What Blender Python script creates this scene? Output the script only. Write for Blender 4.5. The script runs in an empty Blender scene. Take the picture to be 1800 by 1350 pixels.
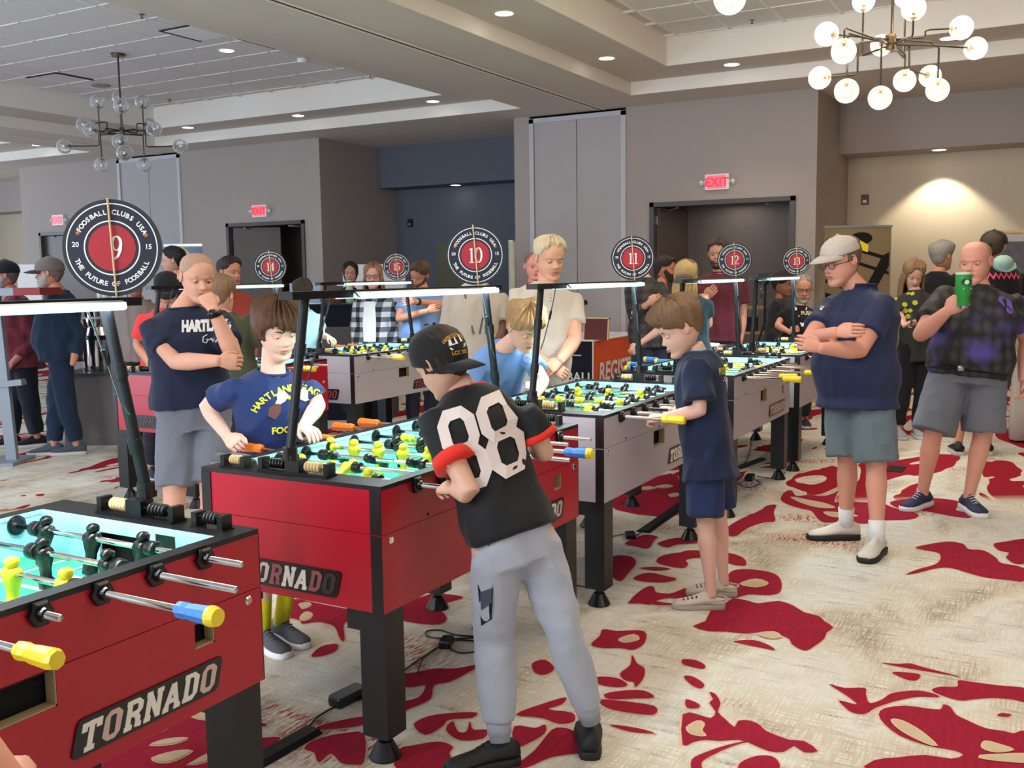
import bpy, bmesh, math, random
import numpy as np
from mathutils import Vector, Matrix, noise
from mathutils.bvhtree import BVHTree
PI=math.pi
SC=bpy.context.scene
COL=SC.collection
random.seed(4)
# ---------------------------------------------------------------- camera (measured from the photo), world, lights, exposure
YAW=1.0615; FOC=1751.0; PITCH=0.10996; ROLL=-0.01337; EYE=1.562
_M=np.array([[math.cos(YAW),math.sin(YAW),0],[-math.sin(YAW),math.cos(YAW),0],[0,0,1]])
_c,_s=math.cos(PITCH),math.sin(PITCH); _cr,_sr=math.cos(ROLL),math.sin(ROLL)
_up=_M@np.array([0,_s,_c]); _r0=_M@np.array([1.,0,0]); CF=_M@np.array([0,_c,-_s])
CR=_cr*_r0+_sr*_up; CU=-_sr*_r0+_cr*_up; CC=np.array([0,0,EYE])
def ray(u,v): return CF+CR*(u-900)/FOC+CU*(675-v)/FOC
def at(u,v,D): return Vector(CC+ray(u,v)*D)                 # point seen at photo pixel (u,v), D metres ahead of the lens
def atz(u,v,z):
    d=ray(u,v); return Vector(CC+d*(z-EYE)/d[2])
def ata(u,v,a):
    d=ray(u,v); return Vector(CC+d*a/d[0])
cam=bpy.data.cameras.new('camera'); cam.sensor_width=36; cam.lens=FOC/1800*36; cam.clip_start=.05; cam.clip_end=200
co=bpy.data.objects.new('camera',cam); COL.objects.link(co)
m=Matrix.Identity(4)
for i,ax in enumerate((CR,CU,-CF)):
    for j in range(3): m[j][i]=ax[j]
m.translation=Vector(CC); co.matrix_world=m; SC.camera=co
w=bpy.data.worlds.new('daylight'); SC.world=w; w.use_nodes=True
w.node_tree.nodes['Background'].inputs[0].default_value=(.78,.88,1,1)
w.node_tree.nodes['Background'].inputs[1].default_value=1.4
SC.view_settings.view_transform='Standard'; SC.view_settings.look='None'; SC.view_settings.gamma=1
SC.view_settings.use_curve_mapping=False; SC.view_settings.exposure=0.0
def light(kind,loc,power,col,size=.2,rot=(0,0,0),**k):
    l=bpy.data.lights.new('lamp_or_fill_light',kind); l.energy=power; l.color=col
    if kind=='AREA': l.size=size; 
    else: l.shadow_soft_size=size
    for a,b in k.items(): setattr(l,a,b)
    o=bpy.data.objects.new('lamp_or_fill_light',l); COL.objects.link(o); o.location=loc; o.rotation_euler=rot; return o
# added unseen fill lights: daylight from behind and left of the camera, overhead fill
light('AREA',(-3.5,4,2.6),540,(.9,.94,1),7,(0,-PI/2+.02,0),shape='RECTANGLE',size_y=2.2)
light('AREA',(-1.0,11,1.6),420,(.64,.8,1),6,(0,-PI/2-.75,0),shape='RECTANGLE',size_y=2.2)  # fill added in mid-air, tilted up to brighten the middle bay ceiling
light('AREA',(8.0,23,2.4),420,(.66,.82,1),5,(-PI/2-.25,0,0),shape='RECTANGLE',size_y=2.2)  # fill added to brighten the far left alcove and bay
light('AREA',(4.0,1.3,3.7),60,(1,.86,.68),2.5)
light('AREA',(4.0,10.2,4.1),100,(.74,.86,1),3)
light('AREA',(8.6,1.3,4.1),75,(1,.84,.66),2.5)
light('AREA',(2.0,-2.0,3.6),50,(1,.88,.74),2.0)
# ---------------------------------------------------------------- materials
def s2l(c): return tuple((x/12.92 if x<=.04045 else ((x+.055)/1.055)**2.4) for x in c)
MATS={}
def mat(name,rgb,rough=.6,metal=0,emit=0,spec=.5,noise_amt=0,nscale=8,bump=0,bscale=60,stretch=(1,1,1),sheen=0,coat=0,ecol=None):
    if name in MATS: return MATS[name]
    M=bpy.data.materials.new(name); M.use_nodes=True; N=M.node_tree.nodes; L=M.node_tree.links
    b=N['Principled BSDF']; c=s2l([x/255 for x in rgb])+(1,)
    b.inputs['Base Color'].default_value=c; b.inputs['Roughness'].default_value=rough; b.inputs['Metallic'].default_value=metal
    b.inputs['Specular IOR Level'].default_value=spec
    if sheen: b.inputs['Sheen Weight'].default_value=sheen
    if coat: b.inputs['Coat Weight'].default_value=coat; b.inputs['Coat Roughness'].default_value=.15
    if emit: b.inputs['Emission Color'].default_value=(s2l([x/255 for x in ecol])+(1,)) if ecol else c; b.inputs['Emission Strength'].default_value=emit
    if noise_amt or bump:
        tc=N.new('ShaderNodeTexCoord'); mp=N.new('ShaderNodeMapping'); L.new(tc.outputs['Object'],mp.inputs[0]); mp.inputs['Scale'].default_value=stretch
    if noise_amt:
        n=N.new('ShaderNodeTexNoise'); n.inputs['Scale'].default_value=nscale; n.inputs['Detail'].default_value=5; L.new(mp.outputs[0],n.inputs[0])
        r=N.new('ShaderNodeMapRange'); r.inputs[3].default_value=1-noise_amt; r.inputs[4].default_value=1+noise_amt; L.new(n.outputs[0],r.inputs[0])
        v=N.new('ShaderNodeVectorMath'); v.operation='SCALE'; v.inputs[0].default_value=c[:3]; L.new(r.outputs[0],v.inputs['Scale']); L.new(v.outputs[0],b.inputs['Base Color'])
    if bump:
        n=N.new('ShaderNodeTexNoise'); n.inputs['Scale'].default_value=bscale; n.inputs['Detail'].default_value=3; L.new(mp.outputs[0],n.inputs[0])
        bp=N.new('ShaderNodeBump'); bp.inputs['Strength'].default_value=bump; bp.inputs['Distance'].default_value=.01; L.new(n.outputs[0],bp.inputs['Height']); L.new(bp.outputs[0],b.inputs['Normal'])
    MATS[name]=M; return M
def cloth(name,rgb,rough=.85,na=.08): return mat(name,rgb,rough,spec=.25,noise_amt=na,nscale=14,bump=.25,bscale=260,sheen=.1)
# ---------------------------------------------------------------- mesh builder
class MB:
    def __init__(s): s.v=[]; s.f=[]; s.m=[]; s.cur=0
    def add(s,V,F):
        o=len(s.v); s.v+= [tuple(x) for x in V]; s.f+= [tuple(i+o for i in f) for f in F]; s.m+=[s.cur]*len(F); return s
    def box(s,a,b):
        x0,y0,z0=a; x1,y1,z1=b
        if x0>x1:x0,x1=x1,x0
        if y0>y1:y0,y1=y1,y0
        if z0>z1:z0,z1=z1,z0
        return s.add([(x0,y0,z0),(x1,y0,z0),(x1,y1,z0),(x0,y1,z0),(x0,y0,z1),(x1,y0,z1),(x1,y1,z1),(x0,y1,z1)],[(0,3,2,1),(4,5,6,7),(0,1,5,4),(1,2,6,5),(2,3,7,6),(3,0,4,7)])
    def bar(s,p,q,w,d=None,side=(0,0,1)):                      # rectangular bar from p to q
        p=Vector(p);q=Vector(q);t=(q-p).normalized(); d=d or w; sd=Vector(side)
        if abs(t.dot(sd))>.95: sd=Vector((0,1,0))
        a=t.cross(sd).normalized(); b=t.cross(a).normalized()
        V=[c+a*i*w/2+b*j*d/2 for c in (p,q) for i,j in ((-1,-1),(1,-1),(1,1),(-1,1))]
        return s.add(V,[(0,1,2,3),(7,6,5,4),(0,4,5,1),(1,5,6,2),(2,6,7,3),(3,7,4,0)])
    def loft(s,rings,cap=True,close=False):
        n=len(rings[0]); o=[]
        V=[x for r in rings for x in r]; F=[]
        R=len(rings)
        for i in range(R if close else R-1):
            k=(i+1)%R
            for j in range(n): F.append((i*n+j,i*n+(j+1)%n,k*n+(j+1)%n,k*n+j))
        if cap and not close: F.append(tuple(range(n))[::-1]); F.append(tuple((R-1)*n+j for j in range(n)))
        return s.add(V,F)
    def tube(s,pts,r,n=8,cap=True):
        pts=[Vector(p) for p in pts]; rr=r if hasattr(r,'__len__') else [r]*len(pts)
        rings=[]; prev=None
        for i,p in enumerate(pts):
            t=(pts[min(i+1,len(pts)-1)]-pts[max(i-1,0)])
            t=t.normalized() if t.length>1e-9 else Vector((0,0,1))
            if prev is None:
                a=t.orthogonal().normalized()
            else:
                a=(prev-t*prev.dot(t)); a=a.normalized() if a.length>1e-6 else t.orthogonal().normalized()
            prev=a; b=t.cross(a)
            rings.append([p+a*math.cos(2*PI*k/n)*rr[i]+b*math.sin(2*PI*k/n)*rr[i] for k in range(n)])
        return s.loft(rings,cap)
    def cyl(s,p,q,r,n=16,r2=None): return s.tube([p,q],[r,r if r2 is None else r2],n)
    def lathe(s,c,prof,n=24,axis='z',cap=True):
        c=Vector(c); rings=[]
        for r,h in prof:
            ring=[]
            for k in range(n):
                x,y=r*math.cos(2*PI*k/n),r*math.sin(2*PI*k/n)
                ring.append(c+(Vector((x,y,h)) if axis=='z' else Vector((h,x,y)) if axis=='x' else Vector((y,h,x))))
            rings.append(ring)
        return s.loft(rings,cap)
    def sph(s,c,r,n=16,m=10,sc=(1,1,1),R=None):
        c=Vector(c);rings=[]
        for i in range(1,m):
            t=PI*i/m; ring=[]
            for k in range(n):
                q=Vector((r*math.sin(t)*math.cos(2*PI*k/n)*sc[0],r*math.sin(t)*math.sin(2*PI*k/n)*sc[1],-r*math.cos(t)*sc[2]))
                if R: q=R@q
                ring.append(c+q)
            rings.append(ring)
        return s.loft(rings)
    def prism(s,poly,f,h):                                     # poly 2D, f(x,y,t)->3D, h thickness parameter
        n=len(poly); V=[f(x,y,0) for x,y in poly]+[f(x,y,h) for x,y in poly]
        F=[tuple(range(n))[::-1],tuple(range(n,2*n))]+[(i,(i+1)%n,n+(i+1)%n,n+i) for i in range(n)]
        return s.add(V,F)
    def mesh(s,name,mats=None,smooth=False):
        me=bpy.data.meshes.new(name); me.from_pydata([tuple(v) for v in s.v],[],s.f)
        for m_ in (mats if isinstance(mats,(list,tuple)) else [mats] if mats else []): me.materials.append(m_)
        if any(s.m): me.polygons.foreach_set('material_index',s.m)
        if smooth: me.polygons.foreach_set('use_smooth',[True]*len(me.polygons))
        me.update(); return me
    def build(s,name,mats,parent=None,smooth=False,fix=True):
        me=s.mesh(name,mats,smooth)
        if fix:
            b=bmesh.new(); b.from_mesh(me); bmesh.ops.recalc_face_normals(b,faces=b.faces); b.to_mesh(me); b.free()
        return link(name,me,parent)
def link(name,me,parent=None):
    o=bpy.data.objects.new(name,me); COL.objects.link(o)
    if parent: o.parent=parent
    return o
def autosmooth(o,ang=40):
    b=bmesh.new(); b.from_mesh(o.data)
    for e in b.edges: e.smooth = len(e.link_faces)==2 and e.calc_face_angle(0)<math.radians(ang)
    for f in b.faces: f.smooth=True
    b.to_mesh(o.data); b.free(); return o
def empty(name,label,cat,loc=(0,0,0),rotz=0,group=None):
    o=bpy.data.objects.new(name,None); COL.objects.link(o); o.location=loc; o.rotation_euler=(0,0,rotz)
    o.empty_display_size=.1; o['label']=label; o['category']=cat
    if group: o['group']=group
    return o
def tag(o,label,cat,group=None):
    o['label']=label; o['category']=cat
    if group: o['group']=group
    return o
def struct(o): o['kind']='structure'; return o
def copy_tree(o,parent=None):
    c=o.copy(); COL.objects.link(c); c.parent=parent
    for ch in [x for x in COL.objects if x.parent==o]: copy_tree(ch,c)
    return c
# glyph strokes -> polygons
def stroke(path,wf,closed=False):
    """centre line -> (left,right) outline quads; wf(dx,dy)->half width"""
    P=[Vector((x,y)) for x,y in path]; n=len(P); L=[];R=[]
    for i in range(n):
        a=P[(i-1)%n] if (closed or i>0) else P[i]; b=P[(i+1)%n] if (closed or i<n-1) else P[i]
        t=(b-a).normalized()
        d1=(P[i]-a).normalized() if (P[i]-a).length>1e-9 else t; d2=(b-P[i]).normalized() if (b-P[i]).length>1e-9 else t
        nn=Vector((-t.y,t.x)); k=1/max(.5,abs(nn.dot(Vector((-d1.y,d1.x)))))
        h=wf(t.x,t.y)*k; L.append(P[i]+nn*h); R.append(P[i]-nn*h)
    m_=n if closed else n-1
    return [(L[i],R[i],R[(i+1)%n],L[(i+1)%n]) for i in range(m_)]
def quads_to(mb,quads,f,t0,t1):
    for k,q in enumerate(quads):
        t1+=.00002
        V=[f(p.x,p.y,t0) for p in q]+[f(p.x,p.y,t1) for p in q]
        mb.add(V,[(3,2,1,0),(4,5,6,7),(0,1,5,4),(1,2,6,5),(2,3,7,6),(3,0,4,7)])
def ell(cx,cy,rx,ry,a0,a1,n=14): return [(cx+rx*math.cos(math.radians(a0+(a1-a0)*i/n)),cy+ry*math.sin(math.radians(a0+(a1-a0)*i/n))) for i in range(n+1)]
def serif(ch,th=.105,tn=.028):
    pen=lambda dx,dy: .5*(tn+(th-tn)*abs(dy)**1.5)
    thin=lambda dx,dy: .5*tn*1.2
    Q=[]
    if ch=='0': Q+=stroke(ell(.27,.5,.2,.48,0,360,28)[:-1],pen,True)
    if ch=='1': Q+=stroke([(.27,.02),(.27,.96)],pen)+stroke([(.1,.015),(.44,.015)],thin)+stroke([(.11,.84),(.27,.95)],thin)
    if ch=='2': Q+=stroke(ell(.26,.72,.18,.26,165,-25,14)+[(.3,.42),(.08,.04)],pen)+stroke([(.06,.04),(.46,.04),(.48,.16)],lambda a,b:.035)
    if ch=='3': Q+=stroke(ell(.25,.75,.15,.23,160,-70,12)+[(.2,.53)],pen)+stroke([(.2,.53)]+ell(.23,.27,.21,.25,80,-155,14),pen)
    if ch=='4': Q+=stroke([(.36,.02),(.36,.97)],pen)+stroke([(.36,.95),(.04,.3)],thin)+stroke([(.03,.28),(.52,.28)],lambda a,b:.028)+stroke([(.24,.015),(.48,.015)],thin)
    if ch=='5': Q+=stroke([(.44,.96),(.15,.96)],lambda a,b:.04)+stroke([(.15,.96),(.12,.55)],thin)+stroke([(.12,.55)]+ell(.22,.31,.21,.28,100,-160,14),pen)
    if ch=='9': Q+=stroke(ell(.27,.69,.17,.28,0,360,22)[:-1],pen,True)+stroke([(.44,.68),(.42,.42),(.33,.18),(.2,.06),(.1,.02)],pen)
    return Q
SLAB={'T':[[(.3,0),(.3,1)],[(0,.9),(.6,.9)],[(.06,.68),(.06,.98)],[(.54,.68),(.54,.98)],[(.14,.05),(.46,.05)]],
'O':[[(.1,.18),(.1,.82),(.2,.93),(.4,.93),(.5,.82),(.5,.18),(.4,.07),(.2,.07),(.1,.18)]],
'R':[[(.14,0),(.14,1)],[(.02,.05),(.3,.05)],[(.02,.94),(.42,.94),(.52,.82),(.52,.62),(.42,.5),(.14,.5)],[(.36,.5),(.48,.3),(.48,.05),(.62,.05)]],
'N':[[(.12,0),(.12,1)],[(.5,0),(.5,1)],[(.12,.95),(.5,.05)],[(0,.95),(.2,.95)],[(0,.05),(.24,.05)],[(.38,.95),(.62,.95)]],
'A':[[(.08,.05),(.3,.95)],[(.3,.95),(.52,.05)],[(.16,.32),(.44,.32)],[(-.02,.05),(.2,.05)],[(.4,.05),(.64,.05)]],
'D':[[(.14,0),(.14,1)],[(.02,.93),(.38,.93),(.5,.8),(.5,.2),(.38,.07),(.02,.07)]],
'8':[[(.14,.62),(.06,.72),(.06,.86),(.16,.95),(.44,.95),(.54,.86),(.54,.72),(.46,.62)]]}
def slab_word(word,f,mb,w=.085,t0=0,t1=.002,height=1,adv=.72,mats=None):
    x=0
    for i,ch in enumerate(word):
        if mats: mb.cur=mats[i]
        for k_,p in enumerate(SLAB.get(ch,[])):
            cl=p[0]==p[-1]
            quads_to(mb,stroke([(a+x,b) for a,b in (p[:-1] if cl else p)],lambda dx,dy:w,cl),f,t0,t1+.0002*k_)
        x+=adv
    return x
_TC={}
def text_polys(body,bold=.02,shear=0,extrude=.0,align='CENTER',spacing=1):
    key=(body,bold,shear,align,spacing)
    if key in _TC: return _TC[key]
    cu=bpy.data.curves.new('txt','FONT'); cu.body=body; cu.align_x=align; cu.align_y='BOTTOM_BASELINE'; cu.offset=bold; cu.shear=shear; cu.resolution_u=3; cu.space_character=spacing
    o=bpy.data.objects.new('txt',cu); COL.objects.link(o)
    dg=bpy.context.evaluated_depsgraph_get(); me=o.evaluated_get(dg).to_mesh()
    V=[tuple(v.co) for v in me.vertices]; F=[tuple(p.vertices) for p in me.polygons]
    o.evaluated_get(dg).to_mesh_clear(); COL.objects.unlink(o); bpy.data.objects.remove(o); bpy.data.curves.remove(cu)
    _TC[key]=(V,F); return V,F
def text_to(mb,body,f,size=1,bold=.02,shear=0,align='CENTER',t=0,spacing=1):
    V,F=text_polys(body,bold,shear,align=align,spacing=spacing); mb.add([f(x*size,y*size,t) for x,y,z in V],F); return mb
# ---------------------------------------------------------------- shared colours
M_red=mat('red_laminate',(172,8,38),.32,spec=.5,noise_amt=.05,nscale=3)
M_silver=mat('silver_laminate',(180,176,184),.42,metal=.12,noise_amt=.03,nscale=5,bump=.08,bscale=90)
M_black=mat('black_laminate',(13,13,16),.4)
M_blackp=mat('black_plastic',(9,10,12),.3)
M_matte=mat('matte_black_metal',(24,27,32),.45,metal=.3)
M_chrome=mat('chrome',(215,218,222),.12,metal=1)
M_field=mat('green_playfield',(60,190,140),.3,noise_amt=.05,nscale=6)
M_inner=mat('pale_blue_wall',(172,222,238),.35)
M_white=mat('white_print',(238,238,236),.5)
M_yellow=mat('yellow_plastic',(236,210,40),.35)
M_orange=mat('orange_plastic',(240,122,36),.35)
M_bluep=mat('blue_grip_tape',(58,128,205),.5)
M_tan=mat('tan_bead',(206,178,124),.45)
M_wood=mat('pale_wood',(214,186,140),.6,noise_amt=.15,nscale=20,stretch=(1,1,.1))
M_navy=mat('navy_print',(15,19,42),.4,coat=.12)
M_signred=mat('red_print',(176,24,40),.4,coat=.12)
M_led=mat('led_diffuser',(214,244,250),.4,emit=1.12,ecol=(206,242,250))
M_alu=mat('aluminium',(170,178,184),.3,metal=.8)
# ================================================================ THE ROOM
K=12.8; ZS=3.78; ZT=3.94; ZC=4.26
def wallmat(name,rgb,na=.05):
    return mat(name,rgb,.85,spec=.2,noise_amt=na,nscale=30,stretch=(3,3,.12),bump=.12,bscale=140)
M_wall=wallmat('grey_wallcovering',(168,158,152)); M_cream=wallmat('cream_wallcovering',(206,194,172),.07)
M_soff=mat('ceiling_paint',(208,200,192),.9,spec=.1); M_fascia=mat('cove_paint',(236,230,222),.9,spec=.1)
M_tile=mat('acoustic_tile',(222,220,220),.95,spec=.05,noise_amt=.04,nscale=40,bump=.1,bscale=200)
M_grid=mat('ceiling_grid_metal',(236,236,238),.6)
M_panel=mat('partition_fabric',(176,170,170),.85,noise_amt=.04,nscale=60,bump=.1,bscale=200)
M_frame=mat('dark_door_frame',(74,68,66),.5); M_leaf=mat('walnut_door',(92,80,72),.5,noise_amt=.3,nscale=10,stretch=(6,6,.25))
M_trimw=mat('partition_trim',(186,186,192),.5); M_darkgap=mat('dark_gap',(20,19,20),.8)
M_dl=mat('downlight_lens',(255,250,240),.4,emit=9,ecol=(255,246,232)); M_lampw=mat('white_trim_ring',(232,230,226),.5)
def carpet():
    M=bpy.data.materials.new('patterned_carpet'); M.use_nodes=True; N=M.node_tree.nodes; L=M.node_tree.links; b=N['Principled BSDF']; b.inputs['Roughness'].default_value=.95; b.inputs['Specular IOR Level'].default_value=.1
    tc=N.new('ShaderNodeTexCoord')
    def mp(sc,rot=0,loc=(0,0,0)):
        x=N.new('ShaderNodeMapping'); x.inputs['Scale'].default_value=sc; x.inputs['Rotation'].default_value=(0,0,rot); x.inputs['Location'].default_value=loc; L.new(tc.outputs['Object'],x.inputs[0]); return x.outputs[0]
    def nz(vec,s,d=4,dist=0,rough=.5):
        x=N.new('ShaderNodeTexNoise'); x.inputs['Scale'].default_value=s; x.inputs['Detail'].default_value=d; x.inputs['Distortion'].default_value=dist; x.inputs['Roughness'].default_value=rough; L.new(vec,x.inputs[0]); return x.outputs[0]
    def ramp(v,pts):
        r=N.new('ShaderNodeValToRGB'); L.new(v,r.inputs[0]); e=r.color_ramp.elements
        while len(e)<len(pts): e.new(.5)
        for k,(p,c) in enumerate(pts): e[k].position=p; e[k].color=s2l([q/255 for q in c])+(1,)
        return r.outputs[0]
    def step(v,a,bb):
        r=N.new('ShaderNodeMapRange'); r.inputs[1].default_value=a; r.inputs[2].default_value=bb; L.new(v,r.inputs[0]); return r.outputs[0]
    def mix(f,a,bb):
        x=N.new('ShaderNodeMix'); x.data_type='RGBA'
        L.new(f,x.inputs[0])
        for k,s in ((6,a),(7,bb)):
            if isinstance(s,tuple): x.inputs[k].default_value=s2l([q/255 for q in s])+(1,)
            else: L.new(s,x.inputs[k])
        return x.outputs[2]
    def mul(a,c):
        x=N.new('ShaderNodeMath'); x.operation='MULTIPLY'; L.new(a,x.inputs[0]); L.new(c,x.inputs[1]); return x.outputs[0]
    base=ramp(nz(mp((1,1.5,1),.35),1.5,5,.6),[(.3,(150,138,116)),(.44,(190,180,160)),(.56,(200,197,188)),(.72,(158,147,126))])
    st=step(nz(mp((9,120,1)),1,3),.42,.6); st2=step(nz(mp((110,8,1)),1,3),.38,.6)
    base=mix(mul(st,st2),base,(210,207,201))
    wv=step(nz(mp((26,4,1)),1,4),.56,.75); base=mix(mul(wv,st),base,(118,104,82))
    # faint woven red patches
    pr=step(nz(mp((1.0,.6,1),.2,(7,3,0)),1.3,3,1.0),.6,.68); wx=step(nz(mp((14,90,1)),1,2),.5,.56)
    base=mix(mul(pr,wx),base,(160,70,60))
    # red blotches with a pale outline, stretched along the room
    v=nz(mp((.62,1.25,1),-.12,(3.1,1.7,0)),1.15,2.2,1.55,.55)
    near=step(nz(mp((.22,.3,1),0,(1,1,0)),1,1),.3,.7)
    sp=N.new('ShaderNodeSeparateXYZ'); L.new(tc.outputs['Object'],sp.inputs[0])
    dm=N.new('ShaderNodeMath'); dm.operation='MULTIPLY'; dm.inputs[1].default_value=.873; L.new(sp.outputs[0],dm.inputs[0])
    dn=N.new('ShaderNodeMath'); dn.operation='MULTIPLY_ADD'; dn.inputs[1].default_value=.487; L.new(sp.outputs[1],dn.inputs[0]); L.new(dm.outputs[0],dn.inputs[2])
    far=step(dn.outputs[0],6.55,6.75)
    red=mix(nz(mp((60,12,1)),1,3),(124,18,36),(158,32,50))
    ol=step(v,.555,.562); rd=step(v,.572,.578)
    base=mix(mul(ol,far),base,(214,190,164)); base=mix(mul(rd,far),base,red)
    L.new(base,b.inputs['Base Color'])
    bp=N.new('ShaderNodeBump'); bp.inputs['Strength'].default_value=.35; bp.inputs['Distance'].default_value=.006; L.new(nz(mp((70,110,1)),1,2),bp.inputs['Height']); L.new(bp.outputs[0],b.inputs['Normal'])
    return M
M_carpet=carpet()
struct(MB().box((-5,-6,-.12),(22,26,0)).build('floor',M_carpet))
# long wall with the doors, pockets and alcoves
def slab(name,parts,m,parent=None):
    mb=MB()
    for a,b in parts: mb.box(a,b)
    o=mb.build(name,m,parent); 
    if not parent: struct(o)
    return o
T=.16
DO=[(3.04,4.98,2.49),(11.0,12.74,2.49),(15.95,17.75,2.49)]
W=[]
def seg(b0,b1,door=None):
    if door:
        d0,d1,dz=door; W.extend([((K,b0,0),(K+T,d0,ZS)),((K,d1,0),(K+T,b1,ZS)),((K,d0,dz),(K+T,d1,ZS))])
    else: W.append(((K,b0,0),(K+T,b1,ZS)))
seg(2.79,5.33,DO[0]); seg(6.81,7.06); seg(10.65,13.8,DO[1]); seg(15.42,18.26,DO[2])
slab('wall_back',W,M_wall)
# alcoves
slab('wall_alcove_right',[((14.8,-6,0),(14.96,2.79,ZS))],M_cream)
slab('wall_alcove_right_side',[((K+T,2.79,0),(14.96,2.95,ZS))],M_wall)
slab('wall_bulkhead_right',[((14.17,-6,3.11),(14.8,2.79,ZS))],M_wall)
slab('wall_alcove_middle',[((14.87,7.06,0),(15.03,10.65,ZS)),((14.33,7.06,3.08),(14.87,10.65,ZS)),((K+T,6.9,0),(15.03,7.06,ZS))],wallmat('shaded_wallcovering',(102,107,119)))  # same wallcovering, the alcove's dim bluish light put into its colour
slab('wall_alcove_middle_side',[((K+T,10.65,0),(15.03,10.81,ZS))],M_wall)
slab('wall_alcove_left',[((14.87,18.26,0),(15.03,26,ZS)),((K+T,18.1,0),(15.03,18.26,ZS))],M_cream)
slab('wall_bulkhead_left',[((14.3,18.26,3.1),(14.87,26,ZS))],M_wall)
slab('wall_right',[((-5,-6.16,0),(15,-6,ZS+.6))],M_wall)
slab('wall_left',[((-5,26,0),(15,26.16,ZS+.6))],M_wall)
# partition pockets: frame and two panels each
def pocket(b0,b1):
    fr=struct(MB().box((K-.015,b0,0),(K+.05,b0+.07,ZS-.04)).box((K-.015,b1-.07,0),(K+.05,b1,ZS-.04)).box((K-.015,b0,ZS-.1),(K+.05,b1,ZS-.035)).build('trim_pocket',M_trimw))
    n=2; w_=(b1-b0-.14)/n
    for i in range(n):
        o=MB().box((K+.006,b0+.07+i*w_+.006,.02),(K+.045,b0+.07+(i+1)*w_-.006,ZS-.1)).build('partition_panel',M_panel,fr)
    MB().box((K+.05,b0,0),(K+.08,b1,ZS)).build('pocket_back',M_darkgap,fr)
    MB().cyl((K-.008,b0+.07+w_*1.0-.12,1.15),(K+.006,b0+.07+w_*1.0-.12,1.15),.035,14).cyl((K-.03,b0+.07+w_*1.0-.12,1.15),(K-.008,b0+.07+w_*1.0-.12,1.15),.012,10).build('pocket_latch',M_matte,fr)
pocket(5.33,6.81); pocket(13.8,15.42)
slab('wall_pocket_head',[((K+.05,5.33,ZS-.05),(K+T,6.81,ZS)),((K+.05,13.8,ZS-.05),(K+T,15.42,ZS))],M_wall)
# doors
def door(n,b0,b1,z,openl,openr,depth=1.2):
    fr=MB().box((K-.03,b0,0),(K+T+.02,b0+.06,z)).box((K-.03,b1-.06,0),(K+T+.02,b1,z)).box((K-.03,b0,z-.06),(K+T+.02,b1,z)).build('door_%d'%n,M_frame)
    struct(fr); w_=(b1-b0-.12)/2
    for side,op in ((0,openr),(1,openl)):
        hb=b0+.06 if side==0 else b1-.06
        lf=MB()
        d=Vector((math.sin(op),math.cos(op)*(1 if side==0 else -1),0)); nrm=Vector((-d.y,d.x,0))*(1 if side==0 else -1)
        p=Vector((K+.1,hb,0))
        V=[p+d*s*w_+nrm*t*.045+Vector((0,0,zz)) for zz in (.02,z-.07) for s,t in ((0,0),(1,0),(1,1),(0,1))]
        lf.add(V,[(0,1,2,3),(7,6,5,4),(0,4,5,1),(1,5,6,2),(2,6,7,3),(3,7,4,0)]).build('door_leaf',M_leaf,fr)
        q=p+d*.1-nrm*.035; MB().bar(q+Vector((0,0,z-.16)),q+d*.28+Vector((0,0,z-.16)),.06,.06).bar(q+d*.2+Vector((0,0,z-.11)),Vector((K+.03,hb+(.32 if side==0 else -.32),z-.08)),.02,.02).build('door_closer',M_alu,fr)
        MB().bar(p+d*(w_-.75)-nrm*.05+Vector((0,0,1.02)),p+d*(w_-.05)-nrm*.05+Vector((0,0,1.02)),.05,.05).build('panic_bar',M_alu,fr)
        for hz in (.25,1.2,2.2): MB().box((K+.08,hb-.02,hz),(K+.11,hb+.02,hz+.11)).build('hinge',M_alu,fr)
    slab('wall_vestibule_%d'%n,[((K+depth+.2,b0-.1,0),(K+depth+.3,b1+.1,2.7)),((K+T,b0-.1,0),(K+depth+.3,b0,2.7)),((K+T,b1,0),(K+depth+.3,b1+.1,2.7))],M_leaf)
    slab('ceiling_vestibule_%d'%n,[((K+T,b0-.1,z+.02),(K+depth+.3,b1+.1,z+.1))],M_soff)
door(1,*DO[0],1.45,1.5,.75); door(2,*DO[1],.5,1.3); door(3,*DO[2],0,0)
light('AREA',(K+.55,4.0,2.46),3.5,(1,.88,.76),.5); light('AREA',(K+.8,11.6,2.46),2,(1,.88,.76),.5)
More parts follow.
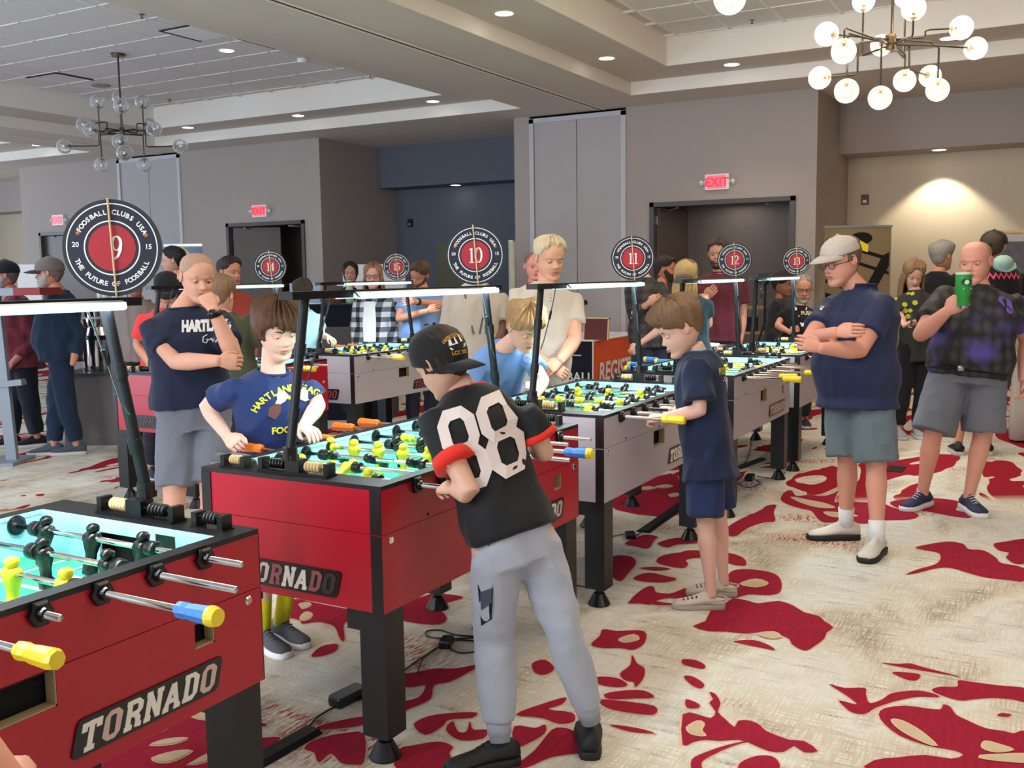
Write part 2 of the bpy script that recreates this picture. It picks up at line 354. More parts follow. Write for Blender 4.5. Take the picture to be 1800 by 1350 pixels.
# ceiling: low soffit z 3.78 around each bay, two stepped trays, lay-in tiles
bays=[(-2.9,4.93,-3,12.0,-2.15,4.2,-2.2,11.3),(6.55,13.6,-3,12.1,7.38,12.86,-2.2,11.44),(15.03,24.2,-3,11.95,15.8,23.4,-2.2,11.2)]
mb=MB(); fas=MB(); mid=MB()
edges=[-6]; 
for b0,b1,a0,a1,*_ in bays: edges+=[b0,b1]
edges.append(26)
for i in range(0,len(edges),2): mb.box((-5,edges[i],ZS),(15.1,edges[i+1],ZS+.06))
for b0,b1,a0,a1,c0,c1,d0,d1 in bays:
    mb.box((-5,b0,ZS),(a0,b1,ZS+.06)).box((a1,b0,ZS),(15.1,b1,ZS+.06))
    fas.box((a1-.006,b0-.02,ZS+.002),(a1+.02,b1+.02,ZT+.02)).box((a0,b0-.02,ZS+.002),(a1,b0+.006,ZT+.02)).box((a0,b1-.006,ZS+.002),(a1,b1+.02,ZT+.02))
    mid.box((a0,b0,ZT),(a1,c0,ZT+.04)).box((a0,c1,ZT),(a1,b1,ZT+.04)).box((a0,c0,ZT),(d0,c1,ZT+.04)).box((d1,c0,ZT),(a1,c1,ZT+.04))
    fas.box((d1-.006,c0-.02,ZT+.002),(d1+.02,c1+.02,ZC+.05)).box((d0,c0-.02,ZT+.002),(d1,c0+.006,ZC+.05)).box((d0,c1-.006,ZT+.002),(d1,c1+.02,ZC+.05))
ceil=struct(mb.build('ceiling',M_soff)); mid.build('upper_soffit',M_soff,ceil); fas.build('cove_fascia',M_fascia,ceil)
tile=MB(); h=.3
tile.loft([[( -h,-h,0.012),(h,-h,.012),(h,h,.012),(-h,h,.012)],[(-h,-h,0),(h,-h,0),(h,h,0),(-h,h,0)]]); tm=tile.mesh('ceiling_tile',M_tile)
vent_tiles=set()
cnt=0
for bi,(b0,b1,a0,a1,c0,c1,d0,d1) in enumerate(bays):
    g=.61; back=MB()
    back.box((d0,c0,ZC+.02),(d1,c1,ZC+.06)).build('ceiling_deck',M_soff,ceil)
    gr=MB(); amin=4.2 if bi<2 else 6.5
    ys=[]; y=(12.8 if bi==1 else 4.05 if bi==0 else 23.3)
    while y>c0-g: ys.append(y); y-=g
    xs=[]; x=8.18-g*6
    while x<d1+g: xs.append(x); x+=g
    for y in ys:
        if c0<y<c1: gr.box((d0,y-.012,ZC-.004),(d1,y+.012,ZC+.02))
    for x in xs:
        if x<d1: gr.box((x-.012,c0,ZC-.004),(x+.012,c1,ZC+.02))
    gr.build('ceiling_grid',M_grid,ceil)
    if bi<2:
        for x in xs:
            if x+g/2<amin or x+g>d1+.25: continue
            for y in ys:
                if y-g<c0-.3 or cnt>=300: continue
                if bi==0 and (x<6.0 or y<-.3): continue
                o=link('ceiling_tile',tm,ceil); o.location=(x+g/2,y-g/2,ZC+.0015*((cnt*7)%3)); cnt+=1
# movable-wall tracks
for i,b in enumerate((5.68,14.3)):
    tr=struct(MB().box((-5,b-.045,ZS-.012),(K,b-.02,ZS-.0005)).box((-5,b+.02,ZS-.012),(K,b+.045,ZS-.0005)).build('trim_%d'%(i+1),M_fascia)); MB().box((-5,b-.02,ZS-.0075),(K,b+.02,ZS-.0005)).build('track_slot',M_darkgap,tr)
# baseboards
slab('baseboard_back',[((K-.015,2.79,0),(K,3.04,.12)),((K-.015,4.98,0),(K,5.33,.12)),((K-.015,6.81,0),(K,7.06,.12)),((K-.015,10.65,0),(K,11.0,.12)),((K-.015,12.74,0),(K,13.8,.12)),((K-.015,15.42,0),(K,15.95,.12))],M_frame)
slab('baseboard_right',[((14.785,-6,0),(14.8,2.79,.12))],M_frame)
slab('baseboard_left',[((14.855,18.26,0),(14.87,26,.12)),((14.855,7.06,0),(14.87,10.65,.12))],M_frame)
# ceiling fittings
def downlight(p,z,lab,on=True,grp='round recessed downlights in the ceiling',pw=0,col=(1,.9,.76),sz=1.9,blend=.6,tilt=None):
    t=empty('downlight',lab,'ceiling light',(p[0],p[1],z),0,grp)
    MB().lathe((0,0,0),[(.085,-.006),(.1,-.006),(.105,-.001),(.085,-.001),(.085,-.006)],20,'z',False).build('trim_ring',M_lampw,t)
    MB().lathe((0,0,0),[(.001,-.004),(.084,-.004),(.084,-.0005),(.001,-.0005)],20).build('lens',M_dl if on else mat('dim_lens',(214,210,204),.5,emit=.5),t)
    if pw: light('SPOT',(p[0],p[1],z-.03),pw,col,.06,tilt or (0,0,0),spot_size=sz,spot_blend=blend)
DLs=[((8.24,4.63),ZT,'round recessed downlight over the near end of the movable wall track'),((10.52,4.61),ZT,'round recessed downlight near the inner tray corner'),((11.62,3.52),ZT,'round recessed downlight above the wall with the red exit sign'),((11.57,1.2),ZT,'round recessed downlight behind the lit globe chandelier'),
((9.07,8.9),ZC,'recessed downlight in the tiles right of the dark vents'),((11.68,10.09),ZT,'small downlight above the dark middle alcove, leftmost of its two'),((11.77,7.76),ZT,'small downlight above the dark middle alcove, near its right corner'),((11.62,12.31),ZT,'small downlight right of the unlit chandelier'),((11.64,16.05),ZT,'downlight in the far left bay'),((14.39,1.565),3.11,'downlight in the low soffit over the bright cream wall'),((14.6,9.2),3.08,'tiny downlight under the alcove bulkhead')]
for (p,z,lab),pw in zip(DLs,[60,60,50,60,25,12,14,12,40,0,0]): downlight(p,z,lab,True,None,pw,(1,.88,.72) if p[1]<5 else (.95,.95,1))
for a in (3.2,5.8): light('SPOT',(a,4.63,ZT-.03),70,(1,.88,.72),.06,spot_size=1.9,spot_blend=.6)
for a in (1.0,3.6,6.2,8.8): light('SPOT',(a,-2.5,ZT-.03),80,(1,.88,.72),.06,spot_size=1.9,spot_blend=.6)
# wall-washing lamp over the cream wall at right and at far left
light('SPOT',(14.47,1.56,3.05),105,(1,.86,.66),.03,(0,-.0,0),spot_size=1.75,spot_blend=.35)
light('SPOT',(14.47,18.85,3.05),100,(1,.86,.66),.03,(0,0,0),spot_size=1.7,spot_blend=.4)
downlight((14.5,18.85),3.1,'downlight over the lit wall at the far left')
# slot vents, speaker, sprinklers, detectors in the middle bay
def slotvent(x,y,lab):
    t=MB().box((x,y-.61,ZC-.012),(x+.61,y-.575,ZC-.004)).box((x,y-.61,ZC-.012),(x+.035,y,ZC-.004)).build('ceiling_vent',M_darkgap); tag(t,lab,'air vent'); 
slotvent(8.79,12.28,'black slot air vent left of the unlit chandelier')
for x,y,lab in ((8.25,8.5,'square air diffuser in the tiles, nearer of the two right of the unlit chandelier'),(9.0,8.05,'square air diffuser in the tiles, beside the beam edge')):
    t=empty('air_diffuser',lab,'air vent',(x,y,ZC-.004))
    MB().loft([[(-.29,-.29,0),(.29,-.29,0),(.29,.29,0),(-.29,.29,0)],[(-.25,-.25,-.012),(.25,-.25,-.012),(.25,.25,-.012),(-.25,.25,-.012)]]).build('diffuser_plate',M_grid,t)
    MB().box((-.3,.27,-.01),(.3,.3,-.003)).box((-.3,-.3,-.01),(-.27,.3,-.003)).build('shadow_gap',M_darkgap,t)
tag(MB().lathe((9.72,11.95,ZC),[(.001,-.01),(.12,-.01),(.13,-.002),(.001,-.001)],24).build('ceiling_speaker',mat('speaker_grille',(150,148,150),.7)),'round ceiling speaker grille left of the chandelier stem','speaker')
for p,lab in (((9.9,8.45),'white round smoke detector in the middle bay ceiling'),((8.0,12.4),'white smoke detector at the far left of the tiled ceiling')):
    tag(MB().lathe((p[0],p[1],ZC),[(.001,-.05),(.05,-.05),(.065,-.02),(.065,-.002),(.001,-.001)],20).build('smoke_detector',M_lampw),lab,'smoke detector')
for (p,lab) in ((atz(249,25,ZC),'small brass sprinkler head near the ceiling beam, upper left'),(atz(298,175,ZC),'small sprinkler head right of the chandelier globes'),(atz(1322,35,ZC),'small sprinkler head above the red exit sign'),(atz(651,130,ZC),'small sprinkler head over the middle alcove')):
    tag(MB().lathe((p.x,p.y,ZC),[(.03,-.004),(.03,-.001),(.008,-.001),(.008,-.035),(.02,-.037),(.02,-.042),(.001,-.043)],12).build('sprinkler',mat('dull_brass',(120,100,70),.4,metal=.7)),lab,'sprinkler')
# exit signs
def exit_sign(u,v,a,lab,w_=.32,h_=.2):
    c=ata(u,v,a); t=empty('exit_sign',lab,'exit sign',(a,c.y,c.z))
    MB().box((-.05,-w_/2,-h_/2),(0,w_/2,h_/2)).build('housing',M_lampw,t)
    MB().box((-.056,-w_/2+.035,-h_/2+.02),(-.05,w_/2-.035,h_/2-.02)).build('face_panel',mat('exit_face',(236,110,120),.4,emit=.75,ecol=(240,70,90)),t)
    q=MB(); text_to(q,'EXIT',lambda x,y,z:(-.0575-z,-x,y-.055),.155,.02); q.build('lettering',mat('exit_red',(230,30,52),.4,emit=1.3,ecol=(235,24,50)),t)
    for s in (-1,1): MB().cyl((-.03,s*(w_/2),0),(-.03,s*(w_/2+.05),.0),.008,8).cyl((-.05,s*(w_/2+.05),.01),(-.02,s*(w_/2+.05),-.01),.022,12,.03).build('emergency_lamp',M_lampw,t)
exit_sign(1262,320,K,'red exit sign over the wide double doorway right of centre'); exit_sign(459,371,K,'red exit sign over the dark doorway left of centre'); exit_sign(105,387,K,'red exit sign beside the number 9 sign')
# wall devices
for u,v,a,lab,cc in ((1521,351,14.8,'small dark red fire alarm strobe on the cream wall',(96,50,46)),(722,392,14.87,'small black wall switch in the dark alcove',(20,18,18))):
    c=ata(u,v,a); t=empty('wall_device',lab,'wall device',tuple(c))
    MB().box((-.035,-.05,-.07),(0,.05,.07)).build('housing',mat('dev_%d'%cc[0],cc,.5),t); MB().box((-.045,-.025,-.045),(-.035,.025,-.005)).build('lens',M_lampw if cc[0]>50 else M_alu,t)
# chandeliers
M_brass=mat('aged_brass',(120,104,74),.3,metal=.9); M_rod=mat('bronze_rod',(74,68,62),.35,metal=.8)
def glassm():
    M=bpy.data.materials.new('clear_globe_glass'); M.use_nodes=True; N=M.node_tree.nodes; L=M.node_tree.links
    for n in list(N):
        if n.type!='OUTPUT_MATERIAL': N.remove(n)
    out=[n for n in N if n.type=='OUTPUT_MATERIAL'][0]
    tr=N.new('ShaderNodeBsdfTransparent'); tr.inputs[0].default_value=(1,1,1,1); gl=N.new('ShaderNodeBsdfGlossy'); gl.inputs['Roughness'].default_value=.04
    fr=N.new('ShaderNodeLayerWeight'); fr.inputs[0].default_value=.3
    nz=N.new('ShaderNodeTexNoise'); nz.inputs['Scale'].default_value=26; bp=N.new('ShaderNodeBump'); bp.inputs['Strength'].default_value=.5; bp.inputs['Distance'].default_value=.02
    tc=N.new('ShaderNodeTexCoord'); L.new(tc.outputs['Object'],nz.inputs[0]); L.new(nz.outputs[0],bp.inputs['Height']); L.new(bp.outputs[0],gl.inputs['Normal']); L.new(bp.outputs[0],fr.inputs['Normal'])
    mx=N.new('ShaderNodeMixShader'); L.new(fr.outputs['Fresnel'],mx.inputs[0]); L.new(tr.outputs[0],mx.inputs[1]); L.new(gl.outputs[0],mx.inputs[2]); df=N.new('ShaderNodeBsdfDiffuse'); df.inputs[0].default_value=(.95,.97,1,1); m3=N.new('ShaderNodeMixShader'); lw=N.new('ShaderNodeLayerWeight'); lw.inputs[0].default_value=.35; pw_=N.new('ShaderNodeMath'); pw_.operation='MULTIPLY'; pw_.inputs[1].default_value=.55; L.new(lw.outputs['Facing'],pw_.inputs[0]); L.new(pw_.outputs[0],m3.inputs[0]); L.new(mx.outputs[0],m3.inputs[1]); L.new(df.outputs[0],m3.inputs[2]); L.new(m3.outputs[0],out.inputs[0]); return M
M_glass=glassm()
M_glassl=M_glass.copy(); M_glassl.name='lit_globe_glass'
_N=M_glassl.node_tree.nodes; _L=M_glassl.node_tree.links; _o=[n for n in _N if n.type=='OUTPUT_MATERIAL'][0]; _m=_o.inputs[0].links[0].from_node
_e=_N.new('ShaderNodeEmission'); _e.inputs[0].default_value=(1,.8,.58,1); _e.inputs[1].default_value=.2; _a=_N.new('ShaderNodeAddShader'); _L.new(_m.outputs[0],_a.inputs[0]); _L.new(_e.outputs[0],_a.inputs[1]); _L.new(_a.outputs[0],_o.inputs[0])
M_bulb=mat('lit_bulb',(255,236,200),.4,emit=26,ecol=(255,226,176)); M_bulb0=mat('unlit_bulb',(205,205,200),.2)
def chandelier(lab,hub,globes,lit,top):
    t=empty('globe_chandelier',lab,'chandelier',tuple(hub)); H=Vector(hub)
    MB().lathe((0,0,top-H.z),[(.001,-.03),(.08,-.03),(.09,-.01),(.09,0),(.001,0)],20).build('canopy',M_brass,t)
    MB().cyl((0,0,.02),(0,0,top-H.z-.03),.011,10).build('stem',M_rod,t)
    MB().lathe((0,0,0),[(.001,-.06),(.03,-.06),(.035,-.04),(.035,.04),(.03,.06),(.001,.06)],16).build('hub',M_brass,t)
    for kind,p in globes:
        g=p-H; hz=(-.02 if kind=='v' else .02)
        xy=Vector((g.x,g.y,0)); L_=xy.length
        if kind=='v':
            s=1 if g.z>0 else -1
            pts=[(0,0,hz),(g.x*.97,g.y*.97,hz),(g.x,g.y,hz+.02*s),(g.x,g.y,g.z-.085*s)]; ax=Vector((0,0,s))
        else:
            k=max(.25,L_-.42)/max(L_,.01); d=xy.normalized() if L_>.01 else Vector((1,0,0)); c=Vector((g.x*k,g.y*k,0))
            pts=[(0,0,hz),(c.x*.95,c.y*.95,hz),(c.x,c.y,hz+.02*(1 if g.z>0 else -1)),(c.x,c.y,g.z-.01*(1 if g.z>0 else -1)),(c.x+d.x*.03,c.y+d.y*.03,g.z),tuple(g-d*.085)]; ax=d
        MB().tube(pts,.008,8).build('arm',M_rod,t)
        a0=g-ax*.085
        MB().tube([a0,a0+ax*.012,a0+ax*.02,a0+ax*.03],[.012,.026,.03,.02],14).tube([a0+ax*.02,a0+ax*.055],.013,10).build('lamp_socket',M_brass,t)
        gl=MB().sph(g,.09,24,16).build('glass_globe',M_glassl if lit else M_glass,t,smooth=True); 
        MB().sph(g+ax*.005,.036 if lit else .022,12,8,(1,1,1)).build('bulb',M_bulb if lit else M_bulb0,t,smooth=True)
        if lit: light('POINT',tuple(H+g),11,(1,.85,.66),.04)
    return t
def gset(px,D0,spread):
    out=[]
    for i,(k,u,v,dd) in enumerate(px): out.append((k,at(u,v,D0+dd)))
    return out
hR=(8.52,1.30,3.335); DR=float((np.array(hR)-CC)@CF)
R_px=[('h',1453,60,-.2),('v',1483,90,-.55),('h',1441,137,.25),('v',1488,160,-.35),('v',1547,172,-.15),('v',1590,142,.4),('h',1635,134,.55),('v',1648,158,.1),('h',1690,49,-.1),('h',1715,85,.25),('v',1606,15,-.3),('v',1518,2,.35),('h',1549,80,.75),('v',1592,-6,.45)]
chandelier('lit chandelier of clear glass globes at the upper right',hR,gset(R_px,DR,1),True,ZC)
hL=(8.515,10.136,3.335); DL=float((np.array(hL)-CC)@CF)
L_px=[('v',172,179,0),('v',210,172,.35),('v',213,186,-.35),('v',250,179,.1),('h',147,219,.3),('h',160,228,-.4),('h',262,220,.4),('h',271,227,-.3),('h',113,257,0),('h',211,249,-.5),('h',219,269,-.65),('h',317,257,0),('v',179.5,290,-.1),('v',254,290,.1)]
chandelier('unlit chandelier of clear glass globes at the upper left',hL,gset(L_px,DL,1),False,ZC)
hN=tuple(at(1345,-55,5.6)); DN=float((np.array(hN)-CC)@CF)
N_px=[('v',1283,-3,0),('h',1150,-60,.2),('v',1240,-90,.3),('v',1400,-60,.4),('h',1520,-70,-.2),('v',1330,-150,-.2)]
chandelier('lit chandelier above the frame with one globe showing at the top edge',hN,gset(N_px,DN,1),True,ZC)
# ---------------------------------------------------------------- carpet motifs of the near floor: flat shapes at their real places
M_motif=mat('crimson_pile',(146,30,52),.95,spec=.1,noise_amt=.35,nscale=1.0,stretch=(10,60,1),bump=.3,bscale=120)
M_outl=mat('pale_outline_pile',(204,172,146),.95,spec=.1); M_mot2=mat('cream_pile',(186,168,138),.95,spec=.1,noise_amt=.12,nscale=30)
def smoothp(P,k=3):
    n=len(P); out=[]
    for i in range(n):
        p0,p1,p2,p3=[Vector(P[(i+j-1)%n]) for j in range(4)]
        for s in range(k):
            t=s/k; out.append(.5*((2*p1)+(-p0+p2)*t+(2*p0-5*p1+4*p2-p3)*t*t+(-p0+3*p1-3*p2+p3)*t*t*t))
    return out
MZ=[0]
def motifs(org,items):
    ou,ov,sc=org
    for kind,poly in items:
        P=smoothp(poly,3 if len(poly)<24 else 2); W_=[atz(ou+p.x/sc,ov+p.y/sc,0) for p in P]
        MZ[0]+=1; z=(.0016 if kind=='r' else .0046)+MZ[0]*.00003
        m_=MB(); m_.add([(w.x,w.y,z) for w in W_],[tuple(range(len(W_)))]); me=m_.mesh('carpet_motif',M_motif if kind=='r' else M_mot2)
        if me.polygons[0].normal.z<0: me.flip_normals()
        o=link('carpet_motif',me,FLOOR)
        q=MB(); 
        for k,qd in enumerate(stroke([(w.x,w.y) for w in W_],lambda a,b:.007,True)): q.add([(v.x,v.y,.0006+MZ[0]*.000012 if kind=='r' else .0045) for v in qd],[(0,1,2,3)])
        link('motif_outline',q.mesh('outline',M_outl),o)
FLOOR=[o for o in COL.objects if o.name=='floor'][0]
motifs((1200,750,2.25),[('r',[(388,290),(400,262),(430,252),(450,275),(500,270),(560,275),(610,262),(600,300),(640,290),(700,300),(780,300),(830,320),(900,335),(935,352),(900,368),(800,372),(720,385),(640,378),(560,380),(530,360),(510,335),(470,325),(420,310)]),
('c',[(430,280),(500,293),(560,305),(600,322),(540,322),(470,303)]),('c',[(560,340),(620,342),(690,355),(600,360)]),
('r',[(820,300),(900,285),(1020,285),(1100,300),(1080,330),(1150,345),(1130,362),(1050,352),(960,335),(860,325)]),
('r',[(885,585),(930,565),(1000,545),(1020,520),(1010,500),(960,490),(920,480),(960,468),(1050,455),(1110,465),(1130,485),(1190,490),(1240,520),(1260,540),(1350,560),(1350,612),(1290,608),(1200,598),(1130,580),(1060,560),(1000,562),(930,580)]),
('r',[(1230,465),(1280,455),(1370,448),(1370,530),(1320,545),(1280,520),(1290,500),(1250,490)]),
('r',[(40,790),(90,770),(110,730),(170,700),(200,680),(260,690),(300,700),(380,690),(440,710),(480,735),(540,750),(560,770),(597,795),(570,815),(560,840),(520,870),(490,887),(460,880),(430,860),(420,840),(370,820),(330,812),(250,820),(170,812),(100,810)]),
('r',[(200,850),(280,845),(340,865),(365,885),(320,878),(240,862)]),('c',[(300,822),(360,815),(385,835),(345,840)]),
('r',[(175,600),(200,570),(260,565),(340,575),(380,595),(392,630),(380,660),(330,668),(260,665),(200,680),(170,660)]),('c',[(230,625),(290,605),(335,622),(290,638)]),
('r',[(185,410),(240,380),(260,350),(300,340),(330,315),(370,310),(360,340),(365,375),(320,380),(260,400),(210,432)]),
('r',[(0,495),(60,490),(110,500),(180,500),(240,520),(250,550),(200,545),(120,530),(60,520),(0,525)]),
('r',[(775,1140),(800,1115),(880,1105),(960,1115),(1020,1120),(1030,1100),(1060,1110),(1080,1140),(1130,1165),(1200,1195),(1270,1205),(1310,1215),(1370,1210),(1370,1370),(760,1370),(755,1322),(850,1310),(960,1300),(1060,1315),(1110,1300),(1070,1282),(1000,1270),(940,1255),(860,1225),(800,1180)]),
('c',[(830,1165),(870,1170),(940,1210),(1000,1265),(930,1240),(860,1200)]),('c',[(1200,1250),(1250,1262),(1300,1280),(1240,1290),(1190,1275)]),('c',[(1180,1308),(1370,1300),(1370,1330),(1230,1322)]),
('r',[(580,1020),(640,1035),(720,1035),(725,1060),(740,1095),(790,1080),(830,1055),(930,1045),(1000,1060),(1010,1072),(930,1070),(850,1085),(800,1100),(760,1115),(720,1138),(670,1132),(640,1110),(620,1085),(690,1100),(640,1060)]),
('r',[(985,1045),(1020,1030),(1085,1030),(1090,1005),(1150,1012),(1250,1025),(1370,1040),(1370,1092),(1300,1080),(1220,1075),(1150,1080),(1100,1085),(1040,1070)]),
('r',[(785,935),(850,940),(900,938),(960,955),(1095,990),(1000,975),(920,962),(850,950)]),('r',[(828,972),(935,980),(925,1005),(880,1000)]),
('r',[(0,1140),(60,1140),(110,1155),(130,1130),(105,1095),(120,1080),(105,1052),(130,1060),(150,1095),(140,1130),(170,1160),(205,1190),(220,1165),(270,1165),(310,1185),(330,1205),(420,1240),(480,1245),(535,1285),(480,1290),(440,1265),(400,1288),(340,1285),(280,1260),(220,1240),(150,1245),(90,1240),(40,1250),(0,1260)]),
('c',[(20,1195),(60,1170),(80,1180),(70,1205),(85,1225),(40,1220)]),
('r',[(40,1370),(35,1320),(90,1290),(180,1260),(260,1245),(190,1268),(120,1300),(75,1330),(80,1370)]),('r',[(230,1330),(290,1305),(350,1305),(380,1330),(370,1360),(230,1360)]),
('r',[(5,990),(40,990),(85,1020),(70,1038),(30,1020)]),('r',[(15,1080),(65,1100),(60,1115),(15,1112)]),('r',[(0,922),(50,925),(88,945),(80,960),(30,950),(0,940)]),
('r',[(1260,1135),(1300,1140),(1285,1150),(1245,1145)])])
motifs((700,540,1.667),[('r',[(565,990),(590,965),(600,945),(640,950),(720,950),(722,985),(690,1005),(650,1000),(600,1000)]),('c',[(650,975),(690,962),(702,976),(665,985)]),
('r',[(393,1045),(430,1035),(458,1060),(430,1078),(400,1072)]),('r',[(650,1075),(680,1050),(685,1020),(700,1045),(722,1060),(718,1090),(695,1115),(690,1100),(665,1095)]),('r',[(580,1085),(640,1088),(672,1108),(640,1115),(585,1105)]),
('r',[(605,1135),(660,1125),(720,1125),(750,1145),(690,1148),(620,1150)]),('r',[(590,1152),(650,1155),(750,1170),(750,1195),(680,1190),(610,1175)]),('r',[(620,1225),(700,1235),(750,1250),(680,1245)]),
('r',[(345,1195),(420,1165),(490,1145),(480,1165),(440,1180),(510,1190),(515,1215),(470,1222),(420,1205)]),('r',[(400,1300),(450,1240),(490,1235),(520,1245),(560,1250),(560,1300),(450,1320),(380,1350),(340,1350)]),
('r',[(340,1230),(400,1235),(430,1225),(430,1250),(380,1280),(340,1290)]),('r',[(5,1080),(60,1070),(110,1060),(170,1060),(240,1048),(200,1075),(150,1100),(105,1110),(95,1150),(40,1175),(10,1185),(10,1160),(60,1145),(80,1110),(40,1115),(5,1110)]),
('r',[(45,1225),(90,1200),(170,1190),(230,1190),(215,1205),(150,1210),(130,1230),(80,1255)]),('r',[(140,1240),(160,1215),(175,1245),(200,1245),(210,1215),(220,1240),(260,1240),(250,1265),(180,1270)]),
('r',[(0,1300),(50,1285),(120,1275),(160,1290),(150,1310),(155,1360),(0,1360)]),('r',[(680,860),(720,825),(750,822),(750,870),(700,868)]),('r',[(0,870),(70,850),(110,840),(190,850),(150,865),(90,880),(130,895),(140,920),(100,932),(0,915)])])
motifs((880,600,2.7),[('r',[(525,760),(560,735),(640,690),(720,650),(840,640),(850,820),(700,828),(590,810),(540,795)]),('c',[(665,700),(700,690),(740,698),(690,708)]),('c',[(740,690),(790,682),(815,692),(770,700)]),('c',[(800,730),(835,722),(845,735),(815,742)]),
('r',[(605,1245),(640,1215),(680,1175),(720,1190),(800,1200),(860,1180),(880,1175),(900,1200),(940,1205),(870,1225),(800,1220),(740,1235),(820,1248),(760,1255),(680,1245)]),('r',[(630,1125),(700,1100),(780,1115),(835,1130),(780,1145),(680,1142)]),
('r',[(740,1040),(780,1015),(900,1000),(940,1015),(880,1040),(890,1060),(860,1078),(760,1060)]),('r',[(525,1030),(580,1018),(630,1030),(640,1060),(600,1110),(570,1140),(530,1115)]),('r',[(590,960),(680,920),(745,930),(730,945),(700,985),(640,975)]),
('r',[(745,960),(830,935),(920,945),(930,960),(840,965),(790,980)]),('r',[(1080,1010),(1130,1020),(1165,1060),(1120,1065),(1080,1050)]),('r',[(1060,900),(1130,850),(1200,820),(1269,790),(1269,850),(1170,880),(1130,920),(1090,925)]),('r',[(660,1078),(740,1072),(805,1082),(740,1090)])])
motifs((440,1040,4.355),[('r',[(270,100),(350,60),(500,90),(700,130),(845,155),(845,195),(760,225),(715,260),(722,370),(690,372),(650,280),(600,250),(510,235),(400,250),(380,225),(330,210),(270,190)]),('c',[(380,100),(440,90),(458,110),(410,135)]),('c',[(390,200),(430,162),(468,180),(450,215),(400,228)]),
('r',[(465,500),(540,425),(660,405),(665,440),(620,475),(540,498)]),('r',[(500,1060),(540,1030),(700,990),(871,965),(871,1020),(760,1045),(600,1060)]),
('r',[(415,1200),(470,1150),(600,1110),(720,1090),(871,1095),(871,1310),(800,1330),(700,1320),(640,1260),(600,1250),(540,1310),(510,1300),(490,1240),(430,1220)]),('r',[(40,1000),(90,1010),(130,1025),(60,1048),(40,1040)]),('r',[(40,1140),(220,1120),(200,1160),(60,1250),(40,1240)])])
motifs((0,830,2.596),[('r',[(440,1370),(480,1290),(640,1230),(760,1180),(960,1070),(990,1370)]),('c',[(690,1250),(760,1225),(850,1220),(790,1245)]),('c',[(700,1310),(800,1280),(870,1280),(800,1320),(740,1330)]),('c',[(870,1340),(955,1290),(955,1320)]),('c',[(870,1105),(950,1080),(955,1130),(900,1128)])])
# ================================================================ FOOSBALL TABLES
TL,TW,TH,TB=1.42,.764,.914,.5056
RX=[-.5195+.1485*i for i in range(8)]; TEAM=[0,0,1,0,1,0,1,1]; NMEN=[3,2,3,5,5,3,2,3]; SP={3:.19,2:.24,5:.118}
def man_mesh(m,name):
    b=MB()
    b.lathe((0,0,0),[(.001,.010),(.009,.011),(.010,.016),(.0155,.019),(.0175,.026),(.0165,.033),(.010,.039),(.001,.041)],12)
    b.cyl((0,-.02,0),(0,.02,0),.0165,14)
    b.loft([[Vector((x*a,y*c,z)) for x,y in ((-1,-1),(1,-1),(1,1),(-1,1))] for a,c,z in ((.012,.017,.014),(.016,.02,.004),(.014,.017,-.015),(.009,.012,-.04),(.009,.011,-.062),(.014,.0125,-.068),(.015,.0125,-.092),(.012,.012,-.094))])
    return b.mesh(name,m,True)
MEN=[man_mesh(M_yellow,'yellow_man'),man_mesh(M_blackp,'black_man')]
bump_m=MB().lathe((0,0,0),[(.009,-.016),(.019,-.016),(.021,-.012),(.021,.012),(.019,.016),(.009,.016)],14,'y').mesh('bumper',M_blackp,True)
def hexm():
    b=MB(); ring=lambda r,y,n=6:[Vector((r*math.cos(2*PI*k/n),y,r*math.sin(2*PI*k/n))) for k in range(n)]
    b.loft([ring(.029,0),ring(.029,-.012),ring(.024,-.016)]); b.lathe((0,0,0),[(.009,-.027),(.014,-.027),(.017,-.014),(.009,-.014)],14,'y'); return b.mesh('bearing',M_blackp)
BEAR=hexm()
disc_m=MB().lathe((0,0,0),[(.008,0),(.028,0),(.028,.005),(.02,.009),(.008,.009)],18,'y').mesh('inner_bearing',M_blackp)
def handle_mesh(m,endm=None):
    b=MB(); n=8
    prof=[(.012,0),(.0155,.006),(.0165,.02),(.0145,.034),(.0165,.05),(.0175,.075),(.0185,.1),(.0155,.112),(.001,.1125)]
    rings=[[Vector(((r if k%2==0 else r*.93)*math.cos(2*PI*k/16),-y,(r if k%2==0 else r*.93)*math.sin(2*PI*k/16))) for k in range(16)] for r,y in [(q*1.14,y_) for q,y_ in prof]]
    b.loft(rings); 
    if endm: b.cur=1; b.lathe((0,0,0),[(.0215,-.092),(.022,-.1),(.0185,-.1145),(.001,-.1145)],16,'y')
    b.cur=1 if endm else 0
    return b.mesh('handle',[m,endm] if endm else m)
HND={'y':handle_mesh(M_yellow),'b':handle_mesh(M_bluep,M_yellow),'o':handle_mesh(M_orange),'w':handle_mesh(mat('white_wrap',(225,225,220),.5))}
M_gap=mat('seam_shadow',(20,10,12),.8); M_hole=mat('dark_opening',(6,6,8),.9); M_plyedge=mat('plywood_edge',(170,148,110),.7)
M_logop=[mat('letter_tint_%d'%i,c,.35,metal=.2) for i,c in enumerate([(232,228,222),(206,178,176),(150,84,88),(60,48,48)])]  # pinkish tones put a reflection into the letter colour; the last is plain dark
def panel(mb,x0,x1,z0,z1,f,holes=()):
    xs=sorted({x0,x1,*[h[0] for h in holes],*[h[1] for h in holes]}); zs=sorted({z0,z1,*[h[2] for h in holes],*[h[3] for h in holes]})
    xs=[x for x in xs if x0<=x<=x1]; zs=[z for z in zs if z0<=z<=z1]
    for i in range(len(xs)-1):
        for j in range(len(zs)-1):
            cx,cz=(xs[i]+xs[i+1])/2,(zs[j]+zs[j+1])/2
            if any(h[0]<cx<h[1] and h[2]<cz<h[3] for h in holes): continue
            f(mb,xs[i],xs[i+1],zs[j],zs[j+1])
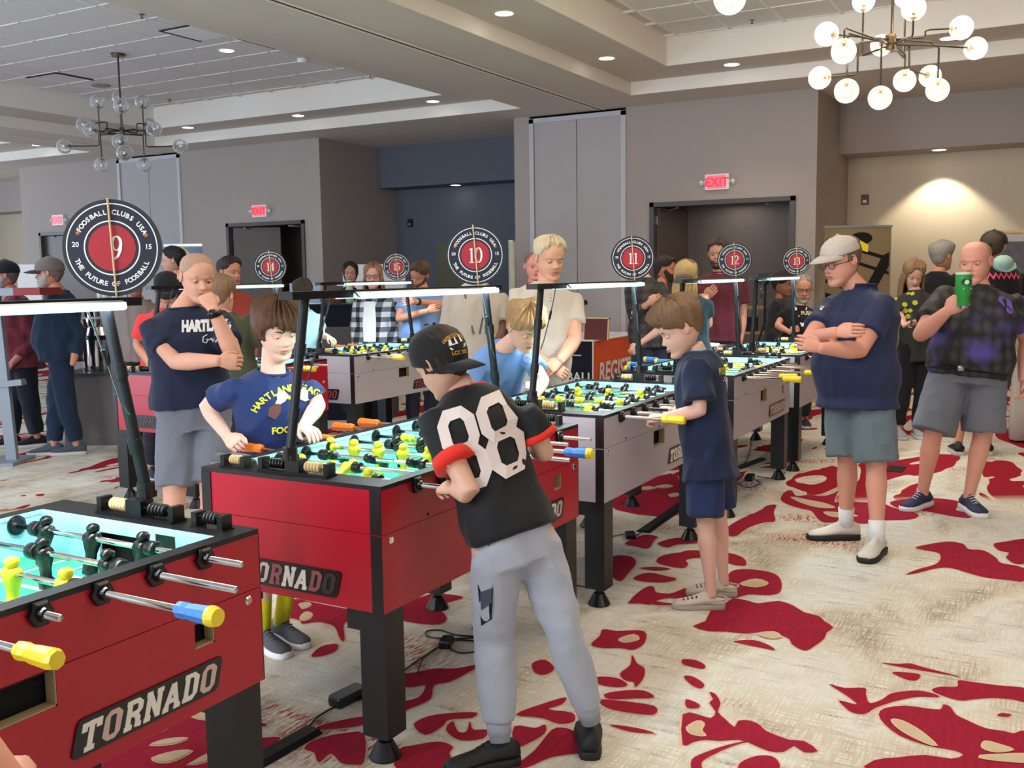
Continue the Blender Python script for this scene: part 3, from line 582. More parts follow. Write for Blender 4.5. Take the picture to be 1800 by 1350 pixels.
def rrect(x0,x1,y0,y1,r,n=4):
    out=[]
    for cx,cy,a in ((x1-r,y1-r,0),(x0+r,y1-r,90),(x0+r,y0+r,180),(x1-r,y0+r,270)):
        out+=[(cx+r*math.cos(math.radians(a+90*i/n)),cy+r*math.sin(math.radians(a+90*i/n))) for i in range(n+1)]
    return out
def logo(t,face,c,w_,h_,cols):
    """face 'R' (y=-) or 'N' (x=-) ; c = centre (along, z)"""
    if face=='R': f=lambda x,y,d:(c[0]+x,-TW/2-.0015-d,c[1]+y)
    elif face=='N': f=lambda x,y,d:(-TL/2-.0015-d,c[0]-x,c[1]+y)
    sh=.28
    F=lambda x,y,d:f(x+(y)*sh,y,d)
    pl=MB().prism(rrect(-w_/2,w_/2,-h_/2,h_/2,.014),F,.003).build('logo_plate',M_blackp,t)
    lt=MB(); s=h_*.74; adv=.72; wd=7*adv-.12; sx=w_*.92/wd
    slab_word('TORNADO',lambda x,y,d:F((x-wd/2)*sx,(y-.5)*s,.003+d),lt,.088,0,.0015,mats=cols); lt.build('lettering',M_logop,pl)
def foos_table(lab,a,b,color,seed,hr,hl,offs=None,cols=(0,1,0,0,0,0,1),ncols=None,hole='sq',near_logo=False):
    R=random.Random(seed); t=empty('foosball_table',lab,'foosball table',(a+TL/2,b+TW/2,0),0,'foosball tables in two rows')
    ZU=.7585; mS=M_red if color=='red' else M_silver
    hs=[(-.085,.075,.664,.75)] if hole=='sq' else [(-.11,.105,.675,.757)]
    hs=hs+[(.483,.547,.664,.727)]
    mb=MB()
    S=lambda mb,x0,x1,z0,z1:mb.box((x0,-TW/2,z0),(x1,-TW/2+.03,z1))
    panel(mb,-TL/2,TL/2,TB,ZU-.001,S,hs); panel(mb,-TL/2,TL/2,ZU+.001,.9,S)
    mb.box((-TL/2,TW/2-.03,TB),(TL/2,TW/2,.9))
    for s in (-1,1):
        x0,x1=(-TL/2,-TL/2+.03) if s<0 else (TL/2-.03,TL/2)
        mb.box((x0,-TW/2+.03,TB),(x1,TW/2-.03,ZU-.001)).box((x0,-TW/2+.03,ZU+.001),(x1,TW/2-.03,.9))
    cab=mb.build('cabinet',mS,t)
    MB().box((-TL/2+.03,-TW/2+.03,TB+.004),(TL/2-.03,TW/2-.03,TB+.02)).box((-TL/2+.002,-TW/2+.002,ZU-.003),(TL/2-.002,TW/2-.002,ZU+.003)).build('cabinet_floor',M_hole,t)
    for h in hs:
        li=MB(); e=.004
        li.box((h[0],-TW/2+.002,h[2]),(h[1],-TW/2+.032,h[2]+e)).box((h[1]-e,-TW/2+.002,h[2]),(h[1],-TW/2+.032,h[3])).build('opening_edge',M_plyedge,t)
    MB().box((-.2,-TW/2+.04,.64),(.6,-TW/2+.045,.757)).build('opening_back',M_hole,t)
    # rails
    xi=TL/2-.105; yi=TW/2-.044
    rl=MB().box((-TL/2-.001,-TW/2-.001,.9),(TL/2+.001,-yi,TH)).box((-TL/2-.001,yi,.9),(TL/2+.001,TW/2+.001,TH)).box((-TL/2-.001,-yi,.9),(-xi,yi,TH)).box((xi,-yi,.9),(TL/2+.001,yi,TH)); rl.build('top_rail',M_black,t)
    inn=MB(); pf=.79
    inn.box((-xi-.01,-yi-.006,pf-.02),(xi+.01,-yi-.0005,.9)).box((-xi-.01,yi+.0005,pf-.02),(xi+.01,yi+.006,.9)).box((-xi,-yi,.9),(xi,-yi+.0015,TH-.001)).box((-xi,yi-.0015,.9),(xi,yi,TH-.001))
    for s in (-1,1):
        E_=lambda mb,y0,y1,z0,z1:mb.box((s*(xi-.002),y0,z0),(s*(xi+.006),y1,z1))
        panel(inn,-yi,yi,pf-.02,TH-.001,E_,[(-.1,.1,pf-.01,pf+.085)])
    inn.build('inner_wall',M_inner,t)
    for s in (-1,1): MB().box((s*(xi+.055),-.12,pf-.02),(s*(xi+.06),.12,.9)).build('goal_cavity',M_hole,t)
    for s in (-1,1): MB().box((s*(xi+.002),-.1,pf-.018),(s*(xi+.055),.1,pf-.008)).build('goal_tray',M_alu,t)
    for s in (-1,1): MB().box((s*(xi-.001),.16*-s-.035,pf+.045),(s*(xi-.004),.16*-s+.035,pf+.105)).build('goal_sticker',M_blackp,t)
    fld=MB().box((-xi,-yi,pf-.01),(xi,yi,pf)).build('playfield',M_field,t)
    ln=MB(); z=pf+.0008; wl=.006
    Fz=lambda x,y,d:(x,y,z+d)
    for q in ([(0,-yi),(0,yi)],[(-xi+.02,-.1),(-xi+.13,-.1),(-xi+.13,.1),(-xi+.02,.1)],[(xi-.02,-.1),(xi-.13,-.1),(xi-.13,.1),(xi-.02,.1)],[(-xi+.02,-.2),(-xi+.24,-.2),(-xi+.24,.2),(-xi+.02,.2)],[(xi-.02,-.2),(xi-.24,-.2),(xi-.24,.2),(xi-.02,.2)]): quads_to(ln,stroke(q,lambda a,b:wl),Fz,0,.0006)
    quads_to(ln,stroke(ell(0,0,.12,.12,0,360,28)[:-1],lambda a,b:wl,True),Fz,0,.0006)
    for s in (-1,1): quads_to(ln,stroke(ell(s*(xi-.24),0,.07,.1,90,90+180*s,12),lambda a,b:wl),Fz,0,.0006)
    ln.build('field_lines',M_white,fld)
    # corner guards on the end faces, legs with levelling feet
    for s in (-1,1):
        for e in (-1,1):
            MB().box((s*TL/2,e*(TW/2-.042),TB),(s*(TL/2+.004),e*TW/2,ZU-.003)).box((s*TL/2,e*(TW/2-.042),ZU+.003),(s*(TL/2+.004),e*TW/2,.9)).build('corner_guard',M_black,t)
            x,y=s*(TL/2-.06),e*(TW/2-.055)
            lg=MB().box((x-.05,y-.05,.085),(x+.05,y+.05,TB-.001)).box((x-.05,y+e*-.05,TB-.07),(x+.05,y+e*-.1,TB-.001)).build('leg',M_black,t)
            MB().lathe((x,y,0),[(.001,0),(.052,0),(.054,.006),(.026,.058),(.018,.062),(.018,.086),(.001,.086)],20).build('foot_leveller',M_blackp,lg)
    # lock, coin slot dot
    for x in (-TL/2+.045,TL/2-.045):
        MB().lathe((x,-TW/2,.735),[(.001,-.006),(.009,-.006),(.0125,-.003),(.0125,0)],16,'y').build('lock',M_chrome,t)
    MB().lathe((-TL/2+.256,-TW/2,.772),[(.001,-.001),(.006,-.001),(.006,0)],12,'y').lathe((-.005 if hole=='sq' else .12,-TW/2,.772 if hole!='sq' else .765),[(.001,-.001),(.006,-.001),(.006,0)],12,'y').build('screw_hole',M_hole,t)
    logo(t,'R',(.345,.583),.42,.082,cols)
    if near_logo: logo(t,'N',(0,.578),.42,.09,ncols or cols)
    # rods
    men_parent=[]
    for i in range(8):
        tm=TEAM[i]; o=(offs[i] if offs and offs[i] is not None else R.uniform(-.1,.1)); sgn=1 if tm==0 else -1
        y0,y1=-.652*sgn,.53*sgn
        rod=MB().cyl((0,min(y0,y1)+.02*(tm==0),0),(0,max(y0,y1)-.02*(tm==1),0),.008,12).mesh('rod',M_chrome,True)
        ro=link('rod',rod,t); ro.location=(RX[i],o,.885); n=NMEN[i]; 
        tilt=R.choice([0,0,.2,-.3,.5,-.5,1.3,-1.2,.9]) if seed!=9 else [0,.3,0,.1,-.2,.05,-.05,.15][i]
        for k in range(n):
            mo=link('foosball_man',MEN[tm],ro); mo.location=(0,(k-(n-1)/2)*SP[n],0); mo.rotation_euler=(0,tilt,0)
        ext=(n-1)/2*SP[n]+.038
        for s in (-1,1):
            bo=link('bumper',bump_m,ro); bo.location=(0,s*ext,0)
        key=(hr if tm==0 else hl)
        key=key.get(i,key['*']) if isinstance(key,dict) else key
        ho=link('handle',HND[key],ro); ho.location=(0,-.54*sgn,0); ho.rotation_euler=(0,0,0 if tm==0 else PI)
        for s in (-1,1):
            bb=link('bearing',BEAR,t); bb.location=(RX[i],s*TW/2,.885); bb.rotation_euler=(0,0,0 if s<0 else PI)
            bi=link('inner_bearing',disc_m,t); bi.location=(RX[i],s*(yi-.001),.885); bi.rotation_euler=(0,0,0 if s<0 else PI)
    # score counters
    for s in (-1,1):
        x=s*(TL/2-.05)
        c=MB().box((x-.026,-.15,TH),(x+.026,.15,TH+.008)).box((x-.02,-.15,TH+.008),(x+.02,-.132,TH+.045)).box((x-.02,.132,TH+.008),(x+.02,.15,TH+.045)).box((x-.022,-.03,TH+.008),(x+.022,.03,TH+.05)).build('score_counter',M_blackp,t)
        MB().cyl((x,-.14,TH+.028),(x,.14,TH+.028),.004,8).build('counter_rod',M_chrome,c)
        for k in range(5):
            for q,mm in ((1,M_blackp),(-1,M_tan)):
                MB().lathe((x,q*s*-(.05+k*.013),TH+.028),[(.005,-.005),(.016,-.0045),(.018,0),(.016,.0045),(.005,.005)],12,'y').build('counter_bead',mm,c,smooth=True)
        y=-s*.27
        c=MB().box((x-.02,y-.06,TH),(x+.02,y+.06,TH+.003)).box((x-.018,y-.055,TH),(x+.018,y-.037,TH+.04)).box((x-.018,y+.037,TH),(x+.018,y+.055,TH+.04)).build('score_counter',M_blackp,t)
        MB().cyl((x,y-.045,TH+.026),(x,y+.045,TH+.026),.004,8).build('counter_rod',M_chrome,c)
        for k in range(4): MB().lathe((x,y-.02+k*.0115,TH+.026),[(.005,-.0045),(.015,-.004),(.0165,0),(.015,.004),(.005,.0045)],12,'y').build('counter_bead',M_blackp if s>0 or k<0 else M_tan,c,smooth=True)
    return t
# bulk mesh of the sign artwork, shared by all seven signs
def sign_art():
    r=.126; art={}
    D=lambda r0,r1,x0,x1:None
    def ringm(r0,r1,x,name,m):
        b=MB(); n=64; P=[]
        for k in range(n):
            a=2*PI*k/n; P.append((math.cos(a),math.sin(a)))
        if r0<=0: b.loft([[Vector((x,-r1*c,r1*s)) for c,s in P],[Vector((x+.001,-r1*c,r1*s)) for c,s in P]])
        else:
            rings=[[Vector((xx,-rr*c,rr*s)) for c,s in P] for rr,xx in ((r0,x),(r1,x),(r1,x+.001),(r0,x+.001))]; b.loft(rings,False,True)
        return b.mesh(name,m)
    art['rim']=(MB().lathe((0,0,0),[(.001,.003),(r,.003),(r,-.003),(.001,-.003)],64,'x').mesh('disc',mat('sign_board',(14,16,20),.35,coat=.3)))
    art['band']=ringm(.07,.115,-.0044,'navy_band',M_navy)
    art['outer']=ringm(.113,.116,-.005,'white_ring',M_white)
    art['inner']=ringm(.068,.0715,-.005,'white_ring',M_white)
    art['red']=ringm(0,.06,-.0046,'red_centre',M_signred)
    lt=MB()
    def arc(word,r0,mid,up,size,step):
        n=len(word)
        for i,ch in enumerate(word):
            if ch==' ': continue
            off=(i-(n-1)/2)*step
            th=math.radians(mid+(-off if up else off)); 
            c,s=math.cos(th),math.sin(th); rot=(th-PI/2) if up else (th+PI/2)
            cr,sr=math.cos(rot),math.sin(rot)
            base=r0 if up else r0
            text_to(lt,ch,lambda x,y,t:(-.0058-t,-(base*c+x*cr-y*sr),base*s+x*sr+y*cr),size,.035)
    arc('FOOSBALL CLUBS USA',.087,90,True,.0172,7.3)
    arc('THE FUTURE OF FOOSBALL',.1,-90,False,.0172,6.4)
    text_to(lt,'20',lambda x,y,t:(-.0058,.092-x,-.0+y-.0),.018,.02); text_to(lt,'15',lambda x,y,t:(-.0058,-.092-x,y),.018,.02)
    art['text']=lt.mesh('lettering',M_white)
    st=MB()
    for cx in (-1,1):
        c=(cx*.086,.036); P=[(c[0]+(.0075 if k%2==0 else .003)*math.sin(PI*k/5),c[1]+(.0075 if k%2==0 else .003)*math.cos(PI*k/5)) for k in range(10)]
        st.prism(P,lambda x,y,t:(-.0052-t,-x,y),.0006)
    art['star']=st.mesh('star',mat('copper_star',(196,130,84),.4))
    return art
ART=sign_art()
def round_sign(num,loc,lab,tilt=0,roll=0):
    t=empty('round_sign',lab,'sign',loc,0,'round numbered signs above the tables'); t.rotation_euler=(roll,0,tilt)
    for k,nm in (('rim','disc'),('band','navy_band'),('outer','white_ring'),('inner','white_ring'),('red','red_centre'),('text','lettering'),('star','star')): link(nm,ART[k],t)
    q=MB(); x=0; W_={'1':.46}; tot=sum(W_.get(c,.56) for c in num); s=.064
    for ch in num:
        quads_to(q,serif(ch,.12,.045),lambda a,b,d:(-.0056-d,-((a+x-tot/2)*s)-(.012 if num=='9' else 0),(b-.5)*s),0,.0006); x+=W_.get(ch,.56)
    q.build('numeral',M_white,t)
    MB().cyl((-.012,.008,.128),(-.01,-.012,-.14),.0028,8).build('dowel',M_wood,t)
    return t
def table_light(lab,a,b,cable=True,pw=24):
    t=empty('table_light',lab,'light',(a+TL/2,b+TW/2,TH+.008)); z=.58
    for s in (-1,1):
        p=MB().cyl((s*.69,0,.04),(s*.585,0,z),.016,14).cyl((s*.664,.0,.17),(s*.655,0,.21),.02,14).cyl((s*.623,0,.38),(s*.616,0,.42),.02,14).build('post',M_matte,t,smooth=False); autosmooth(p)
        MB().box((s*.665,-.02,.0425),(s*.705,.02,.06)).cyl((s*.685,0,.0425),(s*.685,0,.085),.024,14).build('post_clamp',M_blackp,t)
    MB().box((-.68,-.03,z),(.68,.03,z+.012)).box((-.68,-.03,z-.014),(-.365,.03,z)).box((.62,-.03,z-.01),(.68,.03,z)).build('bar',M_blackp,t)
    for s in (-1,1):
        sh=MB().loft([[Vector((x,s*.012,z+.004)),Vector((x,s*.04,z+.006)),Vector((x,s*.058,z-.014)),Vector((x,s*.052,z-.016)),Vector((x,s*.036,z))] for x in (-.365,.61)]).build('reflector',M_alu,t)
        MB().loft([[Vector((x,s*.036,z+.0)),Vector((x,s*.058,z+.0015)),Vector((x,s*.0615,z-.014)),Vector((x,s*.052,z-.02)),Vector((x,s*.036,z-.018))] for x in (-.36,.605)]).build('led_strip',M_led,sh)
    for q in (-1,1):
        pts=[Vector((q*.5,-.035,z-.01)),Vector((q*.52,-.036,z-.06)),Vector((q*.56,-.03,z-.16)),Vector((q*.6,-.02,z-.26)),Vector((q*.63,-.018,z-.3))]
        c=MB().tube(pts,.0028,6).build('cable',mat('grey_cable',(70,84,92),.5),t); MB().tube([pts[2]*.6+pts[1]*.4,pts[2]],.006,8).build('cable_plug',M_matte,c)
    l=light('AREA',(a+TL/2+.12,b+TW/2,TH+.57),pw,(.8,.95,1),.95,shape='RECTANGLE',size_y=.1)
    l.data.spread=math.radians(165)
    return t
B0=1.825
tabs=[('red foosball table nearest the camera, cut off by the left edge',.466,1.816,'red',9,{'*':'y',5:'b'},'o',[.05,-.27,None,.01,.08,-.08,-.107,.02],(0,1,0,0,0,0,1),None,'ret',False),
('red foosball table in the middle, where the boy numbered 88 plays',2.439,1.832,'red',10,{'*':'y',5:'b'},'o',[.0,.13,.02,.1,-.12,-.02,.03,.0],(0,1,0,0,0,0,1),(1,1,2,0,0,2,3),'sq',True),
('silver foosball table played by the boy in beige clogs',4.134,1.83,'silver',11,'y','w',[-.05,-.03,.02,.04,.05,.0,-.05,.03],(0,0,0,0,0,0,0),None,'sq',False),
('silver foosball table with a row of pulled-out yellow handles',6.064,1.80,'silver',12,'y','b',[-.1,-.04,-.1,-.13,.0,-.12,-.1,.05],(1,1,1,1,1,1,1),None,'sq',False),
('silver foosball table at the far end of the near row, under sign 13',7.73,1.78,'silver',13,'y','w',None,(1,1,1,1,1,1,1),None,'sq',False),
('red foosball table of the back row, behind the bald man in navy',4.732,5.112,'red',14,'y','o',None,(3,3,3,1,1,1,1),(3,3,3,3,3,1,3),'sq',True),
('silver foosball table of the back row, under sign 15',6.519,5.13,'silver',15,'y','o',[-.1,.03,.02,-.1,.05,-.02,.03,.0],(2,2,2,2,2,2,2),(2,2,2,2,2,2,2),'sq',True)]
FT=[]
for (lab,a,b,color,sd,hr,hl,offs,cols,nc,hole,nl) in tabs: FT.append(foos_table(lab,a,b,color,sd,hr,hl,offs,cols,nc,hole,nl))
names={9:'nearest red table',10:'middle red table',11:'silver table with the boy in clogs',12:'silver table with yellow handles pulled out',13:'farthest table of the near row',14:'red table of the back row',15:'silver table of the back row'}
SX={9:1.33,10:1.22,11:1.28,12:1.262,13:1.45,14:1.235,15:1.166}
for (lab,a,b,color,sd,*_) in tabs:
    table_light('black posts and LED bar clamped over the '+names[sd],a,b)
    ti={9:(.62,.04),10:(.5,0),11:(.42,0),12:(.33,0),13:(.3,0),14:(.68,0),15:(.58,0)}[sd]
    round_sign(str(sd),(a+SX[sd],b+TW/2,TH+.592+.126+.012),'round sign reading %d above the %s'%(sd,names[sd]),ti[0],ti[1])
# ================================================================ PEOPLE
def smooth_remesh(mb,vox,it=4,fac=.6,keep=None):
    me=mb.mesh('tmp'); o=bpy.data.objects.new('tmp',me); COL.objects.link(o)
    m=o.modifiers.new('r','REMESH'); m.mode='VOXEL'; m.voxel_size=vox; m.use_smooth_shade=True
    if it: s=o.modifiers.new('s','SMOOTH'); s.iterations=it; s.factor=fac
    dg=bpy.context.evaluated_depsgraph_get(); out=bpy.data.meshes.new_from_object(o.evaluated_get(dg)); COL.objects.unlink(o); bpy.data.objects.remove(o); return out
def np_verts(me):
    a=np.empty(len(me.vertices)*3,np.float32); me.vertices.foreach_get('co',a); return a.reshape(-1,3).astype(float)
def set_verts(me,a): me.vertices.foreach_set('co',a.astype(np.float32).ravel()); me.update()
def fbm(P,f,seed=0,stretch=(1,1,1)):
    rs=np.random.RandomState(seed); out=np.zeros(len(P)); Q=P*np.array(stretch)
    for k in range(7):
        d=rs.normal(size=3); d/=np.linalg.norm(d); fr=f*(.7+.9*rs.rand()); ph=rs.rand()*6.28
        d2=rs.normal(size=3); out+=np.sin(Q@d*fr*6.28+ph+1.3*np.sin(Q@d2*f*2.1+ph*2))
    return out/7
def folds(me,amp,seed,freq=5,stretch=(1,1,.55)):
    V=np_verts(me); N=np.empty(len(me.vertices)*3,np.float32); me.vertex_normals.foreach_get('vector',N); N=N.reshape(-1,3)
    n=fbm(V,freq,seed,stretch); r=1-np.abs(n)*2.6
    V+=N*(np.clip(r,-.6,1)[:,None]*amp-amp*.4); set_verts(me,V)
def pl(x,xs,ys): return np.interp(x,xs,ys)
HW=([0,.03,.1,.2,.35,.5,.62,.75,.86,.94,.985,1],[.012,.028,.043,.055,.067,.073,.0765,.0765,.068,.049,.026,.004])
HF=([0,.04,.1,.15,.19,.24,.3,.4,.5,.58,.7,.8,.88,.95,.985,1],[.05,.08,.086,.082,.079,.085,.085,.084,.079,.088,.089,.083,.069,.043,.02,.0])
HB=([0,.06,.12,.2,.3,.4,.5,.65,.78,.88,.95,.985,1],[.02,.0,-.02,-.05,-.075,-.092,-.102,-.109,-.102,-.084,-.054,-.03,-.01])
HH=.238
def head_grid(nt=56,na=64,fem=0):
    rows=[]; T=[]
    ts=np.concatenate([np.linspace(0,.62,int(nt*.7)),np.linspace(.64,1,nt-int(nt*.7))])
    for t in ts:
        w,f,b=pl(t,*HW),pl(t,*HF),pl(t,*HB); cy,hd=(f+b)/2,(f-b)/2
        for k in range(na):
            # denser at the front
            a=2*PI*k/na; a=a-.42*math.sin(a)          # a=0 -> front
            ca,sa=math.cos(a),math.sin(a)
            e=2/2.25; x=w*math.copysign(abs(sa)**e,sa); y=cy+hd*math.copysign(abs(ca)**e,ca)
            rows.append((x,y,t*HH)); T.append((t,a))
    return np.array(rows),np.array(T),nt,na
HG=head_grid()
def grid_faces(nt,na):
    F=[]
    for i in range(nt-1):
        for j in range(na): F.append((i*na+j,i*na+(j+1)%na,(i+1)*na+(j+1)%na,(i+1)*na+j))
    F.append(tuple(range(na))[::-1]); F.append(tuple((nt-1)*na+j for j in range(na))); return F
HFACES=grid_faces(HG[2],HG[3])
def G(x,s): return np.exp(-(x/s)**2)
def face_verts(young=0,mouth=0,heavy=0):
    V=HG[0].copy(); t=HG[1][:,0]; x=V[:,0]; fr=np.clip((V[:,1]-.02)/.05,0,1)
    nose=pl(t,[.32,.345,.37,.40,.46,.52,.56],[0,.012,.024,.021,.013,.005,0])*(1-.3*young)
    sg=pl(t,[.33,.37,.42,.54],[.0145,.0135,.0095,.008]); V[:,1]+=fr*nose*G(x,sg)
    V[:,1]-=fr*.011*(G(np.abs(x)-.031,.015)*G(t-.5,.055))
    V[:,1]+=fr*.005*G(np.abs(x)-.028,.02)*G(t-.585,.03)*(1-young)
    V[:,1]+=fr*.004*G(np.abs(x)-.038,.018)*G(t-.37,.07)
    V[:,1]+=fr*(.005*G(x,.019)*(G(t-.262,.016)+1.1*G(t-.218,.018))-.005*G(x,.024)*G(t-.24,.008))
    V[:,1]+=fr*.004*G(x,.018)*G(t-.1,.05)
    V[:,1]-=fr*.004*G(x,.012)*G(t-.165,.02)
    if heavy: V[:,0]*=1+.14*heavy*G(t-.2,.22); V[:,2]-=.01*heavy*G(t-.03,.08)
    if young: V[:,0]*=1+.05*young*G(t-.3,.2); 
    return V
def cam_dir(phi,el=0):
    h=np.array([CF[0],CF[1],0]); h/=np.linalg.norm(h); r=np.array([h[1],-h[0],0]); p=math.radians(phi)
    v=-h*math.cos(p)+r*math.sin(p); e=math.radians(el); return Vector(v*math.cos(e)+np.array([0,0,1])*math.sin(e))
def frame(phi,pitch=0,roll=0):
    """columns: right(x), forward(y), up(z); phi 0 faces the camera, 90 faces picture right; pitch>0 looks down"""
    f=cam_dir(phi); up=Vector((0,0,1)); r=f.cross(up).normalized(); M=Matrix((r,f,up)).transposed()
    return M@Matrix.Rotation(math.radians(-pitch),3,'X')@Matrix.Rotation(math.radians(roll),3,'Y')
def hand_mb(mb,wrist,d,nrm,s,curl=.5,left=False,spread=0,thumb=.5,fingers=None):
    d=Vector(d).normalized(); nrm=Vector(nrm); nrm=(nrm-d*nrm.dot(d)).normalized(); y=nrm.cross(d)*(1 if not left else -1)
    P=lambda a,b,c:wrist+d*a*s+y*b*s+nrm*c*s
    ring=lambda x,wy,wz,cy=0:[P(x,cy+wy*math.cos(2*PI*k/12),wz*math.sin(2*PI*k/12)) for k in range(12)]
    mb.loft([ring(-.02,.024,.019),ring(.0,.027,.018),ring(.025,.036,.018,.002),ring(.055,.042,.0165),ring(.082,.041,.0135),ring(.09,.036,.01)])
    for i,(yy,L) in enumerate(((.031,.072),(.0105,.08),(-.0105,.074),(-.031,.058))):
        c=curl if fingers is None else fingers[i]
        p=Vector((.08,yy,0)); ang=.0; pts=[Vector((.066,yy*.95,0)),p]; sp=spread*(yy/.03)
        for fr,bend in ((.46,1.15),(.3,1.35),(.24,.8)):
            ang+=c*bend; p=p+Vector((math.cos(ang)*math.cos(sp),math.sin(sp),-math.sin(ang)))*L*fr; pts.append(p)
        mb.tube([P(*q) for q in pts],[.0098*s,.0095*s,.0088*s,.0078*s,.0055*s],8)
    t0=Vector((.02,.026,-.004)); tp=[t0,Vector((.042,.044,-.012-.01*thumb)),Vector((.066,.052-.012*thumb,-.02-.026*thumb)),Vector((.085,.05-.022*thumb,-.022-.034*thumb))]
    mb.tube([P(*q) for q in tp],[.0145*s,.0125*s,.0105*s,.007*s],8)
SKIN={}
def skin(rgb): 
    k='skin_%d_%d_%d'%rgb
    if k not in SKIN: 
        SKIN[k]=mat(k,rgb,.5,spec=.35,noise_amt=.06,nscale=18); b=SKIN[k].node_tree.nodes['Principled BSDF']; b.inputs['Subsurface Weight'].default_value=.08; b.inputs['Subsurface Radius'].default_value=(.01,.004,.002); b.inputs['Subsurface Scale'].default_value=.6
    return SKIN[k]
def hairmat(rgb): return mat('hair_%d_%d_%d'%rgb,rgb,.5,spec=.4,noise_amt=.4,nscale=40,stretch=(3,3,.5),bump=.5,bscale=150)
M_eye=mat('eye_white',(188,184,178),.25); M_iris=mat('iris',(50,38,32),.15); 
def loft_limb(mb,pts,radii,n=14,flat=1): mb.tube(pts,radii,n)
def bez(a,b,c,n):  # points a->b->c through b
    return [a.lerp(b,i/n) for i in range(n)]+[b.lerp(c,i/n) for i in range(n+1)]
class Person:
    def __init__(s,label,D,head,neck,pelvis,phi,S=1.0,w=1.0,belly=0,skin_c=(214,164,136),loc=None,near=True,cat='person',group=None,lean=0,twist=0,sw=.185,fem=0):
        def g(q):
            d=D+(q[2] if len(q)>2 else 0)
            if len(q)>3: return at(q[0],675-FOC*((q[1]-EYE)/d-CF[2]-CR[2]*(q[0]-900)/FOC)/CU[2],d)
            return at(q[0],q[1],d)
        s.D=D; s.g=g; s.S=S; s.w=w; s.near=near; s.sk=skin(skin_c); s.skc=skin_c
        s.N=g(neck); s.P=g(pelvis); s.phi=phi; s.H=g(head[:3]); s.hf=frame(*head[3:6]) if len(head)>3 else frame(phi); s.hs=head[6] if len(head)>6 else S
        base=Vector(loc) if loc else Vector((s.P.x,s.P.y,0)); s.base=base
        s.t=empty('person',label,cat,tuple(base),0,group)
        s.f=cam_dir(phi); up=(s.N-s.P).normalized(); s.rt=s.f.cross(Vector((0,0,1))).normalized(); s.rt=(s.rt-up*s.rt.dot(up)).normalized(); s.up=up
        fw=up.cross(s.rt)*-1; s.fw=(s.f-up*s.f.dot(up)).normalized()
        rt2=(Matrix.Rotation(math.radians(twist),3,'Z')@s.rt) if twist else s.rt
        s.sw=sw*S; s.belly=belly
        # own right side is s.rt direction *?  facing f, right hand = f x up
        dn=up*(-.062*S)
        s.shR=s.N+rt2*s.sw*.86+dn; s.shL=s.N-rt2*s.sw*.86+dn; s.rt2=rt2
        hw=.088*S*(1+.25*(w-1)); s.hpR=s.P+s.rt*hw; s.hpL=s.P-s.rt*hw
        s.vox=.0085 if near else .014
        s.body=MB(); s.hands=MB(); s.arms={}; s.legs={}
    def local(s,me): me.transform(Matrix.Translation(-s.base)); return me
    def child(s,name,me,mats,parent=None):
        me.materials.clear()
        for m_ in (mats if isinstance(mats,(list,tuple)) else [mats]): me.materials.append(m_)
        s.local(me); me.polygons.foreach_set('use_smooth',[True]*len(me.polygons)); return link(name,me,parent or s.t)
    def torso(s,grow=0,lo=-.1,hi=1.0,flare=0,neck=True,mul=1.0):
        """rings from lo*.S metres below the pelvis to the neck"""
        S,w=s.S,s.w; L=(s.N-s.P).length; up=s.up; R=[]
        #    height fraction, half width, half depth, forward shift
        prof=[(-.16,.15,.1,0),(0,.165,.112,0),(.16,.165,.115,.004),(.34,.148,.108,.008),(.55,.158,.115,.006),(.7,.165,.115,0),(.8,.166,.105,-.006),(.88,.158,.092,-.008),(.945,.125,.076,-.01),(.99,.085,.065,-.01),(1.02,.064,.058,-.008),(1.06,.058,.056,0)]
        n=28
        def ringat(h,a,b,fs):
            k=max(0,min(1,(h-.3)/.5)); rt=(s.rt.lerp(s.rt2,k)).normalized(); c=s.P+up*L*h+s.fw*fs*S
            bw=s.belly*math.exp(-((h-.26)/.34)**2)
            ww=w if h<.8 else 1+(w-1)*.45*(1 if h<.97 else .4)
            a_=(a*S*ww*(s.sw/(.185*S) if h>.6 else 1))*(1+.25*bw)*mul+grow; b_=(b*S*(ww*1.0))*mul+grow+.0
            out=[]
            for q in range(n):
                an=2*PI*q/n; ca,sa=math.cos(an),math.sin(an); e=.86
                y=b_*math.copysign(abs(sa)**e,sa); 
                if sa>0: y*=1+.9*bw
                out.append(c+rt*a_*math.copysign(abs(ca)**e,ca)+s.fw*y)
            return out
        hs=[]; h0=lo*S/L
        if h0<-.16: prof=[(h0,.16,.115,0)]+prof
        rows=[p for p in prof if p[0]>=h0-.001 and p[0]<=hi]
        if rows[0][0]>h0+.01:
            xs=[p[0] for p in prof]; rows=[(h0,*[float(np.interp(h0,xs,[p[i] for p in prof])) for i in (1,2,3)])]+rows
        for i,(h,a,b,fs) in enumerate(rows):
            fl=flare*max(0,1-(h-h0)/.5)
            R.append(ringat(h,a*(1+fl),b*(1+fl),fs))
        return R
    def arm(s,side,elbow,wrist,hand=None,curl=.5,nrm=None,thumb=.5,ws=1.0,fingers=None,sh=None,hsc=1.0):
        sh_=s.shR if side=='R' else s.shL
        if sh: sh_=s.g(sh)
        e=s.g(elbow); w=s.g(wrist); S=s.S*(.8+.2*s.w)*ws; s.arms[side]=(sh_,e,w)
        pts=[sh_-(e-sh_)*.05,sh_.lerp(e,.25),sh_.lerp(e,.6),sh_.lerp(e,.9),e+(e-sh_)*.0,e.lerp(w,.12),e.lerp(w,.3),e.lerp(w,.65),w,w.lerp(w+(w-e),.06)]
        s.body.tube(pts,[.034*S,.044*S,.044*S,.037*S,.037*S,.039*S,.042*S,.034*S,.026*S,.023*S],14)
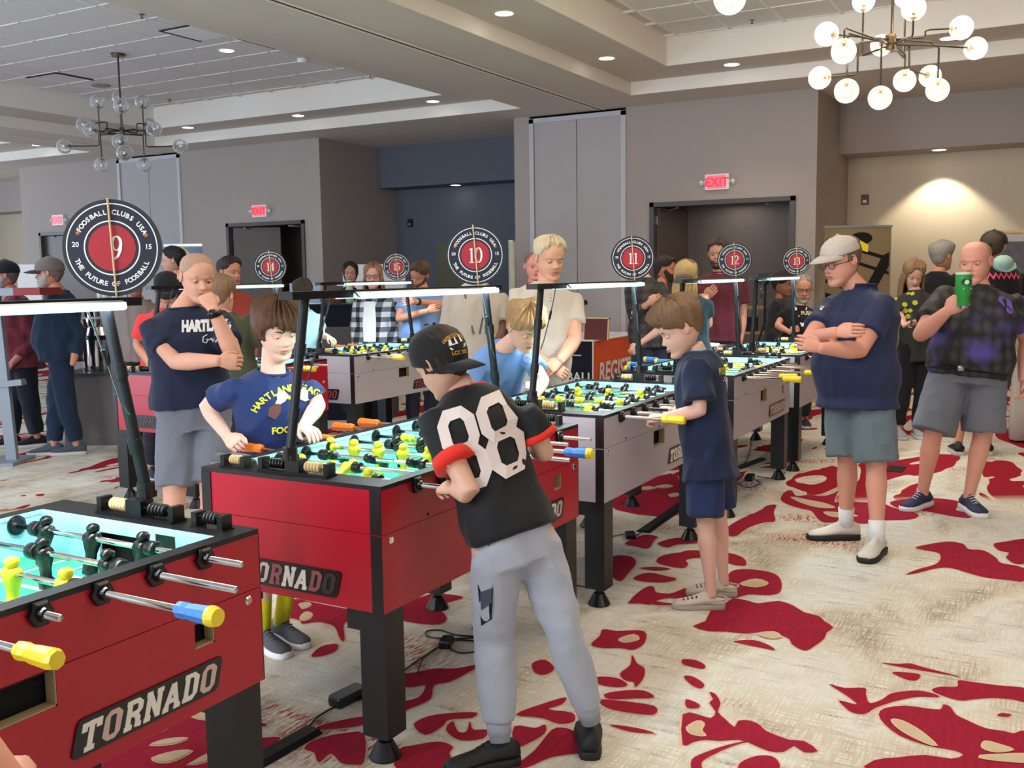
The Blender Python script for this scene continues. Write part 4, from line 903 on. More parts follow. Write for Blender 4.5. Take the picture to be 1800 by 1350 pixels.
        if hand is not None:
            h=s.g(hand); d=h-w; nv=Vector(nrm) if nrm is not None else s.f.cross(d)
            hand_mb(s.hands,w,d,nv,s.S*.95*hsc,curl,side=='L',0,thumb,fingers)
        return s
    def leg(s,side,knee,ankle,toe,foot=True):
        hp=s.hpR if side=='R' else s.hpL; k=s.g(knee); a=s.g(ankle); S=s.S*(.75+.25*s.w); t=s.g(toe)
        s.legs[side]=(hp,k,a,t)
        pts=[hp+s.up*.02,hp.lerp(k,.2),hp.lerp(k,.55),hp.lerp(k,.88),k,k.lerp(a,.12),k.lerp(a,.3),k.lerp(a,.6),k.lerp(a,.88),a-(a-k).normalized()*-.02]
        s.body.tube(pts,[.088*S,.088*S,.074*S,.058*S,.054*S,.05*S,.054*S,.042*S,.033*S,.032*S],16)
        return s
    def finish_body(s):
        b=s.body; b.loft(s.torso(grow=-.016,mul=.9,lo=-.02)); 
        hb=s.H+s.hf@Vector((0,-.028*s.hs,-.085*s.hs))
        b.tube([s.N-s.up*.05,s.N+s.up*.0,s.N.lerp(hb,.5),hb],[.075*s.S,.062*s.S*(.8+.2*s.w),.056*s.S*(.75+.25*s.w),.054*s.S*(.8+.2*s.w)],16)
        me=smooth_remesh(b,s.vox,5)
        V=np_verts(me); F=[tuple(p.vertices) for p in me.polygons]; bpy.data.meshes.remove(me)
        out=MB(); out.add([tuple(v) for v in V],F)
        if s.hands.v: out.add(s.hands.v,s.hands.f)
        HV=s.headV; out.add([tuple(v) for v in HV],HFACES); out.add(s.earmb.v,s.earmb.f)
        bme=out.mesh('body'); s.bodyo=s.child('body',bme,s.sk)
    def hp(s,x,y,z): return s.H+s.hf@(Vector((x,y,z-.117))*s.hs)          # head-local point (chin at z=0) to the world
    def head(s,young=0,heavy=0,lid=.35,gaze=(0,-.2),brow=(90,64,44),lips=None,glasses=False,open_=0):
        V=face_verts(young,0,heavy)*1.0; V[:,2]-=.117
        Rm=np.array(s.hf)*s.hs; s.headL=V.copy(); s.headV=V@Rm.T+np.array(s.H)
        e=MB()
        for sx in (-1,1):
            c=s.hp(sx*.0765,-.012,.125); R=s.hf@Matrix.Rotation(sx*.35,3,'Z')@Matrix.Rotation(-.15,3,'X')
            e.sph(c,1,12,8,(.0085*s.hs,.017*s.hs,.030*s.hs),R)
            e.tube([c+R@Vector((sx*.007*s.hs,.015*s.hs*math.cos(a),.028*s.hs*math.sin(a)*(1 if math.sin(a)>0 else .95))) for a in np.linspace(-1.2,4.0,14)],.0036*s.hs,6)
        s.earmb=e
        s.finish_body()
        # eyes, lids, brows, lips
        ey=MB(); ir=MB(); lidm=MB(); br=MB(); lp=MB(); r=.0125
        for sx in (-1,1):
            c=s.hp(sx*.031,.0645,.1195); ey.sph(c,r*s.hs,14,10)
            g=Vector((gaze[0],1,gaze[1])).normalized(); gc=c+s.hf@(g*r*.62*s.hs); 
            ir.sph(gc,.0068*s.hs,12,8)
            # lids as part-spheres opening around the gaze
            for up_,op in ((1,lid),(-1,.18)):
                rings=[]; rr=r*1.1*s.hs
                a0,a1=(PI*.62,PI*(.3-.5*op)) if up_>0 else (-PI*.55,-PI*.12)
                m_=6
                for i in range(m_+1):
                    el=a0+(a1-a0)*i/m_ if up_>0 else a0+(a1-a0)*i/m_
                    rings.append([c+s.hf@(Vector((math.cos(u)*rr*1.08,math.cos(el)*math.sin(u)*rr,math.sin(el)*math.sin(u)*rr))) for u in np.linspace(.05,PI-.05,11)])
                for i in range(m_):
                    for k in range(10): lidm.add([rings[i][k],rings[i][k+1],rings[i+1][k+1],rings[i+1][k]],[(0,1,2,3)])
            br.tube([s.hp(sx*(.014+.03*q),.087-.012*q*q-.001,.1385+.006*math.sin(q*2.4)) for q in np.linspace(0,1,6)],[a*s.hs for a in (.0022,.0036,.0038,.0032,.0024,.001)],6)
        for z,rz,k in ((.0605,.0036,1.0),(.0535,.0045,.9)):
            lp.tube([s.hp(x*k,.0895-.0-(abs(x)/.026)**2*.009,z+(.002 if z>.057 else -.001)*math.cos(x/.022*1.4)) for x in np.linspace(-.024,.024,9)],[rz*s.hs*max(.25,1-(abs(x)/.027)**2) for x in np.linspace(-.024,.024,9)],6)
        bo=s.bodyo
        s.child('eye',ey.mesh('eye'),M_eye,bo); s.child('iris',ir.mesh('iris'),M_iris,bo); s.child('eyelid',lidm.mesh('lid'),s.sk,bo)
        if brow: s.child('eyebrow',br.mesh('brow'),hairmat(brow),bo)
        lc=lips or tuple(int(a*b) for a,b in zip(s.skc,(.88,.68,.66)))
        s.child('lips',lp.mesh('lips'),mat('lips_%d_%d_%d'%lc,lc,.45),bo)
        if glasses:
            gm=MB()
            for sx in (-1,1):
                gm.tube([s.hp(sx*.032+.023*math.cos(a),.092-.003*abs(math.cos(a)),.119+.018*math.sin(a)) for a in np.linspace(0,2*PI,17)],.0018*s.hs,6)
                gm.tube([s.hp(sx*.054,.09,.122),s.hp(sx*.074,.07,.124),s.hp(sx*.081,.0,.126),s.hp(sx*.08,-.02,.118)],.0018*s.hs,6)
            gm.tube([s.hp(-.009,.094,.121),s.hp(0,.097,.124),s.hp(.009,.094,.121)],.0018*s.hs,6)
            g=s.child('glasses',gm.mesh('glasses'),M_blackp if glasses is True else glasses)
        return s
    def shell(s,name,m,fn,parent=None,strand=.0,seed=1,sm=True,fr=30):
        """closed shell over the head; fn(t,a)->thickness (m), negative hides it inside"""
        V=s.headL.copy(); t=HG[1][:,0]; a=(HG[1][:,1]+PI)%(2*PI)-PI; th=fn(t,np.abs(a),a)
        c=np.array([0,-.01,.02]); d=V-c; n=np.linalg.norm(d,axis=1)[:,None]; d/=n
        if strand:
            nn=np.zeros(len(V)); rs=np.random.RandomState(seed)
            for k in range(5): nn+=np.sin(a*(fr*(.5+rs.rand()))+t*rs.uniform(-14,14)+rs.rand()*6)*.5+np.sin(a*3+t*9+rs.rand()*6)*.35
            th=th+np.where(th>0,nn/2*strand*(1.5+1.5*(t>.8)),0)
        V=V+d*th[:,None]; W=V@(np.array(s.hf)*s.hs).T+np.array(s.H)
        mb=MB(); mb.add([tuple(v) for v in W],HFACES); return s.child(name,mb.mesh(name),m,parent)
    def hair(s,rgb,style='short',th=.018,seed=1,strand=.004):
        def hl(a):     # lowest t with hair, by angle from the front
            pts={'short':([0,.5,.9,1.2,1.6,2.1,3.15],[.83,.8,.68,.6,.56,.36,.24]),'boy':([0,.45,.8,1.15,1.45,1.75,2.2,3.15],[.72,.72,.66,.58,.52,.5,.34,.24]),'shag':([0,.5,.9,1.15,1.5,2,3.15],[.60,.6,.55,.36,.36,.2,.1]),
            'buzz':([0,.5,.9,1.2,1.6,2.1,3.15],[.86,.82,.7,.6,.55,.36,.26]),'back':([0,.5,.9,1.2,1.6,2.1,3.15],[.87,.84,.74,.6,.55,.3,.22]),'horse':([0,1.0,1.3,1.6,2.1,3.15],[1.2,1.2,.66,.55,.34,.24]),'long':([0,.35,.8,1.2,1.6,3.15],[.86,.8,.62,.2,.1,.0]),
            'cap':([0,1.1,1.35,1.6,2.1,3.15],[1.3,1.3,.5,.5,.32,.2]),'capkid':([0,1.1,1.3,1.6,2.1,3.15],[1.3,1.3,.42,.36,.26,.16])}[style]
            return np.interp(a,*pts)
        def fn(t,a,sa):
            j=0 if style in('buzz','horse') else .035*np.sin(sa*17+seed)*np.sin(sa*7.3+seed*2)+.015*np.sin(sa*41)
            jj=(.13*np.clip(np.sin(sa),0,1)-.03*np.clip(-np.sin(sa),0,1))*(a<1.1) if style=='shag' else 0
            k=np.clip((t-hl(a)-jj-j*(a<1.3))/.03,0,1); T=th*((.22+1.0*np.clip((t-.52)/.3,0,1)) if style in('boy','short','back') else (.4+.6*np.clip((t-.4)/.4,0,1)))
            if style=='shag': T=T*(1+.5*G(a-1.3,.5)*G(t-.5,.2)+.35*G(a-2.6,.8)*G(t-.2,.15))
            return np.where(k>0,-.012+k*(.012+T),-.012)
        return s.shell('hair',hairmat(rgb),fn,None,strand,seed)
    def beard(s,rgb,th=.006,lo=.34):
        def fn(t,a,sa):
            hi=np.interp(a,[0,.25,.5,.9,1.25,1.5,1.8,3.2],[.3,.3,.31,.33,.5,.55,.1,-1]); k=np.clip((hi-t)/.03,0,1)*np.where((a<.22)&(t>.2)&(t<.27),0,1)
            return np.where(k>0,-.008+k*(.008+th),-.008)
        return s.shell('beard',hairmat(rgb),fn,s.bodyo,.002,3)
    def longhair(s,rgb,drop=.3,back=True,seed=2):
        s.hair(rgb,'long',.016,seed)
        mb=MB(); rs=random.Random(seed)
        for k in range(26):
            an=PI*.36+(2*PI-PI*.72)*k/25; x,y=math.sin(an)*.082,math.cos(an)*.098-.012
            p=[s.hp(x*.9,y*.9,.15),s.hp(x*1.08,y*1.05,.09),s.hp(x*1.14,y*1.08-.006,.02)]
            q=p[-1]+Vector((0,0,-drop*.5*s.hs))+s.hf@Vector((x*.15,-.01,0)); r=q+Vector((rs.uniform(-.01,.01),rs.uniform(-.01,.01),-drop*.5*s.hs))
            mb.tube(p+[q,r],[.011,.013,.014,.013,.005],6)
        s.child('hair_length',mb.mesh('hair_length'),hairmat(rgb))
    def cap(s,rgb,billc=None,yaw=0,pitch=0,low=.62,emblem=None,curve=.5,name='cap'):
        m=cloth('cap_%d_%d_%d'%rgb,rgb); bm_=cloth('cap_%d_%d_%d'%(billc or rgb),billc or rgb)
        hf0=s.hf; s.hf=hf0@Matrix.Rotation(math.radians(yaw),3,'Z')@Matrix.Rotation(math.radians(-pitch),3,'X')
        def fn(t,a,sa):
            lo=np.where(a<PI/2,low+.03,low-.0); k=np.clip((t-lo)/.03,0,1); return -.012+k*(.012+.011+.008*G(a,.9)*G(t-.82,.14))
        V0=s.headL
        if True:
            c=MB()
            for i in range(0,15): pass
            rings=[]
            for i in range(15):
                t=low+(1.02-low)*i/14; z=t*HH; w=(pl(min(t,1),*HW)+.013)*(1 if t<1 else .4); hd=(pl(min(t,1),*HF)-pl(min(t,1),*HB))/2+.013
                cy=-.01
                rings.append([s.hp(w*1.02*math.sin(q),cy+hd*math.cos(q),z+.014*(i/14)) for q in np.linspace(0,2*PI,41)[:-1]])
            me=c.loft(rings).mesh('cap'); co_=s.child(name,me,m)
        else: co_=s.shell(name,m,fn)
        b=MB(); rings=[]; zb=low*HH+.012
        for i in range(9):
            u=-1+2*i/8; ang=u*1.12; x0=.084*math.sin(ang); y0=-.004+.098*math.cos(ang)
            L_=.092*(1-abs(u)**2.6*.92); dz=-curve*.03*abs(u)**1.6
            p0=(x0,y0-.012,zb+dz*.3+.004); p1=(x0*.98,y0+L_*.5,zb+dz-.002); p2=(x0*.94,y0+L_,zb+dz*1.2-.014)
            rings.append([s.hp(*p0),s.hp(*p1),s.hp(*p2),s.hp(p2[0],p2[1],p2[2]-.004),s.hp(p1[0],p1[1],p1[2]-.005),s.hp(p0[0],p0[1],p0[2]-.005)])
        s.child('cap_bill',b.loft(rings).mesh('bill'),bm_,co_)
        s.child('cap_button',MB().sph(s.hp(0,-.012,HH+.021),.006,10,6).mesh('button'),bm_,co_)
        if emblem:
            e=MB(); 
            for (kind,*a) in emblem[1]:
                def F(x,y,d,s=s):
                    an=x/.095; t_=zb+y; q=(t_/HH); w=pl(min(q,1),*HW)+.02; f=pl(min(q,1),*HF)+.031
                    return s.hp(w*1.25*math.sin(an),f*math.cos(an)-.004+.004,t_)
                if kind=='t': text_to(e,a[0],lambda x,y,d:F(x+a[1],y+a[2],d),a[3],.03)
                if kind=='p': e.prism(a[0],lambda x,y,t:F(x,y,t) if not t else s.H+(F(x,y,0)-s.H)*1.02,1)
            bvh=BVHTree.FromPolygons([v.co+s.base for v in co_.data.vertices],[tuple(p.vertices) for p in co_.data.polygons])
            VV=[]
            for v in e.v:
                v=Vector(v); dd=(v-s.hp(0,-.01,.15)); dd.normalize(); h=bvh.ray_cast(v+dd*.12,-dd,.4)
                VV.append(tuple(h[0]+dd*.002) if h[0] else tuple(v))
            e.v=VV; s.child('cap_embroidery',e.mesh('embroidery'),emblem[0],co_)
        s.hf=hf0
        return co_
    def shirt(s,m,hem=-.12,sleeve=.62,amp=.006,seed=1,name='shirt',flare=.08,loose=.016,slw=1.0,cuffm=None,open_=False,collar=None):
        b=MB(); tr=s.torso(grow=loose,lo=hem,hi=1.03,flare=flare); b.loft(tr)
        for side,(sh,e,w) in s.arms.items():
            S=s.S*(.8+.2*s.w)*slw; 
            if sleeve<=1: end=sh.lerp(e,sleeve); pts=[sh-(e-sh)*.06-(s.up*.0),sh.lerp(e,.12),sh.lerp(e,sleeve*.6),end]; rr=[.047*S,.06*S,.064*S,.069*S]
            else: end=e.lerp(w,sleeve-1); pts=[sh-(e-sh)*.12,sh.lerp(e,.12),sh.lerp(e,.55),e,e.lerp(w,.3),end]; rr=[.047*S,.06*S,.058*S,.052*S,.052*S,.042*S]
            b.tube(pts,rr,16)
        me=smooth_remesh(b,.009 if s.near else .014,4); folds(me,amp,seed)
        s.shirt_o=s.child(name,me,m); 
        if cuffm:
            for side,(sh,e,w) in s.arms.items():
                c=MB(); S=s.S*(.8+.2*s.w)*slw; a0=sh.lerp(e,sleeve-.13); a1=sh.lerp(e,sleeve+.015); c.tube([a0,a0.lerp(a1,.5),a1],[.07*S,.0745*S,.076*S],20); s.child('sleeve_band',c.mesh('band'),cuffm,s.shirt_o)
        # neckband
        rg=s.torso(grow=loose*.45+.002,lo=hem,hi=1.03); top=rg[-1]; c=MB(); c.tube(top+[top[0],top[1]],.0065*s.S,8,False)
        s.child('neckband',c.mesh('neckband'),collar or m,s.shirt_o)
        return s.shirt_o
    def legwear(s,m,cut=.9,amp=.006,seed=2,name='shorts',rise=.1,w=1.18,cuff=None,taper=1.0):
        b=MB(); R=s.torso(grow=.008,lo=-.09,hi=.36); b.loft(R)
        for side,(hp,k,a,t) in s.legs.items():
            S=s.S*(.75+.25*s.w)*w
            if cut<=1: pts=[hp+s.up*.03,hp.lerp(k,.15),hp.lerp(k,.5),hp.lerp(k,cut)]; rr=[.07*S,.084*S,.086*S,.087*S]
            else:
                c_=cut-1; pts=[hp+s.up*.03,hp.lerp(k,.15),hp.lerp(k,.55),k,k.lerp(a,.35*c_/.9),k.lerp(a,.75*c_/.9),k.lerp(a,c_)]; rr=[.074*S,.086*S,.078*S,.068*S,.064*S*taper,.056*S*taper,.05*S*taper]
            b.tube(pts,rr,18)
        me=smooth_remesh(b,.009 if s.near else .014,4); folds(me,amp,seed,5,(1,1,.8)); s.leg_o=s.child(name,me,m)
        return s.leg_o
    def shoe(s,side,upper,sole,kind='sneaker',lace=None,sock=None,sockh=.1,h=.085):
        hp,k,a,t=s.legs[side]; d=Vector((t.x-a.x,t.y-a.y,0)); L=.27*s.S*1.05; d=d.normalized() if d.length>.01 else s.f; n=Vector((-d.y,d.x,0)); o=Vector((a.x,a.y,0))-d*.055*s.S
        P=lambda x,y,z:o+d*x*s.S*1.06+n*y*s.S*1.14+Vector((0,0,z*s.S*1.1))
        def sec(x,w,z0,z1,top):
            return [P(x,w*math.cos(q)*(1 if math.sin(q)<.3 else top),z0+(z1-z0)*(.5+.5*math.sin(q))) for q in [2*PI*j/16 for j in range(16)]]
        xs=[(-.018,.026,.02,.075,.8),(.0,.035,.018,.088,.75),(.04,.038,.018,.1,.62),(.08,.038,.018,.098,.55),(.11,.04,.018,.085,.55),(.15,.045,.018,.066,.6),(.19,.046,.018,.055,.7),(.225,.04,.018,.046,.75),(.25,.024,.018,.036,.7)]
        if kind=='clog': xs=[(x,w*1.1,z0,z1*(.62 if x<.06 else .95),tp) for x,w,z0,z1,tp in xs]
        up=MB().loft([sec(*q) for q in xs]); so=s.child('shoe',up.mesh('shoe'),upper)
        sl=MB(); 
        out=[(-.022,.018),(-.012,.034),(.03,.041),(.08,.04),(.13,.045),(.18,.05),(.22,.045),(.25,.03),(.258,.012)]
        poly=[(x,y) for x,y in out]+[(x,-y) for x,y in out[::-1]]
        sl.loft([[P(x*k_,y*k2,z) for x,y in poly] for z,k_,k2 in ((0,.985,.93),(.006,1,1),(.024,1.0,1.0),(.028,.98,.95))])
        s.child('sole',sl.mesh('sole'),sole,so)
        if lace:
            lm=MB()
            for i in range(5): x=.07+.02*i; z=.1-.009*i; lm.tube([P(x,-.018,z-.006),P(x+.005,0,z+.003),P(x,.018,z-.006)],.0028*s.S,6)
            s.child('laces',lm.mesh('laces'),lace,so)
        if kind=='clog':
            st=MB().tube([P(.05+.0*c,.046*math.cos(c),.05+.035*0+.02*math.sin(c)) if 0 else P(.055-.085*math.sin(c),.045*math.cos(c),.055) for c in np.linspace(0,PI,12)],.005*s.S,6); s.child('heel_strap',st.mesh('strap'),upper,so)
            hl=MB()
            for i in range(4):
                for j in (-1,0,1): hl.cyl(P(.13+.022*i,j*.018,.0675-.0055*i),P(.131+.022*i,j*.018,.05-.005*i),.0045,8)
            s.child('vent_holes',hl.mesh('holes'),M_hole,so)
        if sock:
            q=(k-a).normalized(); sk=MB().tube([a-q*.02,a+q*.03,a+q*sockh],[.04*s.S,.041*s.S,.045*s.S],16); s.child('sock',sk.mesh('sock'),sock)
        return s
    def print_on(s,mb2,origin,right,up,m,name='print',target=None,off=.003,norm=None,tol=.05):
        """lay a flat 2D drawing onto the cloth by casting every point onto it"""
        tg=target or s.shirt_o; o=s.g(origin) if not isinstance(origin,Vector) else origin
        R=Vector(right).normalized(); U=Vector(up).normalized(); n=norm or R.cross(U).normalized()
        bvh=BVHTree.FromPolygons([v.co+s.base for v in tg.data.vertices],[tuple(p.vertices) for p in tg.data.polygons])
        VV=[]
        for x,y,z in mb2.v:
            p=o+R*x+U*y; h=bvh.ray_cast(p+n*.35,-n,.9); h=h if h[0] or tol<.1 else bvh.find_nearest(p); VV.append(h[0]+n*(off+z) if h[0] else None)
        q=MB(); ok=[None not in [VV[i] for i in f] and max((VV[i]-VV[f[0]]).dot(n) for i in f)-min((VV[i]-VV[f[0]]).dot(n) for i in f)<tol for f in mb2.f]
        if not any(ok): return None
        q.f=[f for f,k in zip(mb2.f,ok) if k]; q.m=[m_ for m_,k in zip(mb2.m,ok) if k]; q.v=[tuple(v) if v is not None else tuple(o) for v in VV]
        used=sorted({i for f in q.f for i in f}); mp={i:k for k,i in enumerate(used)}; q.v=[q.v[i] for i in used]; q.f=[tuple(mp[i] for i in f) for f in q.f]
        q.m=q.m; return s.child(name,q.mesh(name),m,tg)
def flat(mb,poly): mb.add([(x,y,0) for x,y in poly],[tuple(range(len(poly)))]); return mb
def quadflat(mb,quads):
    for q in quads: mb.add([(p.x,p.y,0) for p in q],[(0,1,2,3)])
    return mb
# ---------------------------------------------------------------- the people
Z='z'
def floorpt(u,z,dD,D): return at(u,675-FOC*((z-EYE)/(D+dD)-CF[2]-CR[2]*(u-900)/FOC)/CU[2],D+dD)
def stand(p,ul,ur,kz=.5,toe=None,du=(0,0),dd=(0,0),phi=None):
    """straight standing legs at picture columns ul (own right) / ur (own left)"""
    f=cam_dir(p.phi if phi is None else phi)
    for side,u,d in (('R',ul,dd[0]),('L',ur,dd[1])):
        a=floorpt(u,.08*p.S,d,p.D); hp=p.hpR if side=='R' else p.hpL
        k=hp.lerp(a,.52)+f*.02; S=p.S*(.75+.25*p.w); p.legs[side]=(hp,k,a,a+f*.1)
        p.body.tube([hp+p.up*.02,hp.lerp(k,.2),hp.lerp(k,.55),hp.lerp(k,.88),k,k.lerp(a,.12),k.lerp(a,.3),k.lerp(a,.6),k.lerp(a,.88),a-Vector((0,0,.02))],[.088*S,.088*S,.074*S,.058*S,.054*S,.05*S,.054*S,.042*S,.033*S,.032*S],16)
navy=cloth('navy_tee',(30,38,62)); M_jean=cloth('dark_jeans',(38,48,74)); khaki=cloth('slate_shorts',(104,118,126)); M_lace=mat('lace_white',(222,220,214),.7)
blk=cloth('black_cloth',(22,22,26)); wht=cloth('white_cotton',(226,226,228)); dshoe=mat('dark_shoe',(30,32,38),.6); gsole=mat('grey_sole',(190,190,186),.6); wsole=mat('white_sole',(232,232,232),.5); bsole=mat('black_sole',(24,24,26),.6)
camR=Vector(CR); UPV=Vector((0,0,1))
def shoes(p,u,so,lace=None,sock=None,sh=.1,kind='sneaker'):
    for sd in ('R','L'): p.shoe(sd,u,so,kind,lace,sock,sh)
# 1 boy with the 88 jersey
p=Person('boy in a black jersey with white 88, backwards black cap and light grey joggers',3.2,(776,640,.04,-128,32,-6,.93),(818,692,.06),(905,955,-.02),-148,.85,.95,0,(214,168,144),floorpt(955,0,-.02,3.2).to_tuple() and (floorpt(955,0,-.02,3.2).x,floorpt(955,0,-.02,3.2).y,0),True,sw=.2)
p.arm('L',(828,868,-.14),(797,860,-.1),(783,856,-.06),.95,Vector((0,0,.6))-camR*.2-Vector(CF)*.4,.6,1.05,hsc=.95)
p.arm('R',(958,796,.08),(930,778,.24),(905,772,.34),.8,None,.5,1.05,sh=(922,722,.05))
p.leg('L',(868,1125,.02),(878,1292,-.02),(800,1330,-.06)); p.leg('R',(992,1110,-.02),(1036,1258,.06),(1030,1230,.4))
p.head(young=1,lid=.5,brow=(50,36,28)); p.hair((44,32,28),'capkid',.014)
jer=cloth('black_jersey',(26,27,30),.7); orr=cloth('red_trim',(222,50,34))
p.shirt(jer,.03,.62,.007,11,'jersey',.06,.02,1.1,orr,collar=orr)
b=MB(); 
for k,dx in ((0,-.69),(1,.07)):
    for pth in SLAB['8']: pass
    for lp_ in ([(.14,.5),(.04,.62),(.04,.86),(.16,.97),(.44,.97),(.56,.86),(.56,.62),(.46,.5)],[(.14,.5),(.02,.38),(.02,.14),(.15,.02),(.45,.02),(.58,.14),(.58,.38),(.46,.5)]):
        quadflat(b,stroke([((x+dx)*.165,(y-.5)*.235) for x,y in lp_],lambda a,c:.0165,True))
n2=(-Vector(CF)+Vector((0,0,.15))).normalized()
p.print_on(b,(852,768,0),camR*.95+UPV*.3,UPV*.95-camR*.3,mat('number_white',(226,212,208),.6),'number_print',None,.006,None,.2)
jog=cloth('grey_joggers',(170,174,188)); p.legwear(jog,1.86,.007,12,'joggers',w=1.12,taper=1.1)
for sd in ('L','R'):
    cf=MB(); hp,k,a,t=p.legs[sd]; q0=k.lerp(a,.82); q1=k.lerp(a,.99); cf.tube([q0,q0.lerp(q1,.5),q1],[.05*.85,.047*.85,.045*.85],24); p.child('ankle_cuff',cf.mesh('cuff'),cloth('cuff_grey',(160,164,178)),p.leg_o)
b=MB(); flat(b,[(-.022,.13),(.02,.13),(.028,-.02),(.022,-.12),(-.012,-.15),(-.02,-.02)]); p.print_on(b,(852,1010,-.02),camR,UPV,blk,'side_stripe',p.leg_o)
b=MB(); flat(b,[(-.016,.03),(.022,.05),(.02,.0),(-.014,-.03)]); p.print_on(b,(854,1045,-.02),camR,UPV,cloth('slate_patch',(70,76,96)),'side_patch',p.leg_o,.005)
shoes(p,mat('black_sneaker',(18,18,21),.6,bump=.2),bsole,mat('lace_black',(12,12,14),.8),cloth('grey_sock',(150,154,170)),.05)
p.cap((34,33,34),None,yaw=178,pitch=30,low=.5,emblem=None)
gold=mat('gold_thread',(214,160,60),.6)
b=MB(); text_to(b,'UNITED STATES NAVY',lambda x,y,d:(x*.62,y+.026-7*x*x*.4,0),.016,.02); text_to(b,'LCC 202',lambda x,y,d:(x,y-.03,0),.017,.03)
capo=[c for c in p.t.children if c.name.startswith('cap')][0]
Rr=camR*.8+Vector(CF)*.5+UPV*.16
p.print_on(b,(796,607,0),Rr,UPV*.97-camR*.2,gold,'cap_embroidery',capo,.002)
b=MB(); flat(b,[(-.035,-.004),(.028,.002),(.036,.006),(.034,-.002),(.024,-.008),(-.03,-.012)]); flat(b,[(-.035,.002),(-.03,.022),(-.022,.022),(-.022,.008),(-.01,.008),(-.008,.028),(-.004,.028),(0,.006)]); flat(b,[(.012,.01),(.015,.034),(.018,.034),(.022,.012)])
p.print_on(b,(796,608,0),Rr,UPV*.97-camR*.2,M_white,'cap_ship_emblem',capo,.003)
# 2 boy in the navy eagles shirt
p=Person('boy with long brown fringe in a navy shirt with yellow lettering, holding an orange handle',4.1,(487,580,-.1,38,20,4,.98),(480,657,-.06),(470,.76,.06,Z),32,.86,.95,0,(234,190,170),None,True,sw=.19)
p.arm('R',(362,712,.0),(400,768,-.14),(428,788,-.22),.9,-camR*.6+UPV*.6,.6,1.0)
p.arm('L',(560,712,.02),(533,750,-.2),(562,765,-.3),.35,UPV,.4)
p.leg('R',(462,.40,.0,Z),(462,.085,.12,Z),(505,0,.0,Z)); p.leg('L',(515,.40,.05,Z),(495,.085,.22,Z),(540,0,.1,Z))
p.head(young=1,lid=.92,gaze=(0,-.5),brow=(86,56,38)); p.hair((92,60,38),'shag',.024,5,.006)
nb=cloth('navy_sport_shirt',(30,52,104),.6); p.shirt(nb,-.1,.66,.006,21,'shirt',.08,.016,1.0)
yl=mat('lime_print',(222,220,60),.6); b=MB()
for i,ch in enumerate('HARTLAND EAGLES'):
    if ch==' ': continue
    th=math.radians(90-(i-7)*8.8); r=.16; rot=th-PI/2; c_,s_=math.cos(rot),math.sin(rot)
    text_to(b,ch,lambda x,y,d:(r*math.cos(th)+x*c_-y*s_,r*math.sin(th)*.8+x*s_+y*c_-.06,0),.037,.03)
text_to(b,'FOOSBALL',lambda x,y,d:(x,y-.1,0),.038,.04)
n_=cam_dir(20); rr=-n_.cross(UPV)
p.print_on(b,(517,718,-.1),rr,UPV,yl,'shirt_lettering')
b=MB()
for sx in (-1,1):
    flat(b,[(sx*(.018+x*1.15),y*1.1+.02) for x,y in ((.0,.03),(.012,.045),(.03,.048),(.042,.036),(.04,.018),(.048,.004),(.03,.0),(.012,.01))])
p.print_on(b,(517,718,-.1),rr,UPV,M_white,'eagle_heads',None,.003)
b=MB()
for sx in (-1,1): flat(b,[(sx*(.018+x*1.15),y*1.1+.02) for x,y in ((.045,.006),(.07,-.01),(.075,-.04),(.05,-.055),(.03,-.03),(.028,-.004))])
p.print_on(b,(517,718,-.1),rr,UPV,mat('eagle_brown',(110,66,60),.7),'eagle_bodies',None,.003)
b=MB(); flat(b,[(-.05,-.03),(.05,-.02),(.052,-.032),(-.048,-.043)]); flat(b,[(-.002,-.03),(.004,-.03),(.003,-.06),(-.001,-.06)])
for sx in (-1,1): flat(b,[(sx*(.018+x*1.15),y*1.1+.02) for x,y in ((.0,.03),(-.012,.022),(-.004,.014),(.008,.018))])
p.print_on(b,(517,718,-.1),rr,UPV,yl,'beaks_and_table',None,.0035)
p.legwear(cloth('navy_shorts',(28,34,58)),.95,.006,22); ys=cloth('yellow_sock',(206,196,30)); gs=mat('grey_knit_shoe',(84,86,94),.8,bump=.3,bscale=200)
shoes(p,gs,wsole,mat('lace_navy',(44,50,74),.8),ys,.2)
# 3 bald man, hand on mouth
p=Person('bald man in a navy tee with white lettering, one hand over his mouth, arms folded',5.0,(347,489,0,36,14,0,1.03),(322,545,.02),(342,722,.08),30,1.0,1.08,.15,(214,160,136),None,True,sw=.205)
p.arm('R',(308,636,-.12),(384,634,-.28),(406,636,-.26),.5,-Vector(CF),.3,1.08)
p.arm('L',(414,632,-.16),(374,543,-.24),(350,498,-.2),.75,-Vector(CF)+camR*.5,.2,1.05,fingers=[.75,.8,.85,.9])
stand(p,300,365); p.head(lid=.6,gaze=(.2,-.4),brow=(96,72,56)); p.hair((176,140,120),'buzz',.001,3,.0)
p.shirt(navy,.03,.6,.007,31,flare=.1); b=MB(); text_to(b,'HARTLAND',lambda x,y,d:(x*.62,y,0),.072,.07); quadflat(b,stroke([(.0,-.02),(-.018,-.03),(-.02,-.055),(-.004,-.06),(.004,-.045),(-.006,-.043),(.01,-.046),(.02,-.04),(.026,-.055),(.036,-.04),(.044,-.055),(.054,-.038),(.064,-.056),(.078,-.04)],lambda a,c:.0022)); n_=cam_dir(12); rr=-n_.cross(UPV)
p.print_on(b,(362,582,-.1),rr,UPV,wht,'shirt_lettering'); p.legwear(cloth('grey_shorts',(112,116,128)),.86,.006,32,w=1.1); shoes(p,dshoe,gsole)
